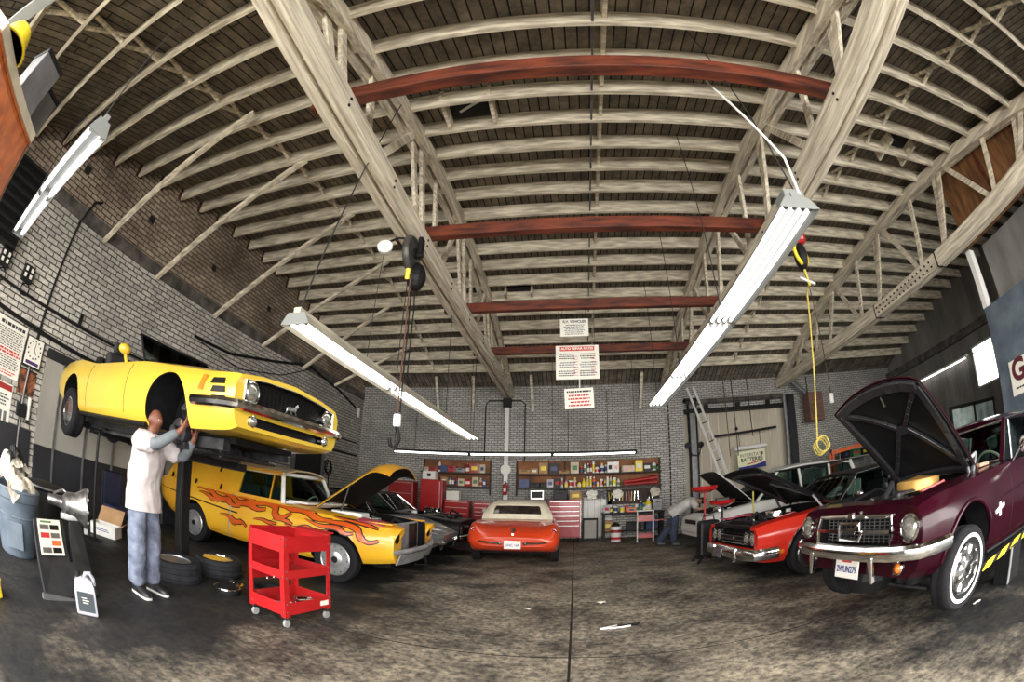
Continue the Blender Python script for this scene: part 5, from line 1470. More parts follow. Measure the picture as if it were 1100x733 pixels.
# ---------------------------------------------------------------- maroon coupe with bonnet up, raised on the low lift
def maroon():
    t = thing('coupe_car', 'dark maroon coupe with its bonnet raised and a whitewall tyre', 'car')
    st = [(-2.4, [(0, .42), (.62, .42), (.74, .48), (.78, .62), (.76, .78), (.68, .88), (.5, .9), (0, .9)]),
          (-1.37, [(0, .22), (.76, .22), (.83, .32), (.865, .54), (.85, .76), (.77, .92), (.56, .93), (0, .94)]),
          (-.3, [(0, .20), (.76, .20), (.83, .30), (.86, .52), (.84, .74), (.76, .89), (.56, .91), (0, .91)]),
          (.55, [(0, .20), (.76, .20), (.83, .30), (.86, .52), (.845, .73), (.76, .90), (.56, .93), (0, .96)]),
          (1.37, [(0, .24), (.76, .24), (.83, .34), (.865, .54), (.85, .72), (.76, .87), (.58, .90), (0, .93)]),
          (1.85, [(0, .28), (.72, .28), (.80, .36), (.84, .54), (.835, .70), (.745, .835), (.58, .86), (0, .88)]),
          (2.02, [(0, .30), (.69, .30), (.77, .38), (.80, .54), (.795, .68), (.72, .79), (.56, .82), (0, .84)])]
    B = Body(st, 60, sharp=(1, 5))
    bay = boxcut(.72, 1.93, .58, .40); bay.data.materials.clear(); bay.data.materials.append(M_well)
    cab = boxcut(-1.2, .42, .66, .42); cab.data.materials.clear(); cab.data.materials.append(M_int)
    mouth = cutter(MB().box((2.0, 0, .63), (.3, .96, .23)), M_blk)
    B.mesh('body', M_maroon, t, [arches((1.37, .35, .365, .45), (-1.37, .34, .36, .45)), bay, cab, mouth])
    # grille surround, corral and galloping horse, louvred corners, round lamps
    MB().tube([(2.05, -.48, .52), (2.06, 0, .515), (2.05, .48, .52), (2.04, .50, .63), (2.03, .47, .745), (2.05, 0, .755), (2.03, -.47, .745), (2.04, -.50, .63)], .016, 6, True).build('grille_frame', M_chrome, t)
    g = MB()
    for k in range(15): g.box((1.955, -.44 + .063 * k, .63), (.008, .006, .2))
    for k in range(8): g.box((1.955, 0, .545 + .025 * k), (.008, .9, .005))
    g.build('grille_mesh', M_steelgrey, t)
    MB().bar((2.05, -.47, .635), (2.06, -.13, .635), .03, .028).build('corral_bar', M_chrome, t); MB().bar((2.05, .47, .635), (2.06, .13, .635), .03, .028).build('corral_bar', M_chrome, t)
    MB().tube([(2.07, -.13, .57), (2.075, .13, .57), (2.07, .145, .635), (2.07, .13, .70), (2.075, -.13, .70), (2.07, -.145, .635)], .017, 6, True).build('corral', M_chrome, t)
    e = MB(); px = 2.075
    e.bar((px, -.08, .63), (px, .07, .645), .02, .045).bar((px, .05, .65), (px, .11, .685), .02, .03).bar((px, -.07, .63), (px, -.11, .59), .016, .02).bar((px, .05, .63), (px, .10, .59), .016, .02).bar((px, 0, .62), (px, -.02, .58), .016, .02).bar((px, -.08, .65), (px, -.13, .67), .014, .016)
    e.build('horse_emblem', M_chrome, t)
    MB().box((2.065, 0, .76), (.03, .06, .05)).build('hood_latch', M_chrome, t)
    for s in (-1, 1):
        MB().prism([(2.055, s * .50, .52), (2.035, s * .60, .54), (2.025, s * .60, .73), (2.04, s * .50, .75)], (-.04, 0, 0)).build('louvre_panel', M_maroon, t)
        for k in range(3): MB().box((2.058, s * .55, .57 + .06 * k), (.02, .085, .02)).build('louvre', M_maroon, t, bevel=.004)
        lamp(t, (2.03, s * .675, .655), .085, (1, 0, 0), depth=.1)
        lamp(t, (2.02, s * .58, .37), .042, (1, 0, 0), 'parking_light', M_amber)
        MB().tube(arch_lip(B, 1.37, .35, .372, s, 0, 180), .02, 8).build('arch_lip', M_maroon, t, smooth=50)
        q = MB()
        y = B.side(.82, .56) + .006
        q.bar((.82, s * y, .50), (.83, s * y, .61), .012, .03, (1, 0, 0)).bar((.74, s * y, .58), (.92, s * y, .545), .012, .03)
        q.build('fender_emblem', M_white, t)
        for x in (.52, -.68): MB().tube([(x, s * (B.side(x, z) + .001), z) for z in np.linspace(.24, .86, 8)], .004, 5).build('door_gap', M_blk, t)
        MB().tube([(x, s * (B.side(x, .66) + .002), .66 - .04 * (x - .5)) for x in np.linspace(-1.2, 1.0, 10)], .006, 6).build('side_crease', M_maroon, t)
        MB().tube([(x, s * .80, .235) for x in np.linspace(-.95, .95, 8)], .018, 6).build('rocker', M_blk, t)
    P_ = [V(p) for p in [(1.72, .865, .50), (1.90, .85, .495), (2.03, .79, .49), (2.12, .6, .485), (2.16, .3, .48), (2.165, 0, .48)]]
    P_ += [V((p.x, -p.y, p.z)) for p in P_[-2::-1]]
    rings = []
    for i, p in enumerate(P_):
        d = (P_[min(i + 1, len(P_) - 1)] - P_[max(i - 1, 0)]).normalized(); nrm = V((d.y, -d.x, 0))
        if nrm.dot(p - V((1, 0, p.z))) < 0: nrm = -nrm
        rings.append([p + nrm * a + V((0, 0, c)) for a, c in ((-.005, -.05), (.02, -.045), (.035, -.01), (.03, .03), (.0, .055), (-.015, .04), (-.015, -.03))])
    MB().loft(rings).build('front_bumper', M_chrome, t, smooth=40)
    for s in (-1, 1): MB().loft([[(2.16, s * .36, .47), (2.19, s * .36, .47), (2.19, s * .42, .47), (2.16, s * .42, .47)], [(2.12, s * .40, .28), (2.16, s * .40, .27), (2.16, s * .43, .27), (2.12, s * .43, .28)]]).build('bumper_guard', M_chrome, t, bevel=.008)
    MB().box((2.07, .0, .345), (.01, .31, .165)).build('licence_plate', M_plate, t, bevel=.004)
    text('2WUN279', .075, M_plblue, t, (2.078, 0, .335), (R(90), 0, R(90)), 'plate_lettering', bold=.001, sx=.78)
    MB().box((2.078, 0, .402), (.003, .12, .018)).build('plate_state_print', M_inkr, t)
    MB().lathe([(.001, -.22), (.2, -.2), (.24, -.1), (.24, 0)], (1.72, -.05, .30), (0, 0, 1), 24).build('front_pan', M_blk, t)
    engine_bay(t, .8, 1.9, .55, .66, 'v8', M_gold, .23, 1.14)
    MB().box((.72, 0, .945), (.2, 1.2, .03)).build('cowl_panel', mat('bare_copper_primer', (.38, .22, .15), .5, var=.4, scale=8), t, bevel=.006)
    # greenhouse
    def rz(x): return pchip([-1.6, -1.2, -.6, -.1, .2], [1.08, 1.24, 1.32, 1.33, 1.29], x)[0]
    MB().sheet([[(x, v * .59, rz(x) + .03 * (1 - v * v) - .03 * abs(v) ** 8) for v in np.linspace(-1, 1, 13)] for x in np.linspace(-1.3, .2, 18)], .03).build('roof', M_maroon, t, smooth=40)
    g = [[(.55 + .06 * (1 - v * v) - .35 * u, v * (.70 - .12 * u), .945 + .345 * u) for v in np.linspace(-1, 1, 11)] for u in np.linspace(0, 1, 5)]
    MB().sheet(g, .005).build('windscreen', M_cglass, t, smooth=60)
    MB().tube([g[0][i] for i in range(11)] , .012, 6).build('windscreen_sill', M_chrome, t); MB().tube(g[-1], .014, 6).build('windscreen_header', M_chrome, t)
    for s in (-1, 1):
        MB().bar((.53, s * .715, .93), (.19, s * .595, 1.30), .05, .04, (0, 0, 1)).build('windscreen_pillar', M_maroon, t)
        MB().prism([(-.95, s * .60, 1.28), (-1.05, s * .72, .93), (-1.75, s * .70, .93), (-1.35, s * .58, 1.17)], (0, -s * .03, 0)).build('rear_pillar', M_maroon, t)
        MB().slab([(.48, s * .715, .93), (-1.0, s * .725, .93), (-.88, s * .61, 1.27), (.17, s * .60, 1.29)], .004).build('side_window', M_cglass, t)
        MB().tube([(.28, s * .73, .92), (.10, s * .615, 1.28)], .011, 6).build('vent_bar', M_chrome, t)
        MB().tube([(.52, s * .735, .93), (.18, s * .61, 1.30), (-.4, s * .615, 1.325), (-.9, s * .615, 1.275), (-1.02, s * .735, .93)], .011, 6).build('window_trim', M_chrome, t)
        MB().ball((.35, s * .94, 1.02), (.03, .075, .075)).cyl((.35, s * .78, .90), (.35, s * .9, 1.0), .012).build('door_mirror', M_chrome, t, smooth=60)
    for y in (-.35, .35): seat(t, -.25, y, .5, M_int, .5, .55, head=False)
    steering(t, .15, .35, .88, mat('bone_plastic', (.55, .48, .38), .4)); MB().box((.40, 0, .86), (.18, 1.2, .14)).build('dashboard', M_int, t, bevel=.03)
    MB().sheet([[(-1.25 - .45 * u, v * .55, 1.2 - .28 * u) for v in (-1, 0, 1)] for u in (0, 1)], .005).build('rear_window', M_cglass, t)
    rb = [((.04, -.82), (.95, -.9), .07), ((.04, .82), (.95, .9), .07), ((.95, -.9), (.95, .9), .09), ((.05, -.8), (.05, .8), .07), ((.12, -.8), (.55, -.1), .05), ((.12, .8), (.55, .1), .05), ((.92, -.82), (.58, -.1), .045), ((.92, .82), (.58, .1), .045), ((.55, -.12), (.55, .12), .09)]
    o, pt = hood_panel(t, (.84, 0, .925), 1.18, .60, .60, 42, M_maroon, M_blk, crown=.045, drop=.03, edge=.035, ribs=rb, n=18, tip=.1)
    for s in (-1, 1):
        q = MB(); p = pt(.16, s * .92, .03)
        q.bar((.98, s * .58, .84), (.88, s * .58, 1.06), .03, .03).bar((.88, s * .58, 1.06), p, .03, .03).bar((.98, s * .58, .84), (1.04, s * .58, .96), .02, .02)
        q.build('hood_hinge', M_steelgrey, o)
    MB().bar(pt(.90, .12, .05), pt(.86, .2, .12), .02, .02).build('hood_catch', M_chrome, o)
    for s in (-1, 1):
        wheel(t, 1.37, s * .76, .215, .325, .19, .20, 'cover', (.235, .262)); wheel(t, -1.37, s * .76, .22, .325, .19, .20, 'cover', (.235, .262))
    underbody(t, -2.0, 1.8, .45, .26, 1.37, -1.37)
    return t


carE = maroon(); pose(carE, (4.189, 3.163, .173), 184.74, -2.88, -.46)


# ---------------------------------------------------------------- white estate at the back, bonnet up
def suv():
    t = thing('estate_car', 'white four-door estate car at the back with its bonnet up', 'car')
    st = [(-2.25, [(0, .45), (.70, .45), (.80, .55), (.83, .72), (.82, .88), (.78, 1.0), (.6, 1.02), (0, 1.02)]),
          (-1.35, [(0, .30), (.78, .30), (.86, .42), (.885, .68), (.87, .88), (.81, 1.02), (.6, 1.03), (0, 1.03)]),
          (.6, [(0, .28), (.78, .28), (.86, .40), (.885, .66), (.87, .86), (.80, 1.0), (.6, 1.02), (0, 1.04)]),
          (1.4, [(0, .32), (.77, .32), (.85, .42), (.88, .64), (.86, .80), (.78, .92), (.6, .95), (0, .97)]),
          (2.0, [(0, .34), (.70, .34), (.79, .42), (.82, .60), (.80, .74), (.70, .84), (.5, .86), (0, .87)]),
          (2.25, [(0, .36), (.58, .36), (.66, .42), (.69, .58), (.66, .70), (.56, .77), (.4, .79), (0, .80)])]
    B = Body(st, 44)
    bay = boxcut(.95, 2.0, .62, .45); bay.data.materials.clear(); bay.data.materials.append(M_well)
    cab = boxcut(-2.0, .6, .74, .5); cab.data.materials.clear(); cab.data.materials.append(M_int)
    B.mesh('body', M_whitep, t, [arches((1.4, .34, .38, .5), (-1.35, .34, .38, .5)), bay, cab])
    MB().sheet([[(x, v * .64, pchip([-2.15, -1.6, -.6, .1, .3], [1.55, 1.66, 1.70, 1.66, 1.60], x)[0] + .03 * (1 - v * v) - .03 * abs(v) ** 8) for v in np.linspace(-1, 1, 11)] for x in np.linspace(-2.1, .28, 16)], .035).build('roof', M_whitep, t, smooth=40)
    for s in (-1, 1):
        for (x0, x1, w_) in ((.92, .25, .05), (-.35, -.35, .06), (-1.25, -1.3, .06), (-2.2, -2.05, .1)):
            MB().bar((x0, s * .80, 1.0), (x1, s * .65, 1.62), w_, .04, (0, 1, 0)).build('roof_pillar', M_whitep, t)
        for (a, b, c, d) in (((.82, 1.02), (-.31, 1.02), (-.31, 1.6), (.24, 1.58)), ((-.40, 1.02), (-1.2, 1.02), (-1.26, 1.6), (-.40, 1.6)), ((-1.32, 1.02), (-2.1, 1.02), (-2.0, 1.56), (-1.36, 1.6))):
            MB().slab([(p[0], s * (.795 - .14 * (p[1] - 1.02) / .6), p[1]) for p in (a, b, c, d)], .004).build('side_window', M_cglass, t)
        MB().tube([(.3, s * .655, 1.62), (-2.0, s * .66, 1.64)], .022, 6).build('roof_rail', M_blk, t)
        MB().prism([(2.0, s * .80, .60), (2.23, s * .62, .60), (2.23, s * .62, .70), (1.98, s * .79, .74)], (.02, s * .02, 0)).build('headlight', M_amber if s < 0 else M_lens, t)
        MB().box((1.9, s * .83, .54), (.14, .02, .05)).build('side_marker', M_amber, t)
    g = [[(.95 + .05 * (1 - v * v) - .66 * u, v * (.78 - .13 * u), 1.03 + .58 * u) for v in np.linspace(-1, 1, 9)] for u in np.linspace(0, 1, 4)]
    MB().sheet(g, .005).build('windscreen', M_cglass, t, smooth=60)
    MB().slab([(-2.2, -.7, 1.03), (-2.2, .7, 1.03), (-2.1, .6, 1.56), (-2.1, -.6, 1.56)], .005).build('rear_window', M_cglass, t)
    MB().box((2.2, 0, .50), (.16, 1.36, .15)).build('front_bumper', M_whitep, t, bevel=.04); MB().box((2.245, 0, .68), (.04, .8, .1)).build('grille', M_blk, t, bevel=.01)
    engine_bay(t, 1.0, 2.0, .58, .66, 'x')
    o, pt = hood_panel(t, (.98, 0, 1.045), 1.12, .68, .58, 42, M_whitep, M_blk, crown=.04, drop=.03)
    o.children[0]['label'] = 'black underside'
    for y in (-.38, .38): seat(t, -.05, y, .62, M_int)
    seat(t, -1.0, 0, .65, M_int, 1.25, .5, head=False); steering(t, .5, .38, 1.0)
    for s in (-1, 1):
        wheel(t, 1.4, s * .78, .325, .325, .2, .2, 'steel'); wheel(t, -1.35, s * .78, .325, .325, .2, .2, 'steel')
    MB().box((0, 0, .33), (4.0, 1.3, .06)).build('underbody', M_well, t)
    return t


carF = suv(); pose(carF, (4.9, 10.15, 0), 183)


# ---------------------------------------------------------------- silver-grey pointed sports car and black coupe behind the wagon
def sports():
    t = thing('sports_car', 'dark silver sports car with a pointed nose between the flame wagon and the black coupe', 'car')
    st = [(-2.2, [(0, .45), (.5, .45), (.62, .52), (.70, .62), (.66, .72), (.5, .8), (.3, .82), (0, .82)]),
          (-1.25, [(0, .26), (.76, .26), (.84, .36), (.87, .62), (.86, .72), (.76, .90), (.5, .86), (0, .86)]),
          (0, [(0, .22), (.74, .22), (.80, .32), (.81, .62), (.81, .68), (.72, .84), (.5, .85), (0, .86)]),
          (1.25, [(0, .26), (.76, .26), (.84, .36), (.87, .63), (.86, .68), (.74, .90), (.5, .84), (0, .88)]),
          (1.85, [(0, .32), (.66, .32), (.76, .42), (.82, .62), (.80, .66), (.66, .78), (.44, .74), (0, .78)]),
          (2.2, [(0, .46), (.46, .46), (.56, .52), (.64, .61), (.62, .63), (.5, .665), (.3, .665), (0, .68)]),
          (2.28, [(0, .56), (.36, .56), (.46, .58), (.54, .61), (.53, .62), (.44, .64), (.24, .645), (0, .65)])]
    B = Body(st, 56)
    cab = boxcut(-.8, .35, .62, .4); cab.data.materials.clear(); cab.data.materials.append(M_int)
    B.mesh('body', M_greyp, t, [arches((1.25, .33, .36, .5), (-1.25, .33, .36, .5)), cab])
    for s in (-1, 1):
        MB().tube([(1.98, s * .76, .50), (2.2, s * .58, .49), (2.26, s * .36, .485), (2.22, s * .2, .485)], .03, 8).build('bumper_blade', M_chrome, t)
        MB().bar((2.26, s * .42, .56), (2.20, s * .42, .36), .03, .05).build('bumper_guard', M_chrome, t)
        MB().tube([(x, s * (B.side(x, .645) + .002), .645) for x in np.linspace(-2.0, 2.1, 16)], .008, 6).build('body_crease', M_chrome, t)
        lamp(t, (2.12, s * .46, .50), .04, (1, 0, 0), 'parking_light', M_lens)
        wheel(t, 1.25, s * .76, .325, .325, .19, .2, 'steel'); wheel(t, -1.25, s * .76, .325, .325, .19, .2, 'steel')
    MB().sheet([[(.42 - .35 * u + .04 * (1 - v * v), v * (.66 - .1 * u), .87 + .32 * u) for v in np.linspace(-1, 1, 9)] for u in np.linspace(0, 1, 4)], .005).build('windscreen', M_cglass, t, smooth=60)
    MB().sheet([[(x, v * .55, 1.2 + .03 * (1 - v * v) - .2 * max(0, -x - .3) ** 1.5) for v in np.linspace(-1, 1, 9)] for x in np.linspace(-1.5, .1, 12)], .02).build('roof', M_blk, t, smooth=50)
    for s in (-1, 1): MB().bar((.42, s * .66, .86), (.08, s * .55, 1.2), .04, .03, (0, 0, 1)).build('windscreen_pillar', M_blk, t)
    for s in (-1, 1): MB().prism([(-.75, s * .55, 1.17), (-.8, s * .66, .86), (-1.5, s * .58, .86), (-1.4, s * .54, 1.0)], (0, -s * .02, 0)).build('rear_pillar', M_blk, t)
    MB().box((.0, 0, .28), (3.6, 1.2, .06)).build('underbody', M_well, t)
    for y in (-.33, .33): seat(t, -.35, y, .42, M_int)
    # workshop clutter lying on the nose
    return t


carG = sports(); pose(carG, (-4.55, 8.25, 0), 0)


def blackcoupe():
    t = thing('black_coupe', 'black coupe with a raked windscreen parked behind the silver sports car', 'car')
    st = [(-2.3, [(0, .45), (.66, .45), (.76, .52), (.80, .66), (.78, .80), (.7, .88), (.5, .9), (0, .9)]),
          (-1.37, [(0, .24), (.80, .24), (.88, .34), (.92, .56), (.90, .78), (.80, .93), (.6, .94), (0, .95)]),
          (.6, [(0, .22), (.80, .22), (.87, .32), (.90, .54), (.885, .74), (.80, .90), (.6, .93), (0, .96)]),
          (1.37, [(0, .24), (.80, .24), (.88, .34), (.91, .56), (.895, .72), (.80, .86), (.6, .89), (0, .92)]),
          (2.2, [(0, .33), (.76, .33), (.83, .42), (.86, .56), (.855, .68), (.78, .78), (.58, .80), (0, .82)])]
    B = Body(st, 44)
    bay = boxcut(.85, 1.95, .58, .5); bay.data.materials.clear(); bay.data.materials.append(M_well)
    cab = boxcut(-1.2, .45, .70, .42); cab.data.materials.clear(); cab.data.materials.append(M_int)
    mouth = cutter(MB().box((2.2, 0, .60), (.2, 1.5, .2)), M_blk)
    B.mesh('body', M_blackp, t, [arches((1.37, .34, .375, .5), (-1.37, .34, .375, .5)), bay, cab, mouth])
    for s in (-1, 1):
        lamp(t, (2.17, s * .62, .60), .08, (1, 0, 0)); lamp(t, (2.2, s * .62, .40), .04, (1, 0, 0), 'parking_light', M_amber)
        MB().bar((.62, s * .74, .93), (.12, s * .61, 1.30), .05, .04, (0, 0, 1)).build('windscreen_pillar', M_chrome, t)
        MB().prism([(-.9, s * .63, 1.27), (-1.1, s * .76, .93), (-1.8, s * .72, .92), (-1.45, s * .62, 1.15)], (0, -s * .03, 0)).build('rear_pillar', M_blackp, t)
        MB().slab([(.55, s * .745, .93), (-1.0, s * .755, .93), (-.85, s * .635, 1.26), (.1, s * .62, 1.29)], .004).build('side_window', M_cglass, t)
        wheel(t, 1.37, s * .82, .33, .33, .21, .21, 'steel'); wheel(t, -1.37, s * .82, .33, .33, .21, .21, 'steel')
    MB().tube([(2.0, -.88, .44), (2.22, -.78, .44), (2.27, 0, .44), (2.22, .78, .44), (2.0, .88, .44)], .04, 8).build('front_bumper', M_chrome, t)
    MB().sheet([[(x, v * .62, pchip([-1.5, -.6, .1], [1.2, 1.32, 1.30], x)[0] + .03 * (1 - v * v)) for v in np.linspace(-1, 1, 9)] for x in np.linspace(-1.4, .12, 12)], .03).build('roof', M_blackp, t, smooth=40)
    MB().sheet([[(.62 - .5 * u + .05 * (1 - v * v), v * (.73 - .12 * u), .94 + .36 * u) for v in np.linspace(-1, 1, 9)] for u in np.linspace(0, 1, 4)], .005).build('windscreen', M_cglass, t, smooth=60)
    e = engine_bay(t, .9, 1.95, .55, .72, 'v8', M_chrome, .12)
    for k in range(4):
        for s in (-1, 1): MB().lathe([(.035, 0), (.045, .1), (.05, .12), (.03, .12)], (1.15 + .12 * k, s * .09, .93), (0, 0, 1), 12).build('intake_stack', M_chrome, e, smooth=40)
    for y in (-.36, .36): seat(t, -.3, y, .5, M_redd)
    steering(t, .2, .36, .9); MB().box((0, 0, .29), (4.0, 1.3, .06)).build('underbody', M_well, t)
    return t


carH = blackcoupe(); pose(carH, (-4.65, 10.35, 0), 0)
# ================================================================= near props on the left
M_denim = mat('worn_denim', (.19, .22, .30), .85, scale=7, col2=(.05, .06, .095), bump=.8, bscale=12)
M_denim2 = mat('dark_blue_denim', (.045, .06, .11), .85, scale=5, col2=(.02, .027, .05))
M_shirt = mat('pale_work_shirt', (.56, .51, .51), .85, scale=4, col2=(.38, .35, .35), bump=1.0, bscale=7)
M_shirt2 = mat('grey_white_shirt', (.52, .50, .47), .85, scale=6, col2=(.34, .33, .31), bump=.3, bscale=14)
M_sleeve = mat('grey_sleeve_cloth', (.15, .17, .19), .85, scale=8, col2=(.08, .09, .10))
M_skin = mat('brown_skin', (.20, .075, .042), .5, scale=8, col2=(.13, .045, .025))
M_skin2 = mat('tan_skin', (.36, .19, .12), .55)
M_shoe = mat('black_shoe_leather', (.012, .012, .014), .45)
M_sole = mat('white_rubber_sole', (.6, .6, .58), .6)
M_canblue = mat('blue_grey_bin_plastic', (.13, .165, .21), .55, scale=3, col2=(.06, .08, .105))
M_cardboard = mat('brown_cardboard', (.42, .25, .12), .8, var=.25)
M_paperw = mat('crumpled_white_paper', (.66, .62, .53), .85, scale=6, col2=(.40, .36, .29))
M_jug = mat('silver_grey_plastic', (.46, .46, .52), .35, metal=.3, var=.15)
M_navyseat = mat('navy_vinyl', (.015, .022, .06), .45, var=.4)
M_bluep = mat('blue_plastic', (.03, .09, .42), .4)
M_greenp = mat('green_print', (.10, .24, .10), .6)
M_rubberw = mat('worn_tyre_rubber', (.022, .023, .028), .8, var=.5, scale=14, spec=.25)


def tool_cart():
    t = thing('tool_cart', 'red three-tier tool cart standing in front of the flame wagon', 'cart', (-2.585, 3.56, 0), (0, 0, R(-7.5)))
    X, Y = .245, .335
    for sx in (-1, 1):
        for sy in (-1, 1):
            q = MB().box((sx * X, sy * (Y - .028), .50), (.004, .06, .78)).box((sx * (X - .026), sy * Y, .50), (.056, .004, .78))
            q.build('corner_post', M_red, t)
            b = MB()
            for z in (.16, .24, .50, .56, .80, .86): b.cyl((sx * (X + .001), sy * (Y - .03), z), (sx * (X + .006), sy * (Y - .03), z), .009, n=8)
            for z in (.16, .50, .86): b.cyl((sx * (X - .03), sy * (Y + .001), z), (sx * (X - .03), sy * (Y + .006), z), .009, n=8)
            o = b.build('post_bolts', M_chrome, t); o['kind'] = 'stuff'
            c = MB().box((sx * (X - .03), sy * (Y - .04), .10), (.045, .045, .035)).build('caster_fork', M_chrome, t)
            MB().cyl((sx * (X - .03) - .015, sy * (Y - .04), .042), (sx * (X - .03) + .015, sy * (Y - .04), .042), .042).build('caster_wheel', mat('grey_caster_rubber', (.30, .30, .30), .6), c, bevel=.006)
    for nm, z0, z1 in (('bottom_tray', .13, .25), ('middle_tray', .485, .565), ('top_tray', .735, .885)):
        q = MB().box((0, 0, z0 + .004), (2 * X, 2 * Y, .008))
        for s in (-1, 1): q.box((s * X, 0, (z0 + z1) / 2), (.006, 2 * Y, z1 - z0)).box((0, s * Y, (z0 + z1) / 2), (2 * X, .006, z1 - z0))
        q.build(nm, M_red, t)
    MB().box((-.29, .02, .63), (.012, .60, .54)).build('side_panel', M_red, t, bevel=.004)
    MB().tube([(-.29, -.05, .37), (-.29, -.05, .34), (-.29, .05, .34), (-.29, .05, .37)], .008, 6).build('panel_handle', M_chrome, t)
    MB().box((.02, Y + .0, .905), (.46, .10, .012), MX.Rotation(R(12), 3, 'X')).build('lid', M_red, t, bevel=.003)
    MB().box((.12, -Y - .003, .815), (.03, .008, .015)).build('drawer_lock', M_chrome, t)
    MB().box((X + .005, .23, .19), (.003, .12, .05)).build('cart_sticker', M_pap, t)
    return t


ct = tool_cart()
def on_cart(x, y, z): return MX.Translation((-2.585, 3.56, 0)) @ MX.Rotation(R(-7.5), 4, 'Z') @ V((x, y, z))
t = thing('air_wrench', 'silver air tool lying on the bottom tray of the near red cart', 'tool', on_cart(.08, .12, .185), (0, 0, R(60)))
MB().lathe([(.02, -.10), (.04, -.09), (.045, .0), (.038, .07), (.018, .09), (.016, .13)], (0, 0, 0), (1, 0, 0), 16).build('barrel', M_chrome, t, smooth=40); MB().box((-.04, .07, -.005), (.04, .13, .036)).build('grip', M_steelgrey, t, bevel=.01)
t = thing('spanner', 'flat spanner lying on the bottom tray of the near red cart', 'tool', on_cart(-.1, -.05, .146), (0, 0, R(30)))
MB().box((0, 0, 0), (.2, .02, .008)).build('shaft', M_chrome, t); MB().torus((.11, 0, 0), (0, 0, 1), .018, .008, 14, 6).build('ring_end', M_chrome, t)


def crumple(name, label, cat, c, sx, sy, amp, m, seed, rot=(0, 0, 0), n=15, lift=.0):
    rr = random.Random(seed); g = []
    ph = [rr.uniform(0, 6) for _ in range(8)]
    for i in range(n):
        row = []
        for j in range(n):
            u, v = i / (n - 1) - .5, j / (n - 1) - .5
            z = amp * (math.sin(9 * u + ph[0] + 4 * v) * .5 + math.sin(13 * v + ph[1] - 6 * u) * .4 + rr.uniform(-.28, .28)) + lift * (1 - 4 * (u * u + v * v))
            row.append((u * sx * (1 + .15 * math.sin(7 * v + ph[2])), v * sy * (1 + .15 * math.sin(6 * u + ph[3])), z))
        g.append(row)
    o = MB().sheet(g, .004).build(name, m, loc=c, rot=rot)
    return tag(o, label, cat)


crumple('rag', 'small pale rag lying on the top tray of the near red cart', 'rag', on_cart(-.12, -.22, .765), .12, .09, .012, M_paperw, 3)


def tyre_lying(name, label, p, r, w, style, group=None, m=None, tilt=(0, 0, 0)):
    t = thing(name, label, 'tyre', p, tilt, group)
    q = MB().ring((0, 0, 0), (0, 0, 1), 0, [(.61 * r, -w * .40), (r * .93, -w * .5), (r * .985, -w * .42), (r, -w * .28), (r * .98, -w * .27), (r, -w * .25), (r, -w * .02), (r * .98, 0), (r, .02 * w), (r, w * .25), (r * .98, w * .27), (r, w * .28), (r * .985, w * .42), (r * .93, w * .5), (.66 * r, w * .46), (.61 * r, w * .4)], 44)
    k = MB()
    q.build('tread_and_walls', m or M_rubberw, t, smooth=40)
    if style:
        rm = MB().lathe([(.62 * r, w * .40), (.59 * r, w * .44), (.56 * r, w * .3), (.52 * r, .0), (.3 * r, -.01), (.2 * r, .02), (.001, .02)], n=36)
        for a in range(10):
            d = V((math.cos(a * PI / 5), math.sin(a * PI / 5), 0)); rm.bar(d * (.16 * r) + V((0, 0, w * .22)), d * (.57 * r) + V((0, 0, w * .30)), .022, .03)
        rm.cyl((0, 0, 0), (0, 0, w * .3), .07)
        rm.build('rim', M_chrome if style == 2 else M_wheelsilver, t, smooth=35)
    return t


tyre_lying('tyre', 'tyre with an alloy rim lying flat on the floor left of the red cart', (-4.2, 4.12, .115), .34, .23, 2)
tyre_lying('tyre', 'tyre with a dull rim lying flat behind the standing man', (-4.16, 3.32, .12), .345, .24, 1)
tyre_lying('tyre', 'small black tyre lying flat against the red cart', (-3.16, 3.92, .07), .24, .14, 0, m=M_rubber)
t = thing('brake_drum', 'black brake drum with a shiny rim on the floor left of the red cart', 'brake drum', (-3.50, 3.58, 0))
MB().lathe([(.15, 0), (.16, .03), (.16, .06), (.15, .07), (.12, .075), (.08, .12), (.03, .13), (.001, .13)], n=28).build('drum', M_black, t, smooth=40); MB().torus((0, 0, .065), (0, 0, 1), .15, .012).build('polished_rim', M_chrome, t)
t = thing('brake_disc', 'bright brake disc lying behind the black brake drum', 'brake disc', (-3.72, 3.9, 0))
MB().lathe([(.14, 0), (.14, .02), (.08, .025), (.075, .06), (.03, .065), (.001, .065)], n=28).build('disc', M_chrome, t, smooth=40); MB().cyl((0, 0, .06), (0, 0, .09), .035).build('hub', M_black, t)

# oil jug
t = thing('oil_jug', 'silver-grey oil jug with a dark label on the floor by the black ramp', 'jug', (-3.27, 1.56, 0), (0, 0, R(64)))
q = MB()
q.loft([[(sx * w, sy * d, z) for sx, sy in ((-1, -1), (1, -1), (1, 1), (-1, 1))] for z, w, d in ((0, .085, .055), (.01, .095, .062), (.20, .095, .062), (.25, .088, .058), (.29, .07, .05), (.31, .03, .03))])
q.build('jug_body', M_jug, t, bevel=.012)
MB().tube([(.0, 0, .29), (.02, 0, .335), (.06, 0, .34), (.09, 0, .30), (.092, 0, .25)], .018, 8).build('jug_handle', M_jug, t)
MB().cyl((-.045, 0, .285), (-.05, 0, .345), .026).build('jug_cap', M_black, t)
MB().box((0, -.064, .115), (.15, .004, .16)).build('jug_label', mat('dark_teal_label', (.045, .06, .07), .5), t); lines(t, -.05, .03, .16, .10, 3, M_pap, .35, .5, -.068)

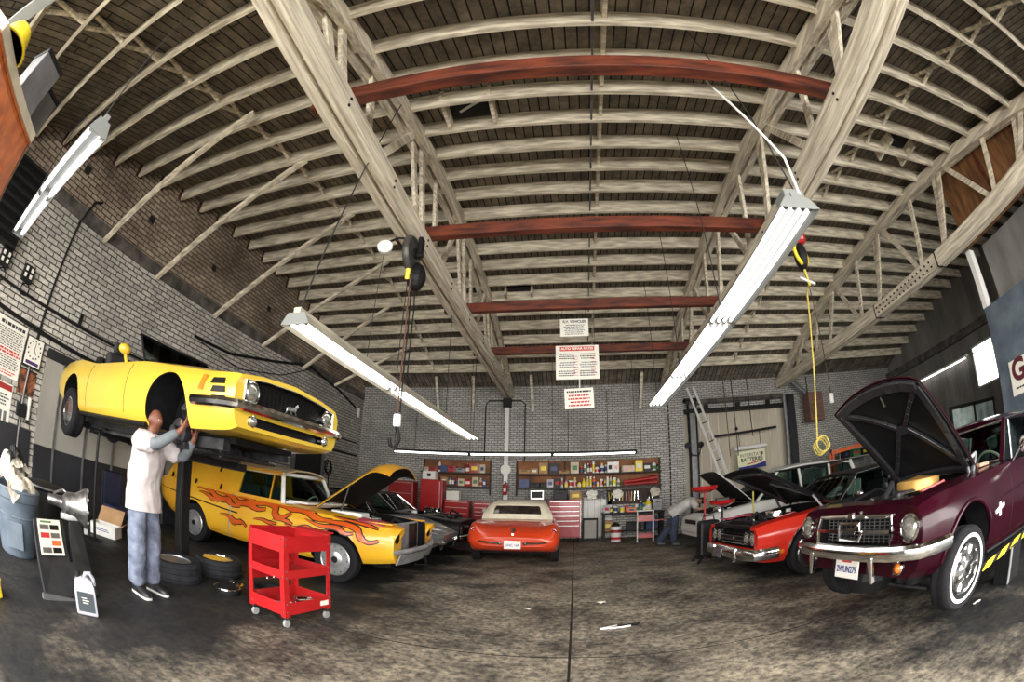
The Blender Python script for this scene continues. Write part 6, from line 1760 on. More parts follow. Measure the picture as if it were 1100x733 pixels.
# black forked ramp with a catalogue sheet
bl, br = at(50, 642, z=0.02), at(106, 640, z=0.02)
tl, tr = at(36, 556, z=.52), at(86, 560, z=.52)
t = thing('fork_ramp', 'black forked ramp leaning on the floor beside the grey bin', 'ramp', bl)
def rp(u, v): return bl.lerp(br, u).lerp(tl.lerp(tr, u), v) - bl
q = MB().slab([rp(0, 0), rp(1, 0), rp(1, 1), rp(.76, 1), rp(.66, .42), rp(.60, .42), rp(.60, 1), rp(0, 1)], -.05).build('ramp_deck', mat('scuffed_black_ramp', (.022, .023, .027), .6, scale=6, col2=(.008, .008, .009)), t)
MB().bar(rp(.1, .9) + V((0, 0, -.05)), V((rp(.1, .9).x - .06, rp(.1, .9).y, .01 - bl.z)), .05, .05).build('ramp_leg', M_blk, t); MB().bar(rp(.86, .9) + V((0, 0, -.05)), V((rp(.86, .9).x - .06, rp(.86, .9).y, .01 - bl.z)), .05, .05).build('ramp_leg', M_blk, t)
MB().bar(rp(-.06, .02), rp(.5, -.06), .03, .05).build('ramp_lip', M_steelgrey, t)
nrm = (rp(1, 0) - rp(0, 0)).cross(rp(0, 1) - rp(0, 0)).normalized()
ps = thing('catalogue_sheet', 'white printed parts sheet stuck on the black forked ramp', 'poster', bl + nrm * .006)
def sh(u, v, k=.002): return rp(.06 + .46 * u, .50 + .48 * v) + nrm * k
MB().slab([sh(0, 0), sh(1, 0), sh(1, 1), sh(0, 1)], .003).build('sheet', M_pap, ps)
MB().slab([sh(.12, .9, .006), sh(.6, .9, .006), sh(.6, .95, .006), sh(.12, .95, .006)], .002).build('print_heading', M_greenp, ps)
k = 0
for v in (.70, .47, .26, .06):
    for u in (.08, .52):
        MB().slab([sh(u, v, .006), sh(u + .38, v, .006), sh(u + .38, v + .14, .006), sh(u, v + .14, .006)], .002).build('print_picture', (M_steelgrey, M_blk, M_inkr, M_steelgrey, M_pap, M_orange, M_steelgrey, M_blk)[k], ps); k += 1

# grey bin with papers
zt = at(20, 524, x=-4.72).z
bin_ = thing('waste_bin', 'round blue-grey plastic bin at the left edge, heaped with paper', 'bin', (-4.72, 1.36, 0))
MB().lathe([(.20, 0), (.22, .02), (.275, zt - .1), (.29, zt - .09), (.295, zt), (.27, zt), (.26, zt - .1), (.21, .04), (.001, .04)], n=36).build('bin_body', M_canblue, bin_, smooth=40)
MB().torus((0, 0, zt), (0, 0, 1), .288, .014).build('bin_rim', M_canblue, bin_); MB().torus((0, 0, zt * .62), (0, 0, 1), .262, .008).build('bin_hoop', M_canblue, bin_)
MB().box((.24, -.10, zt * .35), (.02, .2, zt * .4), MX.Rotation(R(-22), 3, 'Z')).build('bin_panel', M_canblue, bin_, bevel=.008)
crumple('waste_paper', 'crumpled cream sheet hanging over the rim of the bin', 'paper', (-4.64, 1.32, zt + .08), .42, .40, .05, M_paperw, 5, (0, R(24), R(30)), lift=.1)
crumple('waste_paper', 'crumpled white paper on top of the heap in the bin', 'paper', (-4.79, 1.30, zt + .19), .4, .38, .06, M_paperw, 8, (R(10), R(-8), 0), lift=.12)
crumple('waste_bag', 'black plastic bag in the heap of papers in the bin', 'bag', (-4.68, 1.32, zt + .30), .2, .2, .03, M_black, 11, (0, 0, 0), lift=.08)
t = thing('drum_lid', 'dark round drum standing behind the grey bin', 'drum', (-5.25, 1.95, 0))
MB().lathe([(.26, 0), (.26, .62), (.29, .64), (.29, .67), (.2, .69), (.001, .70)], n=32).build('drum', M_black, t, smooth=40); MB().torus((0, 0, .66), (0, 0, 1), .285, .012).build('drum_rim', M_steelgrey, t)
# gearbox on a stand
st_ = thing('gearbox_stand', 'black steel stand carrying the chrome gearbox', 'stand', (-4.58, 2.06, 0))
MB().cyl((0, 0, .03), (0, 0, .46), .03).build('stand_post', M_black, st_); MB().box((0, 0, .46), (.34, .1, .02)).build('stand_saddle', M_black, st_)
for a in range(3): MB().bar((0, 0, .05), (.26 * math.cos(a * 2.1 + .4), .26 * math.sin(a * 2.1 + .4), .02), .04, .04).build('stand_foot', M_black, st_)
t = thing('gearbox', 'shiny chrome gearbox with a bell housing on a black stand', 'gearbox', (-4.58, 2.06, .62), (0, 0, R(66)))
t.scale = (1.15, 1.15, 1.15)
MB().lathe([(.045, -.26), (.05, -.2), (.06, -.1), (.105, -.06), (.115, .04), (.17, .13), (.185, .15), (.185, .17), (.15, .17), (.10, .06), (.001, .05)], (0, 0, 0), (1, 0, 0), 26).build('gearbox_case', mat('cast_gearbox_metal', (.40, .39, .38), .32, metal=.7, col2=(.10, .10, .10), scale=9, contrast=.3), t, smooth=35)
b = MB()
for a in range(10): b.cyl((.16, .172 * math.cos(a * .63), .172 * math.sin(a * .63)), (.185, .172 * math.cos(a * .63), .172 * math.sin(a * .63)), .014, n=8)
b.build('flange_bolts', M_alu, t)['kind'] = 'stuff'
MB().box((-.02, 0, -.11), (.2, .14, .06)).build('sump', M_alu, t, bevel=.01); MB().tube([(-.2, .05, .05), (-.1, .12, .1), (.05, .13, .02), (.05, .15, -.12)], .012, 6).build('pipe', M_alu, t)
MB().box((.16, .06, -.19), (.05, .16, .1)).build('bracket', M_alu, t, bevel=.01)
# open carton
t = thing('cardboard_box', 'open white carton with a brown flap on the dark floor by the wall', 'box', (-6.05, 3.38, 0), (0, 0, R(38)))
q = MB(); q.box((0, 0, .008), (.44, .3, .01))
for s in (-1, 1): q.box((s * .22, 0, .09), (.01, .3, .17)).box((0, s * .15, .09), (.44, .01, .17))
q.build('carton', M_white, t)
MB().slab([(-.22, .15, .17), (.22, .15, .17), (.24, .29, .38), (-.2, .30, .38)], .008).build('flap', M_cardboard, t); MB().slab([(.22, -.15, .17), (.22, .15, .17), (.36, .15, .26), (.36, -.15, .24)], .008).build('flap', M_cardboard, t)
lines(t, -.12, .12, .12, .07, 2, M_plblue, .5, .3, -.158)
# navy chair
t = thing('shop_chair', 'dark navy chair with a tall padded back by the panel door', 'chair', (-6.85, 3.95, 0), (0, 0, R(8)))
MB().box((0, 0, .62), (.06, .46, .56)).build('backrest', M_navyseat, t, bevel=.05); MB().tube([(.02, -.25, .3), (.02, -.25, .88), (.02, .25, .88), (.02, .25, .3)], .014, 8).build('back_frame', M_black, t)
MB().box((.24, 0, .33), (.46, .46, .08)).build('seat', M_navyseat, t, bevel=.03)
for sx in (.04, .44):
    for s in (-1, 1): MB().cyl((sx, s * .21, 0), (sx, s * .21, .31), .014, n=8).build('leg', M_chrome, t)
t = thing('drip_pan', 'shallow silver pan on the floor in front of the navy chair', 'pan', (-6.1, 4.2, .0))
MB().lathe([(.20, .0), (.25, .05), (.26, .055), (.24, .06), (.19, .012), (.001, .012)], n=30).build('pan', M_alu, t, smooth=40); MB().torus((0, 0, .055), (0, 0, 1), .252, .008).build('rolled_rim', M_alu, t)
t = thing('yellow_crate', 'yellow box at the very left edge of the floor', 'box', at(1, 652, z=.0) + V((-.20, -.09, 0)), (0, 0, R(20)))
MB().box((0, 0, .07), (.2, .28, .14)).build('crate', M_yel, t, bevel=.012); MB().box((0, 0, .145), (.21, .29, .02)).build('lid', M_yel, t, bevel=.006)

# lift under the yellow convertible
t = thing('car_lift', 'black post lift holding the yellow convertible up in the air', 'lift', (-4.60, 3.82, 0))
MB().box((0, 0, .02), (.26, .26, .04)).build('base_plate', M_black, t, bevel=.008); MB().box((0, 0, .72), (.15, .15, 1.36)).build('post', M_black, t, bevel=.01)
MB().bar((-1.5, .0, 1.43), (1.1, .0, 1.43), .12, .08).build('long_arm', M_black, t)
for x in (-1.4, 1.0):
    MB().bar((x, -.85, 1.44), (x, .1, 1.44), .10, .07).build('cross_arm', M_black, t)
MB().tube([(.07, -.08, 1.4), (.10, -.14, .9), (.08, -.10, .3)], .012, 6).build('hose', M_black, t)
t = thing('lift_leg', 'thin black prop standing under the rear of the lifted yellow car', 'prop', (-5.75, 3.0, 0))
MB().cyl((0, 0, 0), (0, 0, 1.44), .022).build('rod', M_black, t); MB().lathe([(.14, 0), (.14, .01), (.03, .03), (.001, .03)], n=18).build('foot', M_black, t); MB().box((0, 0, 1.45), (.16, .1, .03)).build('saddle', M_black, t)

# small litter on the aisle
p = at(646, 648, z=0)
crumple('paper_scrap', 'small crumpled white scrap of paper on the aisle floor', 'litter', (p.x, p.y, .012), .10, .07, .012, M_paperw, 21, n=8)
p = at(664, 674, z=0)
t = thing('metal_offcut', 'flat black and white metal offcut lying on the aisle floor', 'litter', (p.x, p.y, 0), (0, 0, R(12)))
MB().prism([(-.2, -.03, .004), (.0, -.05, .004), (.2, -.02, .004), (.26, .05, .004), (.05, .04, .004)], (0, 0, .008)).build('plate', M_blk, t)
MB().tube([(-.2, -.03, .012), (.0, -.05, .012), (.12, -.035, .012)], .010, 6).build('bright_edge', M_white, t); MB().tube([(-.2, -.03, .012), (.0, .035, .012)], .007, 6).build('bright_edge', M_white, t)
p = at(1049, 648, z=0)
crumple('paper_scrap', 'tiny white paper scrap on the dark floor by the whitewall tyre', 'litter', (p.x, p.y, .008), .10, .03, .006, M_paperw, 22, n=7)
p = at(567, 655, z=0)
crumple('paper_scrap', 'tiny pale scrap on the aisle floor left of the long joint', 'litter', (p.x, p.y, .008), .06, .04, .006, M_paperw, 23, n=7)
p = at(452, 606, z=0)
t = thing('jack_stand', 'small black jack stand on the floor under the wagon nose', 'jack stand', (p.x, p.y, 0), (0, 0, R(25)))
for sx in (-1, 1):
    for sy in (-1, 1): MB().bar((sx * .11, sy * .11, .0), (sx * .02, sy * .02, .24), .03, .015).build('leg', M_black, t)
MB().cyl((0, 0, .2), (0, 0, .34), .018).build('pillar', M_steelgrey, t); MB().box((0, 0, .35), (.09, .04, .025)).build('saddle', M_black, t); MB().box((.0, 0, .01), (.26, .26, .012)).build('base', M_black, t)

# low lift under the maroon car
t = thing('striped_lift', 'low lift with a yellow and black striped edge under the maroon car', 'lift', (4.6, 3.15, 0), (0, 0, R(4.7)))
for s in (-1, 1):
    o = MB().box((0, s * .74, .365), (3.0, .16, .06)).build('runway', M_black, t)
    for k in range(10):
        x0 = -1.5 + .3 * k
        MB().prism([(x0, s * .823, .335), (x0 + .17, s * .823, .335), (x0 + .27, s * .823, .395), (x0 + .10, s * .823, .395)], (0, s * .004, 0)).build('yellow_stripe', M_yel, o)
    for x in (-.75, .9):
        MB().box((x, s * .74, .175), (.26, .2, .35)).build('lift_block', M_black, t, bevel=.01)
        MB().box((x - .13, s * .842, .175), (.04, .01, .33)).build('bright_edge', M_alu, t)
# standing glazed frame behind the maroon car
a, b = at(1021, 440, y=6.7), at(1066, 424, y=6.7)
t = thing('glazed_screen', 'black framed glazed screen standing behind the maroon car', 'screen', ((a.x + b.x) / 2, 6.7, 0))
w = (b.x - a.x); h = (a.z + b.z) / 2
for s in (-1, 0, 1): MB().box((s * w / 2, 0, h / 2), (.08, .06, h)).build('upright', M_black, t, bevel=.006)
for z in (.04, .9, h - .04): MB().box((0, 0, z), (w, .06, .08)).build('rail', M_black, t, bevel=.006)
for s in (-1, 1):
    MB().box((s * w / 4, 0, (h + .9) / 2), (w / 2 - .08, .01, h - 1.0)).build('pane', mat('pale_green_glass_reflection', (.42, .50, .45), .25, scale=2.5, col2=(.16, .2, .2), contrast=.3, coat=.3), t); MB().box((s * w / 4, 0, .47), (w / 2 - .08, .02, .78)).build('lower_panel', M_steelgrey, t)  # bright reflections on the panes are painted in as pale green mottling
    MB().box((s * w / 2, 0, .02), (.1, .5, .04)).build('foot', M_black, t)
# ================================================================= back wall: shelves, chests, bench, stock
M_shelfwood = mat('dark_shelf_wood', (.05, .03, .02), .7, var=.5)
M_obpanel = mat('orange_brown_backboard', (.32, .12, .04), .7, scale=2, col2=(.10, .035, .015), contrast=.5)
C_WHITE = M_white; C_CREAM = mat('cream_carton', (.62, .54, .40), .7, var=.2)
def colm(n, c, r=.5): return mat(n, c, r, var=.2)
PAL = {'white': C_WHITE, 'cream': C_CREAM, 'brown': M_cardboard, 'black': M_blk, 'navy blue': colm('navy_stock', (.03, .05, .16)), 'red': M_red, 'grey': M_steelgrey,
       'yellow': M_yel, 'green': colm('green_stock', (.05, .20, .08)), 'orange': M_orange, 'dark red': M_redd}
ORD = ['first', 'second', 'third', 'fourth', 'fifth', 'sixth', 'seventh', 'eighth', 'ninth', 'tenth', 'eleventh', 'twelfth', 'thirteenth', 'fourteenth', 'fifteenth', 'sixteenth', 'seventeenth', 'eighteenth', 'nineteenth', 'twentieth',
       'twenty-first', 'twenty-second', 'twenty-third', 'twenty-fourth', 'twenty-fifth', 'twenty-sixth', 'twenty-seventh', 'twenty-eighth', 'twenty-ninth', 'thirtieth', 'thirty-first', 'thirty-second', 'thirty-third', 'thirty-fourth', 'thirty-fifth']


def shelf(label, x0, x1, zs, y=14.25):
    t = thing('storage_shelf', label, 'shelf', ((x0 + x1) / 2, y, 0))
    w = x1 - x0
    for z in zs: MB().box((0, 0, z), (w, .42, .045)).build('shelf_board', M_shelfwood, t)
    MB().box((0, .2, (zs[0] + zs[-1]) / 2 + .25), (w, .02, zs[0] - zs[-1] + .4)).build('back_board', M_obpanel, t)
    n = max(2, int(w / 1.2) + 1)
    for k in range(n): MB().box((-w / 2 + w * k / (n - 1), .165, (zs[0] + zs[-1]) / 2 + .1), (.05, .05, zs[0] - zs[-1] + .7)).build('upright', M_shelfwood, t)
    return t


def stock(kind, col, x, y, z, w, d, h, label, group):
    m = PAL[col]
    if kind == 'bottle':
        t = thing('plastic_bottle', label, 'bottle', (x, y, z), (0, 0, 0), group)
        MB().lathe([(w * .46, 0), (w * .5, .01), (w * .5, h * .62), (w * .42, h * .74), (w * .2, h * .82), (w * .2, h * .88)], n=12).build('bottle_body', m, t, smooth=50)
        MB().cyl((0, 0, h * .87), (0, 0, h), w * .24, n=10).build('bottle_cap', RND.choice((M_red, M_blk, M_white, M_yel)), t)
        MB().lathe([(w * .505, h * .15), (w * .508, h * .16), (w * .508, h * .5), (w * .505, h * .51)], n=12).build('bottle_label', RND.choice((M_red, M_yel, PAL['navy blue'], M_pap, M_greenp)), t)
    elif kind == 'can':
        t = thing('tin_can', label, 'can', (x, y, z), (0, 0, 0), group)
        MB().lathe([(w * .5, 0), (w * .5, h * .95), (w * .46, h), (.001, h * .98)], n=14).build('can_body', m, t, smooth=50)
        MB().lathe([(w * .505, h * .2), (w * .508, h * .21), (w * .508, h * .75), (w * .505, h * .76)], n=14).build('can_label', RND.choice((M_red, M_yel, PAL['navy blue'], M_pap)), t)
    elif kind == 'case':
        t = thing('tool_case', label, 'case', (x, y, z), (0, 0, 0), group)
        MB().box((0, 0, h * .45), (w, d, h * .9)).build('case_shell', m, t, bevel=.015); MB().tube([(-w * .2, -d / 2, h * .6), (-w * .2, -d / 2 - .03, h * .62), (w * .2, -d / 2 - .03, h * .62), (w * .2, -d / 2, h * .6)], .01, 6).build('case_handle', M_blk, t)
    else:
        t = thing('stock_box', label, 'box', (x, y, z), (0, 0, R(RND.uniform(-6, 6))), group)
        MB().box((0, 0, h / 2), (w, d, h)).build('carton', m, t, bevel=.004)
        MB().box((0, -d / 2 - .002, h * .5), (w * .6, .004, h * .4)).build('carton_label', RND.choice((M_pap, M_red, M_inkr, PAL['navy blue'], M_yel) if col not in ('white', 'cream') else (M_red, M_greenp, M_ink, PAL['navy blue'])), t)
    return t


def fill(x0, x1, z, hmax, where, ref, kinds, cols, group, seed, wr=(.08, .2)):
    global RND
    keep = RND; RND = random.Random(seed)
    x = x0; n = 0; items = []
    while x < x1 - .06:
        k = RND.choice(kinds); c = RND.choice(cols)
        w = RND.uniform(*wr) * (1.5 if k in ('box', 'case') else .75); w = min(w, x1 - x - .01)
        if w < .05: break
        h = hmax * RND.uniform(.5, .98) * (.62 if k == 'case' else 1)
        items.append((k, c, x + w / 2, w, h)); x += w + RND.uniform(.004, .02)
    for i, (k, c, xx, w, h) in enumerate(items):
        nm = {'bottle': 'plastic bottle', 'can': 'tin can', 'case': 'tool case', 'box': 'carton'}[k]
        j = i if ref[0] == 'L' else len(items) - 1 - i
        stock(k, c, xx, 14.21 + RND.uniform(-.03, .02), z, w, min(.24, max(w, .14)), h, '%s %s, %s, %s from %s' % (c, nm, where.replace('the middle', 'middle').replace('the far', 'far'), ORD[j], ref[1]), group)
    RND = keep


SZ = (2.12, 1.68)
shelf('long wall shelf of two boards on the back wall right of the white post', -1.85, 2.78, SZ)
shelf('shorter wall shelf of two boards on the back wall left of the white post', -5.0, -2.72, SZ)
zb = .0225
LP = ('L', 'the white post'); RP = ('R', 'the white post')
fill(-1.75, -.15, 2.12 + zb, .36, 'the long upper shelf', LP, ('case', 'box', 'box'), ('dark red', 'black', 'grey', 'black', 'brown', 'navy blue'), 'stock on the long upper shelf', 3, (.15, .32))
fill(-.12, 1.45, 2.12 + zb, .38, 'the middle of the long upper shelf', ('L', 'the black cases'), ('bottle', 'bottle', 'box', 'can'), ('white', 'white', 'cream', 'dark red', 'grey'), 'bottles on the long upper shelf', 5)
fill(1.5, 2.72, 2.12 + zb, .36, 'the far end of the long upper shelf', ('R', 'the brick pier'), ('box', 'box', 'case', 'bottle'), ('white', 'yellow', 'cream', 'black', 'grey'), 'stock at the shelf end', 8, (.12, .28))
fill(-1.75, -.35, 1.68 + zb, .32, 'the long lower shelf', LP, ('box', 'case', 'box', 'can'), ('cream', 'black', 'navy blue', 'grey', 'brown'), 'stock on the long lower shelf', 13, (.12, .26))
fill(-.32, 1.5, 1.68 + zb, .36, 'the middle of the long lower shelf', ('L', 'the dark cases'), ('bottle', 'bottle', 'can', 'bottle'), ('white', 'yellow', 'cream', 'white', 'navy blue', 'orange'), 'bottles on the long lower shelf', 17, (.08, .17))
fill(-4.9, -2.8, 2.12 + zb, .40, 'the short upper shelf', RP, ('box', 'box', 'case', 'bottle'), ('white', 'cream', 'dark red', 'brown', 'grey', 'white', 'navy blue', 'brown'), 'stock on the short upper shelf', 23, (.1, .24))
fill(-4.3, -2.8, 1.68 + zb, .34, 'the short lower shelf', RP, ('box', 'box', 'bottle', 'can'), ('white', 'cream', 'brown', 'grey', 'red', 'navy blue', 'cream'), 'stock on the short lower shelf', 29, (.09, .2))
# long red exhaust tubes on the lower shelf
for k, (z, lb) in enumerate(((1.76, 'long dark red tube lying lower on the long lower shelf end'), (1.88, 'red tube resting upper on the long lower shelf end'))):
    t = thing('red_tube', lb, 'tube', (2.12, 14.16 + .1 * k, z), (0, R(-2 - 3 * k), 0))
    MB().cyl((-.55, 0, 0), (.55, 0, 0), .055).build('tube', M_redd if k == 0 else M_red, t); MB().cyl((.3, 0, 0), (.5, 0, 0), .085).build('collar', M_redd, t)


def chest(label, x, y, z, w, d, h, nd, m, casters=False, closed=False):
    t = thing('tool_chest', label, 'tool chest', (x, y, z))
    z0 = .14 if casters else .0
    MB().box((0, 0, z0 + (h - z0) / 2), (w, d, h - z0)).build('cabinet', m, t, bevel=.008)
    hs = [1.0] * nd
    if casters: hs[0] = 2.4
    tot = sum(hs); zz = z0 + .03
    for k in range(nd):
        hh = (h - z0 - .06) * hs[k] / tot
        if not closed:
            dr = MB().box((0, -d / 2 - .008, zz + hh / 2), (w - .06, .02, hh - .012)).build('drawer', m, t, bevel=.003)
            MB().box((0, -d / 2 - .026, zz + hh - .022), (w - .08, .018, .014)).build('drawer_pull', M_alu, dr)
        zz += hh
    if closed: MB().box((w * .38, -d / 2 - .006, h / 2), (.02, .012, h * .9)).build('door_edge', M_alu, t)
    if casters:
        MB().box((w / 2 + .004, 0, (h + z0) / 2), (.008, d, h - z0)).build('bright_side', M_alu, t)
        for sx in (-1, 1):
            for sy in (-1, 1): MB().cyl((sx * (w / 2 - .06) - .02, sy * (d / 2 - .06), .06), (sx * (w / 2 - .06) + .02, sy * (d / 2 - .06), .06), .06).build('caster', M_blk, t)
    return t


M_redpink = mat('faded_red_chest', (.50, .04, .055), .38, var=.25, coat=.3)
chest('wide faded red roller tool chest of many drawers right of the roadster', -.28, 13.75, 0, .95, .5, 1.30, 6, M_redpink, True)
def table(name, label, x0, x1, y, h, d=.6, m=None):
    t = thing(name, label, 'bench', ((x0 + x1) / 2, y, 0)); w = x1 - x0
    MB().box((0, 0, h - .03), (w, d, .06)).build('bench_top', m or M_black, t, bevel=.006)
    for sx in (-1, 1):
        for sy in (-1, 1): MB().box((sx * (w / 2 - .06), sy * (d / 2 - .06), (h - .06) / 2), (.07, .07, h - .06)).build('leg', M_black, t)
    MB().box((0, .05, .25), (w - .2, d - .2, .03)).build('lower_shelf', M_black, t)
    return t
table('work_bench', 'dark cluttered work bench under the long shelf end', .85, 2.78, 13.95, .86)
table('work_bench', 'low dark bench carrying the red chests behind the black coupe', -5.9, -2.35, 13.75, .64)
chest('tall bright red closed cabinet on the low bench left of the drawers', -4.38, 13.6, .64 , .72, .45, 1.2, 1, M_red, False, True)
chest('red three-drawer chest on the low bench beside the tall cabinet', -3.56, 13.6, .64, .78, .45, .58, 3, M_red)
chest('red drawer chest on the low bench nearest the white post', -2.72, 13.6, .64, .62, .45, .56, 4, M_red)
chest('red chest on the low bench farthest from the white post', -5.42, 13.6, .64, .86, .45, 1.1, 3, M_redd)
bx = thing('white_box', 'white carton standing on the red three-drawer chest', 'box', (-3.7, 13.55, 1.225)); MB().box((0, 0, .14), (.4, .28, .28)).build('carton', M_pap, bx, bevel=.004); MB().box((.1, -.02, .285), (.2, .25, .012)).build('flap', M_pap, bx)
bx = thing('white_box', 'white carton standing on the tall red cabinet', 'box', (-4.5, 13.6, 1.85)); MB().box((0, 0, .13), (.42, .3, .26)).build('carton', M_white, bx, bevel=.004); MB().box((0, -.152, .14), (.12, .004, .1)).build('print', M_ink, bx)
# things on the bench and chest
q = thing('monitor_box', 'grey framed box with a dark screen standing on the red roller chest', 'box', (-1.15, 14.0, 1.3))
chest('small red chest behind the roadster below the dark screen', -1.2, 13.95, 0, .7, .5, 1.3, 5, M_redd)
MB().box((0, 0, .16), (.42, .12, .3)).build('case', M_alu, q, bevel=.01); MB().box((0, -.062, .17), (.34, .006, .2)).build('screen', M_blk, q); MB().box((0, 0, .005), (.2, .2, .012)).build('foot', M_blk, q)
stock('box', 'brown', .05, 13.75, 1.302, .36, .3, .26, 'brown carton with a label standing on the faded red roller chest', 'cartons by the roller chest')
stock('case', 'black', -.42, 13.75, 1.302, .42, .3, .34, 'black tool case standing on the faded red roller chest', 'cartons by the roller chest')
BENCH = [('bottle', 'blue'), ('bottle', 'yellow')]
PAL['blue'] = M_bluep
for i, (k, c, x, w, h, lb) in enumerate((('bottle', 'blue', 2.05, .13, .34, 'tall blue bottle standing on the dark work bench'), ('bottle', 'yellow', 2.30, .2, .38, 'big yellow bottle standing on the dark work bench'), ('can', 'white', 1.28, .12, .2, 'white tin can on the dark work bench beside the cream one'),
                                         ('can', 'cream', 1.47, .15, .18, 'cream tin can standing on the dark work bench'), ('box', 'grey', 1.0, .2, .24, 'grey carton on the dark work bench at its near end'), ('case', 'grey', 2.6, .3, .42, 'grey tool case on the far end of the dark work bench'), ('box', 'orange', 1.76, .26, .14, 'flat orange carton on the dark work bench'),
                                         ('can', 'black', 1.14, .1, .16, 'black tin can on the dark work bench beside the grey carton'), ('can', 'red', 1.62, .1, .22, 'red tin can on the dark work bench beside the cream one'), ('bottle', 'white', 1.92, .11, .28, 'white bottle on the dark work bench beside the blue bottle'), ('bottle', 'green', 2.17, .1, .26, 'green bottle on the dark work bench between the blue and the yellow bottle'))):
    stock(k, c, x, 13.80 + .07 * (i % 3), .862, w, .16, h, lb, 'things on the work bench')
LOW = (('box', 'brown', 1.05, .3, .34, 'brown carton on the floor shelf of the dark work bench'), ('case', 'black', 1.85, .45, .3, 'black tool case on the floor shelf of the dark work bench'), ('box', 'navy blue', 2.4, .36, .4, 'navy blue carton on the floor shelf of the dark work bench'))
for k, c, x, w, h, lb in LOW: stock(k, c, x, 13.98, .267, w, .3, h, lb, 'things under the work bench')
# hanging things between shelf and bench
HL = ['white rag hanging under the long shelf nearest the roller chest', 'grey cloth hanging under the long shelf', 'small white rag hanging under the long shelf above the bench', 'pale rag hanging under the long shelf by the pier']
for i, (x, c) in enumerate(((.55, M_pap), (.85, M_steelgrey), (1.35, M_pap), (2.55, M_paperw))):
    o = crumple('hanging_rag', HL[i], 'rag', (x, 14.0, 1.45), .3, .26, .03, c, 40 + i, (R(88), 0, 0), 9)
    o.location.y = 14.02
t = thing('pegged_tools', 'rack of hand tools hanging under the long shelf over the bench', 'tool rack', (1.9, 14.42, 1.35))
MB().box((0, .05, 0), (1.75, .03, .5)).build('rack_board', M_shelfwood, t)
for k in range(18):
    x = -.8 + .094 * k
    MB().bar((x, 0, .16), (x + RND.uniform(-.03, .03), 0, -.02 - RND.uniform(0, .14)), .03, .02).build('tool_handle', RND.choice((M_red, M_chrome, M_blk, M_yel, M_alu)), t)
t = thing('lower_wall_panel', 'white boarded panel on the back wall under the long shelf', 'panel', (.75, YB - .03, .72))
MB().box((0, 0, 0), (.9, .03, 1.3)).build('board', M_white, t)
for k in range(4): MB().box((-.3 + .2 * k, -.02, 0), (.01, .01, 1.3)).build('joint', M_steelgrey, t)
t = thing('framed_radiator', 'black framed radiator with a pale core leaning under the long shelf', 'radiator', (.5, 13.85, 0), (R(-6), 0, 0))
for s in (-1, 1): MB().box((s * .21, 0, .36), (.05, .07, .72)).build('side_tank', M_black, t, bevel=.012)
for z in (.04, .68): MB().box((0, 0, z), (.46, .07, .07)).build('end_tank', M_black, t, bevel=.012)
MB().box((0, 0, .36), (.38, .04, .58)).build('core', M_panelgrey, t)
t = thing('oil_bucket', 'white bucket with a red printed band on the floor by the bench', 'bucket', (1.24, 13.35, 0))
MB().lathe([(.145, 0), (.15, .01), (.165, .42), (.175, .43), (.175, .46), (.155, .46), (.14, .03), (.001, .03)], n=28).build('bucket_body', M_white, t, smooth=40)
MB().lathe([(.152, .06), (.1535, .061), (.157, .14), (.155, .141)], n=28).build('red_band', M_inkr, t); MB().lathe([(.158, .27), (.1605, .271), (.1645, .36), (.162, .361)], n=28).build('print_band', M_redd, t)
MB().tube([(-.17, 0, .44), (-.12, -.05, .5), (0, -.08, .54), (.12, -.05, .5), (.17, 0, .44)], .006, 6).build('bail_handle', M_blk, t); MB().ball((0, 0, .48), (.12, .12, .1)).build('black_contents', M_blk, t)
t = thing('utility_cart', 'small red and white utility cart on the far floor by the bending man', 'cart', (2.03, 12.75, 0), (0, 0, R(-6)))
for sx in (-1, 1):
    for sy in (-1, 1):
        MB().cyl((sx * .23, sy * .16, .09), (sx * .23, sy * .16, .92), .013, n=8).build('frame_post', M_white, t); MB().cyl((sx * .23 - .015, sy * .16, .045), (sx * .23 + .015, sy * .16, .045), .045).build('caster', M_alu, t)
for z, h in ((.14, .1), (.62, .16)):
    q = MB().box((0, 0, z), (.46, .32, .012))
    for s in (-1, 1): q.box((s * .23, 0, z + h / 2), (.01, .32, h)).box((0, s * .16, z + h / 2), (.46, .01, h))
    q.build('tray', M_red, t)
MB().tube([(-.23, -.16, .92), (.23, -.16, .92), (.23, .16, .92), (-.23, .16, .92)], .013, 8, True).build('top_rail', M_white, t)
MB().box((.38, 0, .63), (.28, .3, .03)).build('side_shelf', M_red, t)
t = thing('fire_extinguisher', 'red fire extinguisher hanging on the white post behind the roadster', 'fire extinguisher', (-2.2, YB - .26, 1.45))
MB().lathe([(.06, 0), (.07, .02), (.07, .30), (.05, .36), (.02, .38), (.02, .42)], n=18).build('cylinder', M_red, t, smooth=50); MB().box((0, -.02, .43), (.04, .12, .03)).build('lever', M_blk, t); MB().tube([(.02, 0, .4), (.1, 0, .36), (.1, 0, .12)], .012, 6).build('hose', M_blk, t); MB().box((0, -.072, .16), (.08, .004, .1)).build('label_plate', M_pap, t)
t = thing('round_dial', 'round white dial on the white post above the fire extinguisher', 'dial', (-2.2, YB - .2, 2.28))
MB().cyl((0, 0, 0), (0, -.05, 0), .17, n=28).build('case', M_white, t); MB().cyl((0, -.05, 0), (0, -.055, 0), .145, n=28).build('face', M_pap, t)
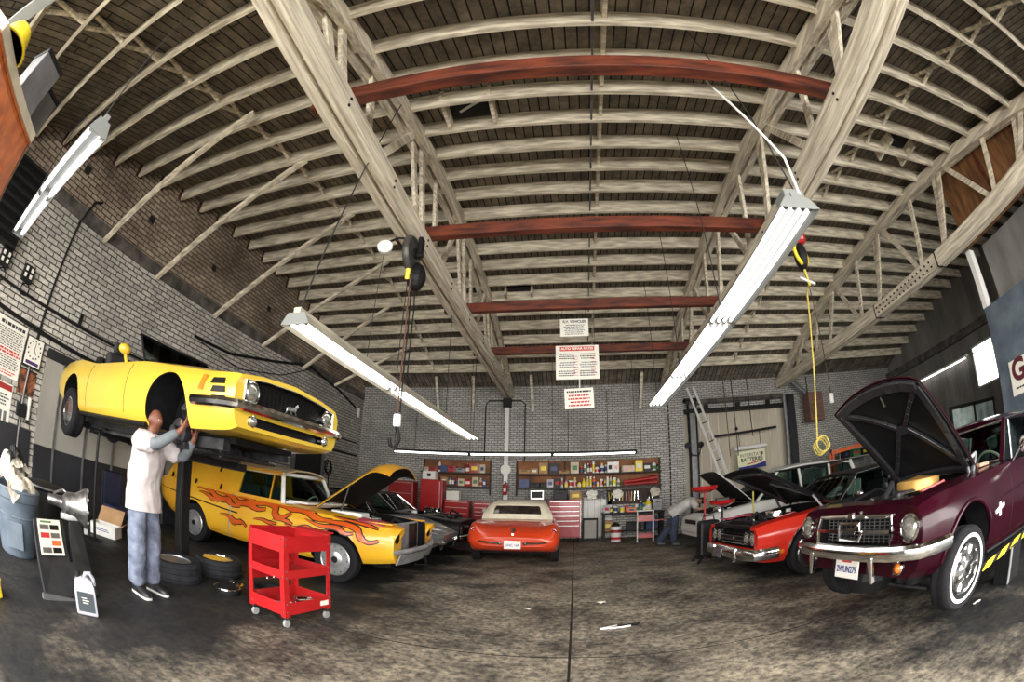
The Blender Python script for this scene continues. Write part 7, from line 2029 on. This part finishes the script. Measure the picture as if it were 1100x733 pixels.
# waste-oil drains between the white estate and the red coupe
for k, (x, y, z, lb) in enumerate(((2.62, 8.75, 1.46, 'taller waste oil drain with a red funnel bowl beside the black tank'), (3.05, 8.9, 1.14, 'shorter waste oil drain with a red funnel bowl holding parts'))):
    t = thing('oil_drain', lb, 'oil drain', (x, y, 0))
    MB().lathe([(.03, z - .13), (.16, z - .11), (.26, z - .06), (.28, z), (.285, z + .01), (.26, z + .012), (.05, z - .03), (.001, z - .03)], n=30).build('funnel_bowl', M_red, t, smooth=40)
    MB().cyl((0, 0, .1), (0, 0, z - .08), .022).build('pole', M_redd if k == 0 else M_black, t)
    MB().lathe([(.20, 0), (.2, .06), (.05, .12), (.03, .3)], n=20).build('base', M_black, t, smooth=40)
    if k:
        MB().box((0, 0, z + .02), (.3, .12, .08)).build('parts_heap', M_engine, t, bevel=.02)
t = thing('black_tank', 'upright black tank on feet in front of the white estate car', 'tank', (2.55, 8.28, 0))
MB().box((0, 0, .46), (.40, .30, .70)).build('tank', M_blk, t, bevel=.05)
for sx in (-1, 1): MB().bar((sx * .14, -.12, .12), (sx * .26, -.22, .0), .04, .03).build('foot', M_black, t); MB().bar((sx * .14, .12, .12), (sx * .26, .22, .0), .04, .03).build('foot', M_black, t)
MB().tube([(-.12, 0, .8), (-.1, 0, .9), (.1, 0, .9), (.12, 0, .8)], .016, 6).build('handle', M_blk, t)
t = thing('yellow_pole', 'thin yellow pole standing behind the red coupe bonnet', 'pole', (3.75, 8.85, 0)); MB().cyl((0, 0, .02), (0, 0, 1.25), .018).build('pole', M_yrope, t); MB().lathe([(.12, 0), (.12, .02), (.02, .04)], n=18).build('foot', M_black, t)
# orange engine crane by the far wall
a, b = at(893, 487, y=12.3), at(930, 476, y=12.3)
t = thing('engine_crane', 'orange engine crane behind the white estate car', 'crane', (a.x, 12.3, 0))
MB().bar((0, 0, a.z), (b.x - a.x + .6, 0, b.z + .05), .10, .12).build('boom', M_orange, t)
for s in (-1, 1): MB().bar((.05 * s, 0, a.z), (.28 * s, .2 * s, .1), .08, .08, (0, 1, 0)).build('mast_leg', M_orange, t)
MB().box((.0, 0, .08), (.9, .7, .1)).build('base', M_orange, t, bevel=.01); MB().cyl((.1, 0, .6), (.6, 0, a.z - .02), .035).build('ram', M_black, t); MB().cyl((-.02, 0, a.z + .1), (-.02, 0, a.z - .28), .05).build('hook_block', M_black, t)
t = thing('steel_rack', 'pale steel rack with black boxes behind the orange crane', 'rack', (b.x + .3, 13.6, 0))
for s in (-1, 1):
    for q_ in (-1, 1): MB().box((s * .8, q_ * .25, 1.0), (.05, .05, 2.0)).build('upright', M_panelgrey, t)
for z in (.4, 1.1, 1.75): MB().box((0, 0, z), (1.64, .52, .04)).build('shelf', M_panelgrey, t)
for k, x in enumerate((-.45, .1, .55)):
    stock('box', ('black', 'green', 'black')[k], b.x + .3 + x, 13.55, 1.772, .36, .3, .26, ('black carton on the pale steel rack nearest the heater', 'green carton on the pale steel rack', 'black carton at the far end of the pale steel rack')[k], 'cartons on the steel rack')

# ================================================================= people
def skin(name, m, verts, edges, radii, parent=None, root=0, sub=2):
    bm = bmesh.new(); ly = bm.verts.layers.skin.verify(); vs = []
    for i, (p, r_) in enumerate(zip(verts, radii)):
        v = bm.verts.new(p); v[ly].radius = r_ if isinstance(r_, tuple) else (r_, r_); v[ly].use_root = (i == root); vs.append(v)
    for a, b in edges: bm.edges.new((vs[a], vs[b]))
    me = bpy.data.meshes.new(name); bm.to_mesh(me); bm.free(); me.materials.append(m)
    o = bpy.data.objects.new(name, me); COL.objects.link(o)
    s = o.modifiers.new('skin', 'SKIN'); s.use_smooth_shade = True; s.branch_smoothing = .4
    b = o.modifiers.new('sub', 'SUBSURF'); b.levels = b.render_levels = sub
    bake(o); o.data.materials.clear(); o.data.materials.append(m)
    o.data.polygons.foreach_set('use_smooth', [True] * len(o.data.polygons))
    o.parent = parent
    return o


def wrinkle(o, amp, sc, seed=0.):
    from mathutils import noise
    me = o.data; vs = me.vertices
    nr = [v.normal.copy() for v in vs]
    for v, n_ in zip(vs, nr):
        p = v.co; q = V((p.x * sc, p.y * sc, p.z * sc * .55 + seed))
        k = noise.noise(q) + .6 * noise.noise(V((q.x * 2.1 + p.z * 6, q.y * 2.1, q.z * 2.4)))
        v.co = p + n_ * (amp * (1 - 2.2 * abs(k)) * .8)
    me.update()


def person(label, J, loc, rz, mats, hair=None, bald=True):
    """J: joints in the person's own frame (facing +x). One continuous body, clothes as children."""
    msk, mshirt, mtr, msl = mats
    t = thing('person', label, 'person', loc, (0, 0, rz))
    n = {}; V_ = []; Ed = []; Ra = []
    def add(k, p, r_, to=None):
        n[k] = len(V_); V_.append(tuple(p)); Ra.append(r_)
        if to is not None: Ed.append((n[to], n[k]))
    j = {k: V(v) for k, v in J.items()}
    add('pel', j['pel'], (.13, .10)); add('wst', j['wst'], (.12, .10), 'pel'); add('chs', j['chs'], (.14, .11), 'wst'); add('nek0', j['chs'].lerp(j['nek'], .75), (.075, .07), 'chs'); add('nek', j['nek'], .058, 'nek0')
    hd = (j['hed'] - j['nek']).normalized(); f = j['face'].normalized()
    add('jaw', j['nek'] + hd * .075 + f * .02, (.062, .068), 'nek'); add('hd1', j['nek'] + hd * .135 + f * .012, (.076, .088), 'jaw'); add('hd2', j['nek'] + hd * .195 + f * .004, (.072, .082), 'hd1'); add('hd3', j['nek'] + hd * .24, (.04, .05), 'hd2')
    add('nos', j['nek'] + hd * .115 + f * .108, .014, 'hd1')
    sd = hd.cross(f).normalized()
    for s, q in ((1, 'L'), (-1, 'R')):
        add('ear' + q, j['nek'] + hd * .12 + sd * (s * .092) - f * .012, .018, 'hd1')
        add('sh' + q, j['sh' + q], .062, 'chs'); add('el' + q, j['el' + q], .045, 'sh' + q); add('fo' + q, j['el' + q].lerp(j['wr' + q], .3), .046, 'el' + q); add('wr' + q, j['wr' + q], .030, 'fo' + q)
        d = (j['hn' + q] - j['wr' + q]).normalized(); side = d.cross(V((0, 0, 1)) if abs(d.z) < .8 else V((1, 0, 0))).normalized(); up = side.cross(d)
        add('pm' + q, j['wr' + q] + d * .06, (.036, .022), 'wr' + q)
        for i in range(4):
            L_ = (.062, .075, .07, .055)[i]; o_ = side * ((i - 1.5) * .021)
            add('f%d' % i + q, j['wr' + q] + d * .10 + o_, .0095, 'pm' + q); add('g%d' % i + q, j['wr' + q] + d * (.10 + L_ * .55) + o_ * 1.1 - up * .012, .0088, 'f%d' % i + q); add('h%d' % i + q, j['wr' + q] + d * (.10 + L_ * .85) + o_ * 1.1 - up * .036, .0075, 'g%d' % i + q)
        add('t0' + q, j['wr' + q] + d * .045 - side * .042 - up * .008, .012, 'pm' + q); add('t1' + q, j['wr' + q] + d * .085 - side * .062 - up * .02, .0095, 't0' + q)
        add('hp' + q, j['hp' + q], .088, 'pel'); add('kn' + q, j['kn' + q], .056, 'hp' + q); add('cf' + q, j['kn' + q].lerp(j['an' + q], .3), .058, 'kn' + q); add('an' + q, j['an' + q], .036, 'cf' + q)
        add('to' + q, j['to' + q], (.035, .025), 'an' + q)
    b = skin('body', msk, V_, Ed, Ra, t)
    for s in (1, -1):
        e = MB().ball(j['nek'] + hd * .137 + f * .076 + sd * (s * .032), .010).build('eye', M_pap, t); MB().ball(j['nek'] + hd * .137 + f * .0835 + sd * (s * .032), .005, 8, 6).build('iris', M_ink, e)
    MB().bar(j['nek'] + hd * .074 + f * .088 - sd * .025, j['nek'] + hd * .074 + f * .088 + sd * .025, .012, .008).build('mouth', mat('lip_skin', (.13, .035, .03), .5), t)
    if hair:
        MB().ball(j['nek'] + hd * .18 - f * .012, (.098, .088, .09)).build('hair', hair, t)
    # shirt: loose trunk with wide short sleeves; trousers; shoes
    sh = MB(); sv = (j['shL'] - j['shR']).normalized()
    pth = [j['pel'].lerp(j['wst'], -.85), j['pel'].lerp(j['wst'], -.1), j['wst'], j['wst'].lerp(j['chs'], .5), j['chs'], j['chs'].lerp(j['nek'], .45), j['chs'].lerp(j['nek'], .72), j['chs'].lerp(j['nek'], .92)]
    rd = [(.215, .165), (.205, .16), (.195, .15), (.205, .15), (.215, .148), (.20, .125), (.12, .095), (.068, .066)]
    rings = []
    for i, (p, (ra, rb)) in enumerate(zip(pth, rd)):
        d = (pth[min(i + 1, 7)] - pth[max(i - 1, 0)]).normalized(); a_ = (sv - d * sv.dot(d)).normalized(); c_ = d.cross(a_)
        rings.append([p + a_ * (ra * math.cos(u) * (1 + .03 * math.sin(5 * u + i))) + c_ * (rb * math.sin(u) * (1 + .05 * math.sin(7 * u + 1.3 * i))) for u in np.linspace(0, 2 * PI, 32, endpoint=False)])
    sh.loft(rings, caps=False)
    for q in 'LR':
        a_, b_ = j['sh' + q], j['el' + q]; c_ = j['chs'].lerp(j['nek'], .3).lerp(a_, .45)
        sh.tube([c_, a_.lerp(c_, .25), a_.lerp(b_, .15), a_.lerp(b_, .5), a_.lerp(b_, .86)], [.09, .105, .10, .092, .088], 18)
    so = sh.build('shirt', mshirt, None, sub=2); bake(so); so.parent = t; so.data.polygons.foreach_set('use_smooth', [True] * len(so.data.polygons)); wrinkle(so, .012, 8.)
    # collar
    MB().tube([j['chs'].lerp(j['nek'], .9) + sv * (.07 * math.cos(u)) + f * (.07 * math.sin(u)) for u in np.linspace(0, 2 * PI, 16, endpoint=False)], .018, 6, True).build('collar', mshirt, t)
    V_, Ed, Ra = [], [], []; n.clear()
    for q in 'LR':
        if msl:
            V_, Ed, Ra = [], [], []; n.clear()
            add('a', j['sh' + q].lerp(j['el' + q], .55), .064); add('b', j['el' + q], .062, 'a'); add('c', j['el' + q].lerp(j['wr' + q], .5), .056, 'b'); add('d', j['el' + q].lerp(j['wr' + q], .92), .046, 'c')
            skin('sleeve', msl, V_, Ed, Ra, t, sub=1)
    V_, Ed, Ra = [], [], []; n.clear()
    add('p', j['pel'], (.165, .135)); add('w', j['pel'].lerp(j['wst'], .55), (.16, .13), 'p')
    for q in 'LR':
        add('h' + q, j['hp' + q], .12, 'p'); add('k' + q, j['kn' + q], .102, 'h' + q); add('m' + q, j['kn' + q].lerp(j['an' + q], .55), .095, 'k' + q); add('a' + q, j['an' + q] + V((0, 0, -.02)), .098, 'm' + q)
    to_ = skin('trousers', mtr, V_, Ed, Ra, t, sub=3); wrinkle(to_, .011, 11., 3.)
    for q in 'LR':
        a, b_ = j['an' + q], j['to' + q]; d = V((b_.x - a.x, b_.y - a.y, 0)).normalized()
        h0 = V((a.x, a.y, 0)) - d * .06; toe = h0 + d * .29
        sd2 = V((-d.y, d.x, 0)); rings = []
        for u, w, hh in ((0, .032, .07), (.08, .042, .085), (.3, .044, .10), (.5, .046, .075), (.75, .05, .055), (.92, .042, .045), (1, .02, .03)):
            c = h0.lerp(toe, u); rings.append([c + sd2 * (w * x) + V((0, 0, z * hh + .022)) for x, z in ((-1, 0), (-.9, .6), (-.4, 1), (.4, 1), (.9, .6), (1, 0))])
        s_ = MB().loft(rings).build('shoe', M_shoe, t, smooth=50)
        MB().loft([[h0.lerp(toe, u) + sd2 * (w * x) + V((0, 0, z)) for x, z in ((-1, 0), (-1, .024), (1, .024), (1, 0))] for u, w in ((0, .035), (.1, .044), (.5, .048), (.8, .052), (.95, .04), (1.01, .02))]).build('sole', M_sole if not hair else M_blk, s_)
    return t


person('man in a pale work shirt and jeans reaching up into the raised car wheel arch', dict(
    pel=(0, 0, .96), wst=(-.01, 0, 1.12), chs=(.03, 0, 1.38), nek=(.05, 0, 1.56), hed=(.09, 0, 1.80), face=(1, .22, .12),
    shL=(.06, .19, 1.47), elL=(.30, .26, 1.40), wrL=(.45, .24, 1.60), hnL=(.49, .24, 1.72),
    shR=(.06, -.19, 1.48), elR=(.34, -.17, 1.47), wrR=(.50, -.02, 1.64), hnR=(.55, .03, 1.74),
    hpL=(.0, .095, .92), knL=(.02, .11, .50), anL=(-.02, .12, .09), toL=(.13, .13, .035),
    hpR=(.0, -.095, .92), knR=(.03, -.11, .50), anR=(.0, -.12, .09), toR=(.16, -.14, .035)), (-3.74, 2.56, 0), R(6), (M_skin, M_shirt, M_denim, M_sleeve))
person('man in a grey-white shirt bending over the front of the white estate car', dict(
    pel=(0, 0, .90), wst=(.13, 0, .99), chs=(.38, 0, 1.10), nek=(.55, 0, 1.14), hed=(.78, 0, 1.10), face=(.3, 0, -1),
    shL=(.46, .18, 1.12), elL=(.58, .22, .90), wrL=(.76, .18, .86), hnL=(.86, .16, .85),
    shR=(.46, -.18, 1.12), elR=(.60, -.22, .92), wrR=(.78, -.16, .90), hnR=(.88, -.14, .89),
    hpL=(-.02, .09, .86), knL=(-.16, .12, .48), anL=(-.46, .14, .10), toL=(-.33, .14, .035),
    hpR=(.0, -.09, .86), knR=(-.02, -.10, .46), anR=(-.04, -.11, .09), toR=(.12, -.12, .035)), (2.62, 11.45, 0), R(-18), (M_skin2, M_shirt2, M_denim2, None), hair=M_blk)
# lettering becomes plain meshes
bpy.context.view_layer.update()
_dg = bpy.context.evaluated_depsgraph_get()
_fonts = [o for o in COL.objects if o.type == 'FONT']
_made = []
for o in _fonts:
    me = bpy.data.meshes.new_from_object(o.evaluated_get(_dg)); _made.append((o, me))
for o, me in _made:
    n = bpy.data.objects.new('lettering', me); COL.objects.link(n)
    n.parent = o.parent; n.location = o.location; n.rotation_euler = o.rotation_euler; n.scale = o.scale
    bpy.data.objects.remove(o)
# ================================================================= light
wd = bpy.data.worlds.new('daylight'); S.world = wd; wd.use_nodes = True
bg = wd.node_tree.nodes['Background']; bg.inputs[0].default_value = (1, .97, .92, 1); bg.inputs[1].default_value = 6.5
pl = bpy.data.lights.new('door_portal', 'AREA'); pl.shape = 'RECTANGLE'; pl.size = 14.5; pl.size_y = 4.2; pl.cycles.is_portal = True
po = bpy.data.objects.new('door_portal', pl); COL.objects.link(po); po.location = (1.5, YF - .05, 2.1); po.rotation_euler = (R(90), 0, 0)
S.view_settings.view_transform = 'Standard'; S.view_settings.look = 'None'; S.view_settings.gamma = 1; S.view_settings.exposure = 0.88
S.view_settings.use_curve_mapping = False
S.cycles.use_denoising = True
S.cycles.max_bounces = 8; S.cycles.diffuse_bounces = 5; S.cycles.glossy_bounces = 4; S.cycles.transparent_max_bounces = 12
S.cycles.sample_clamp_indirect = 6
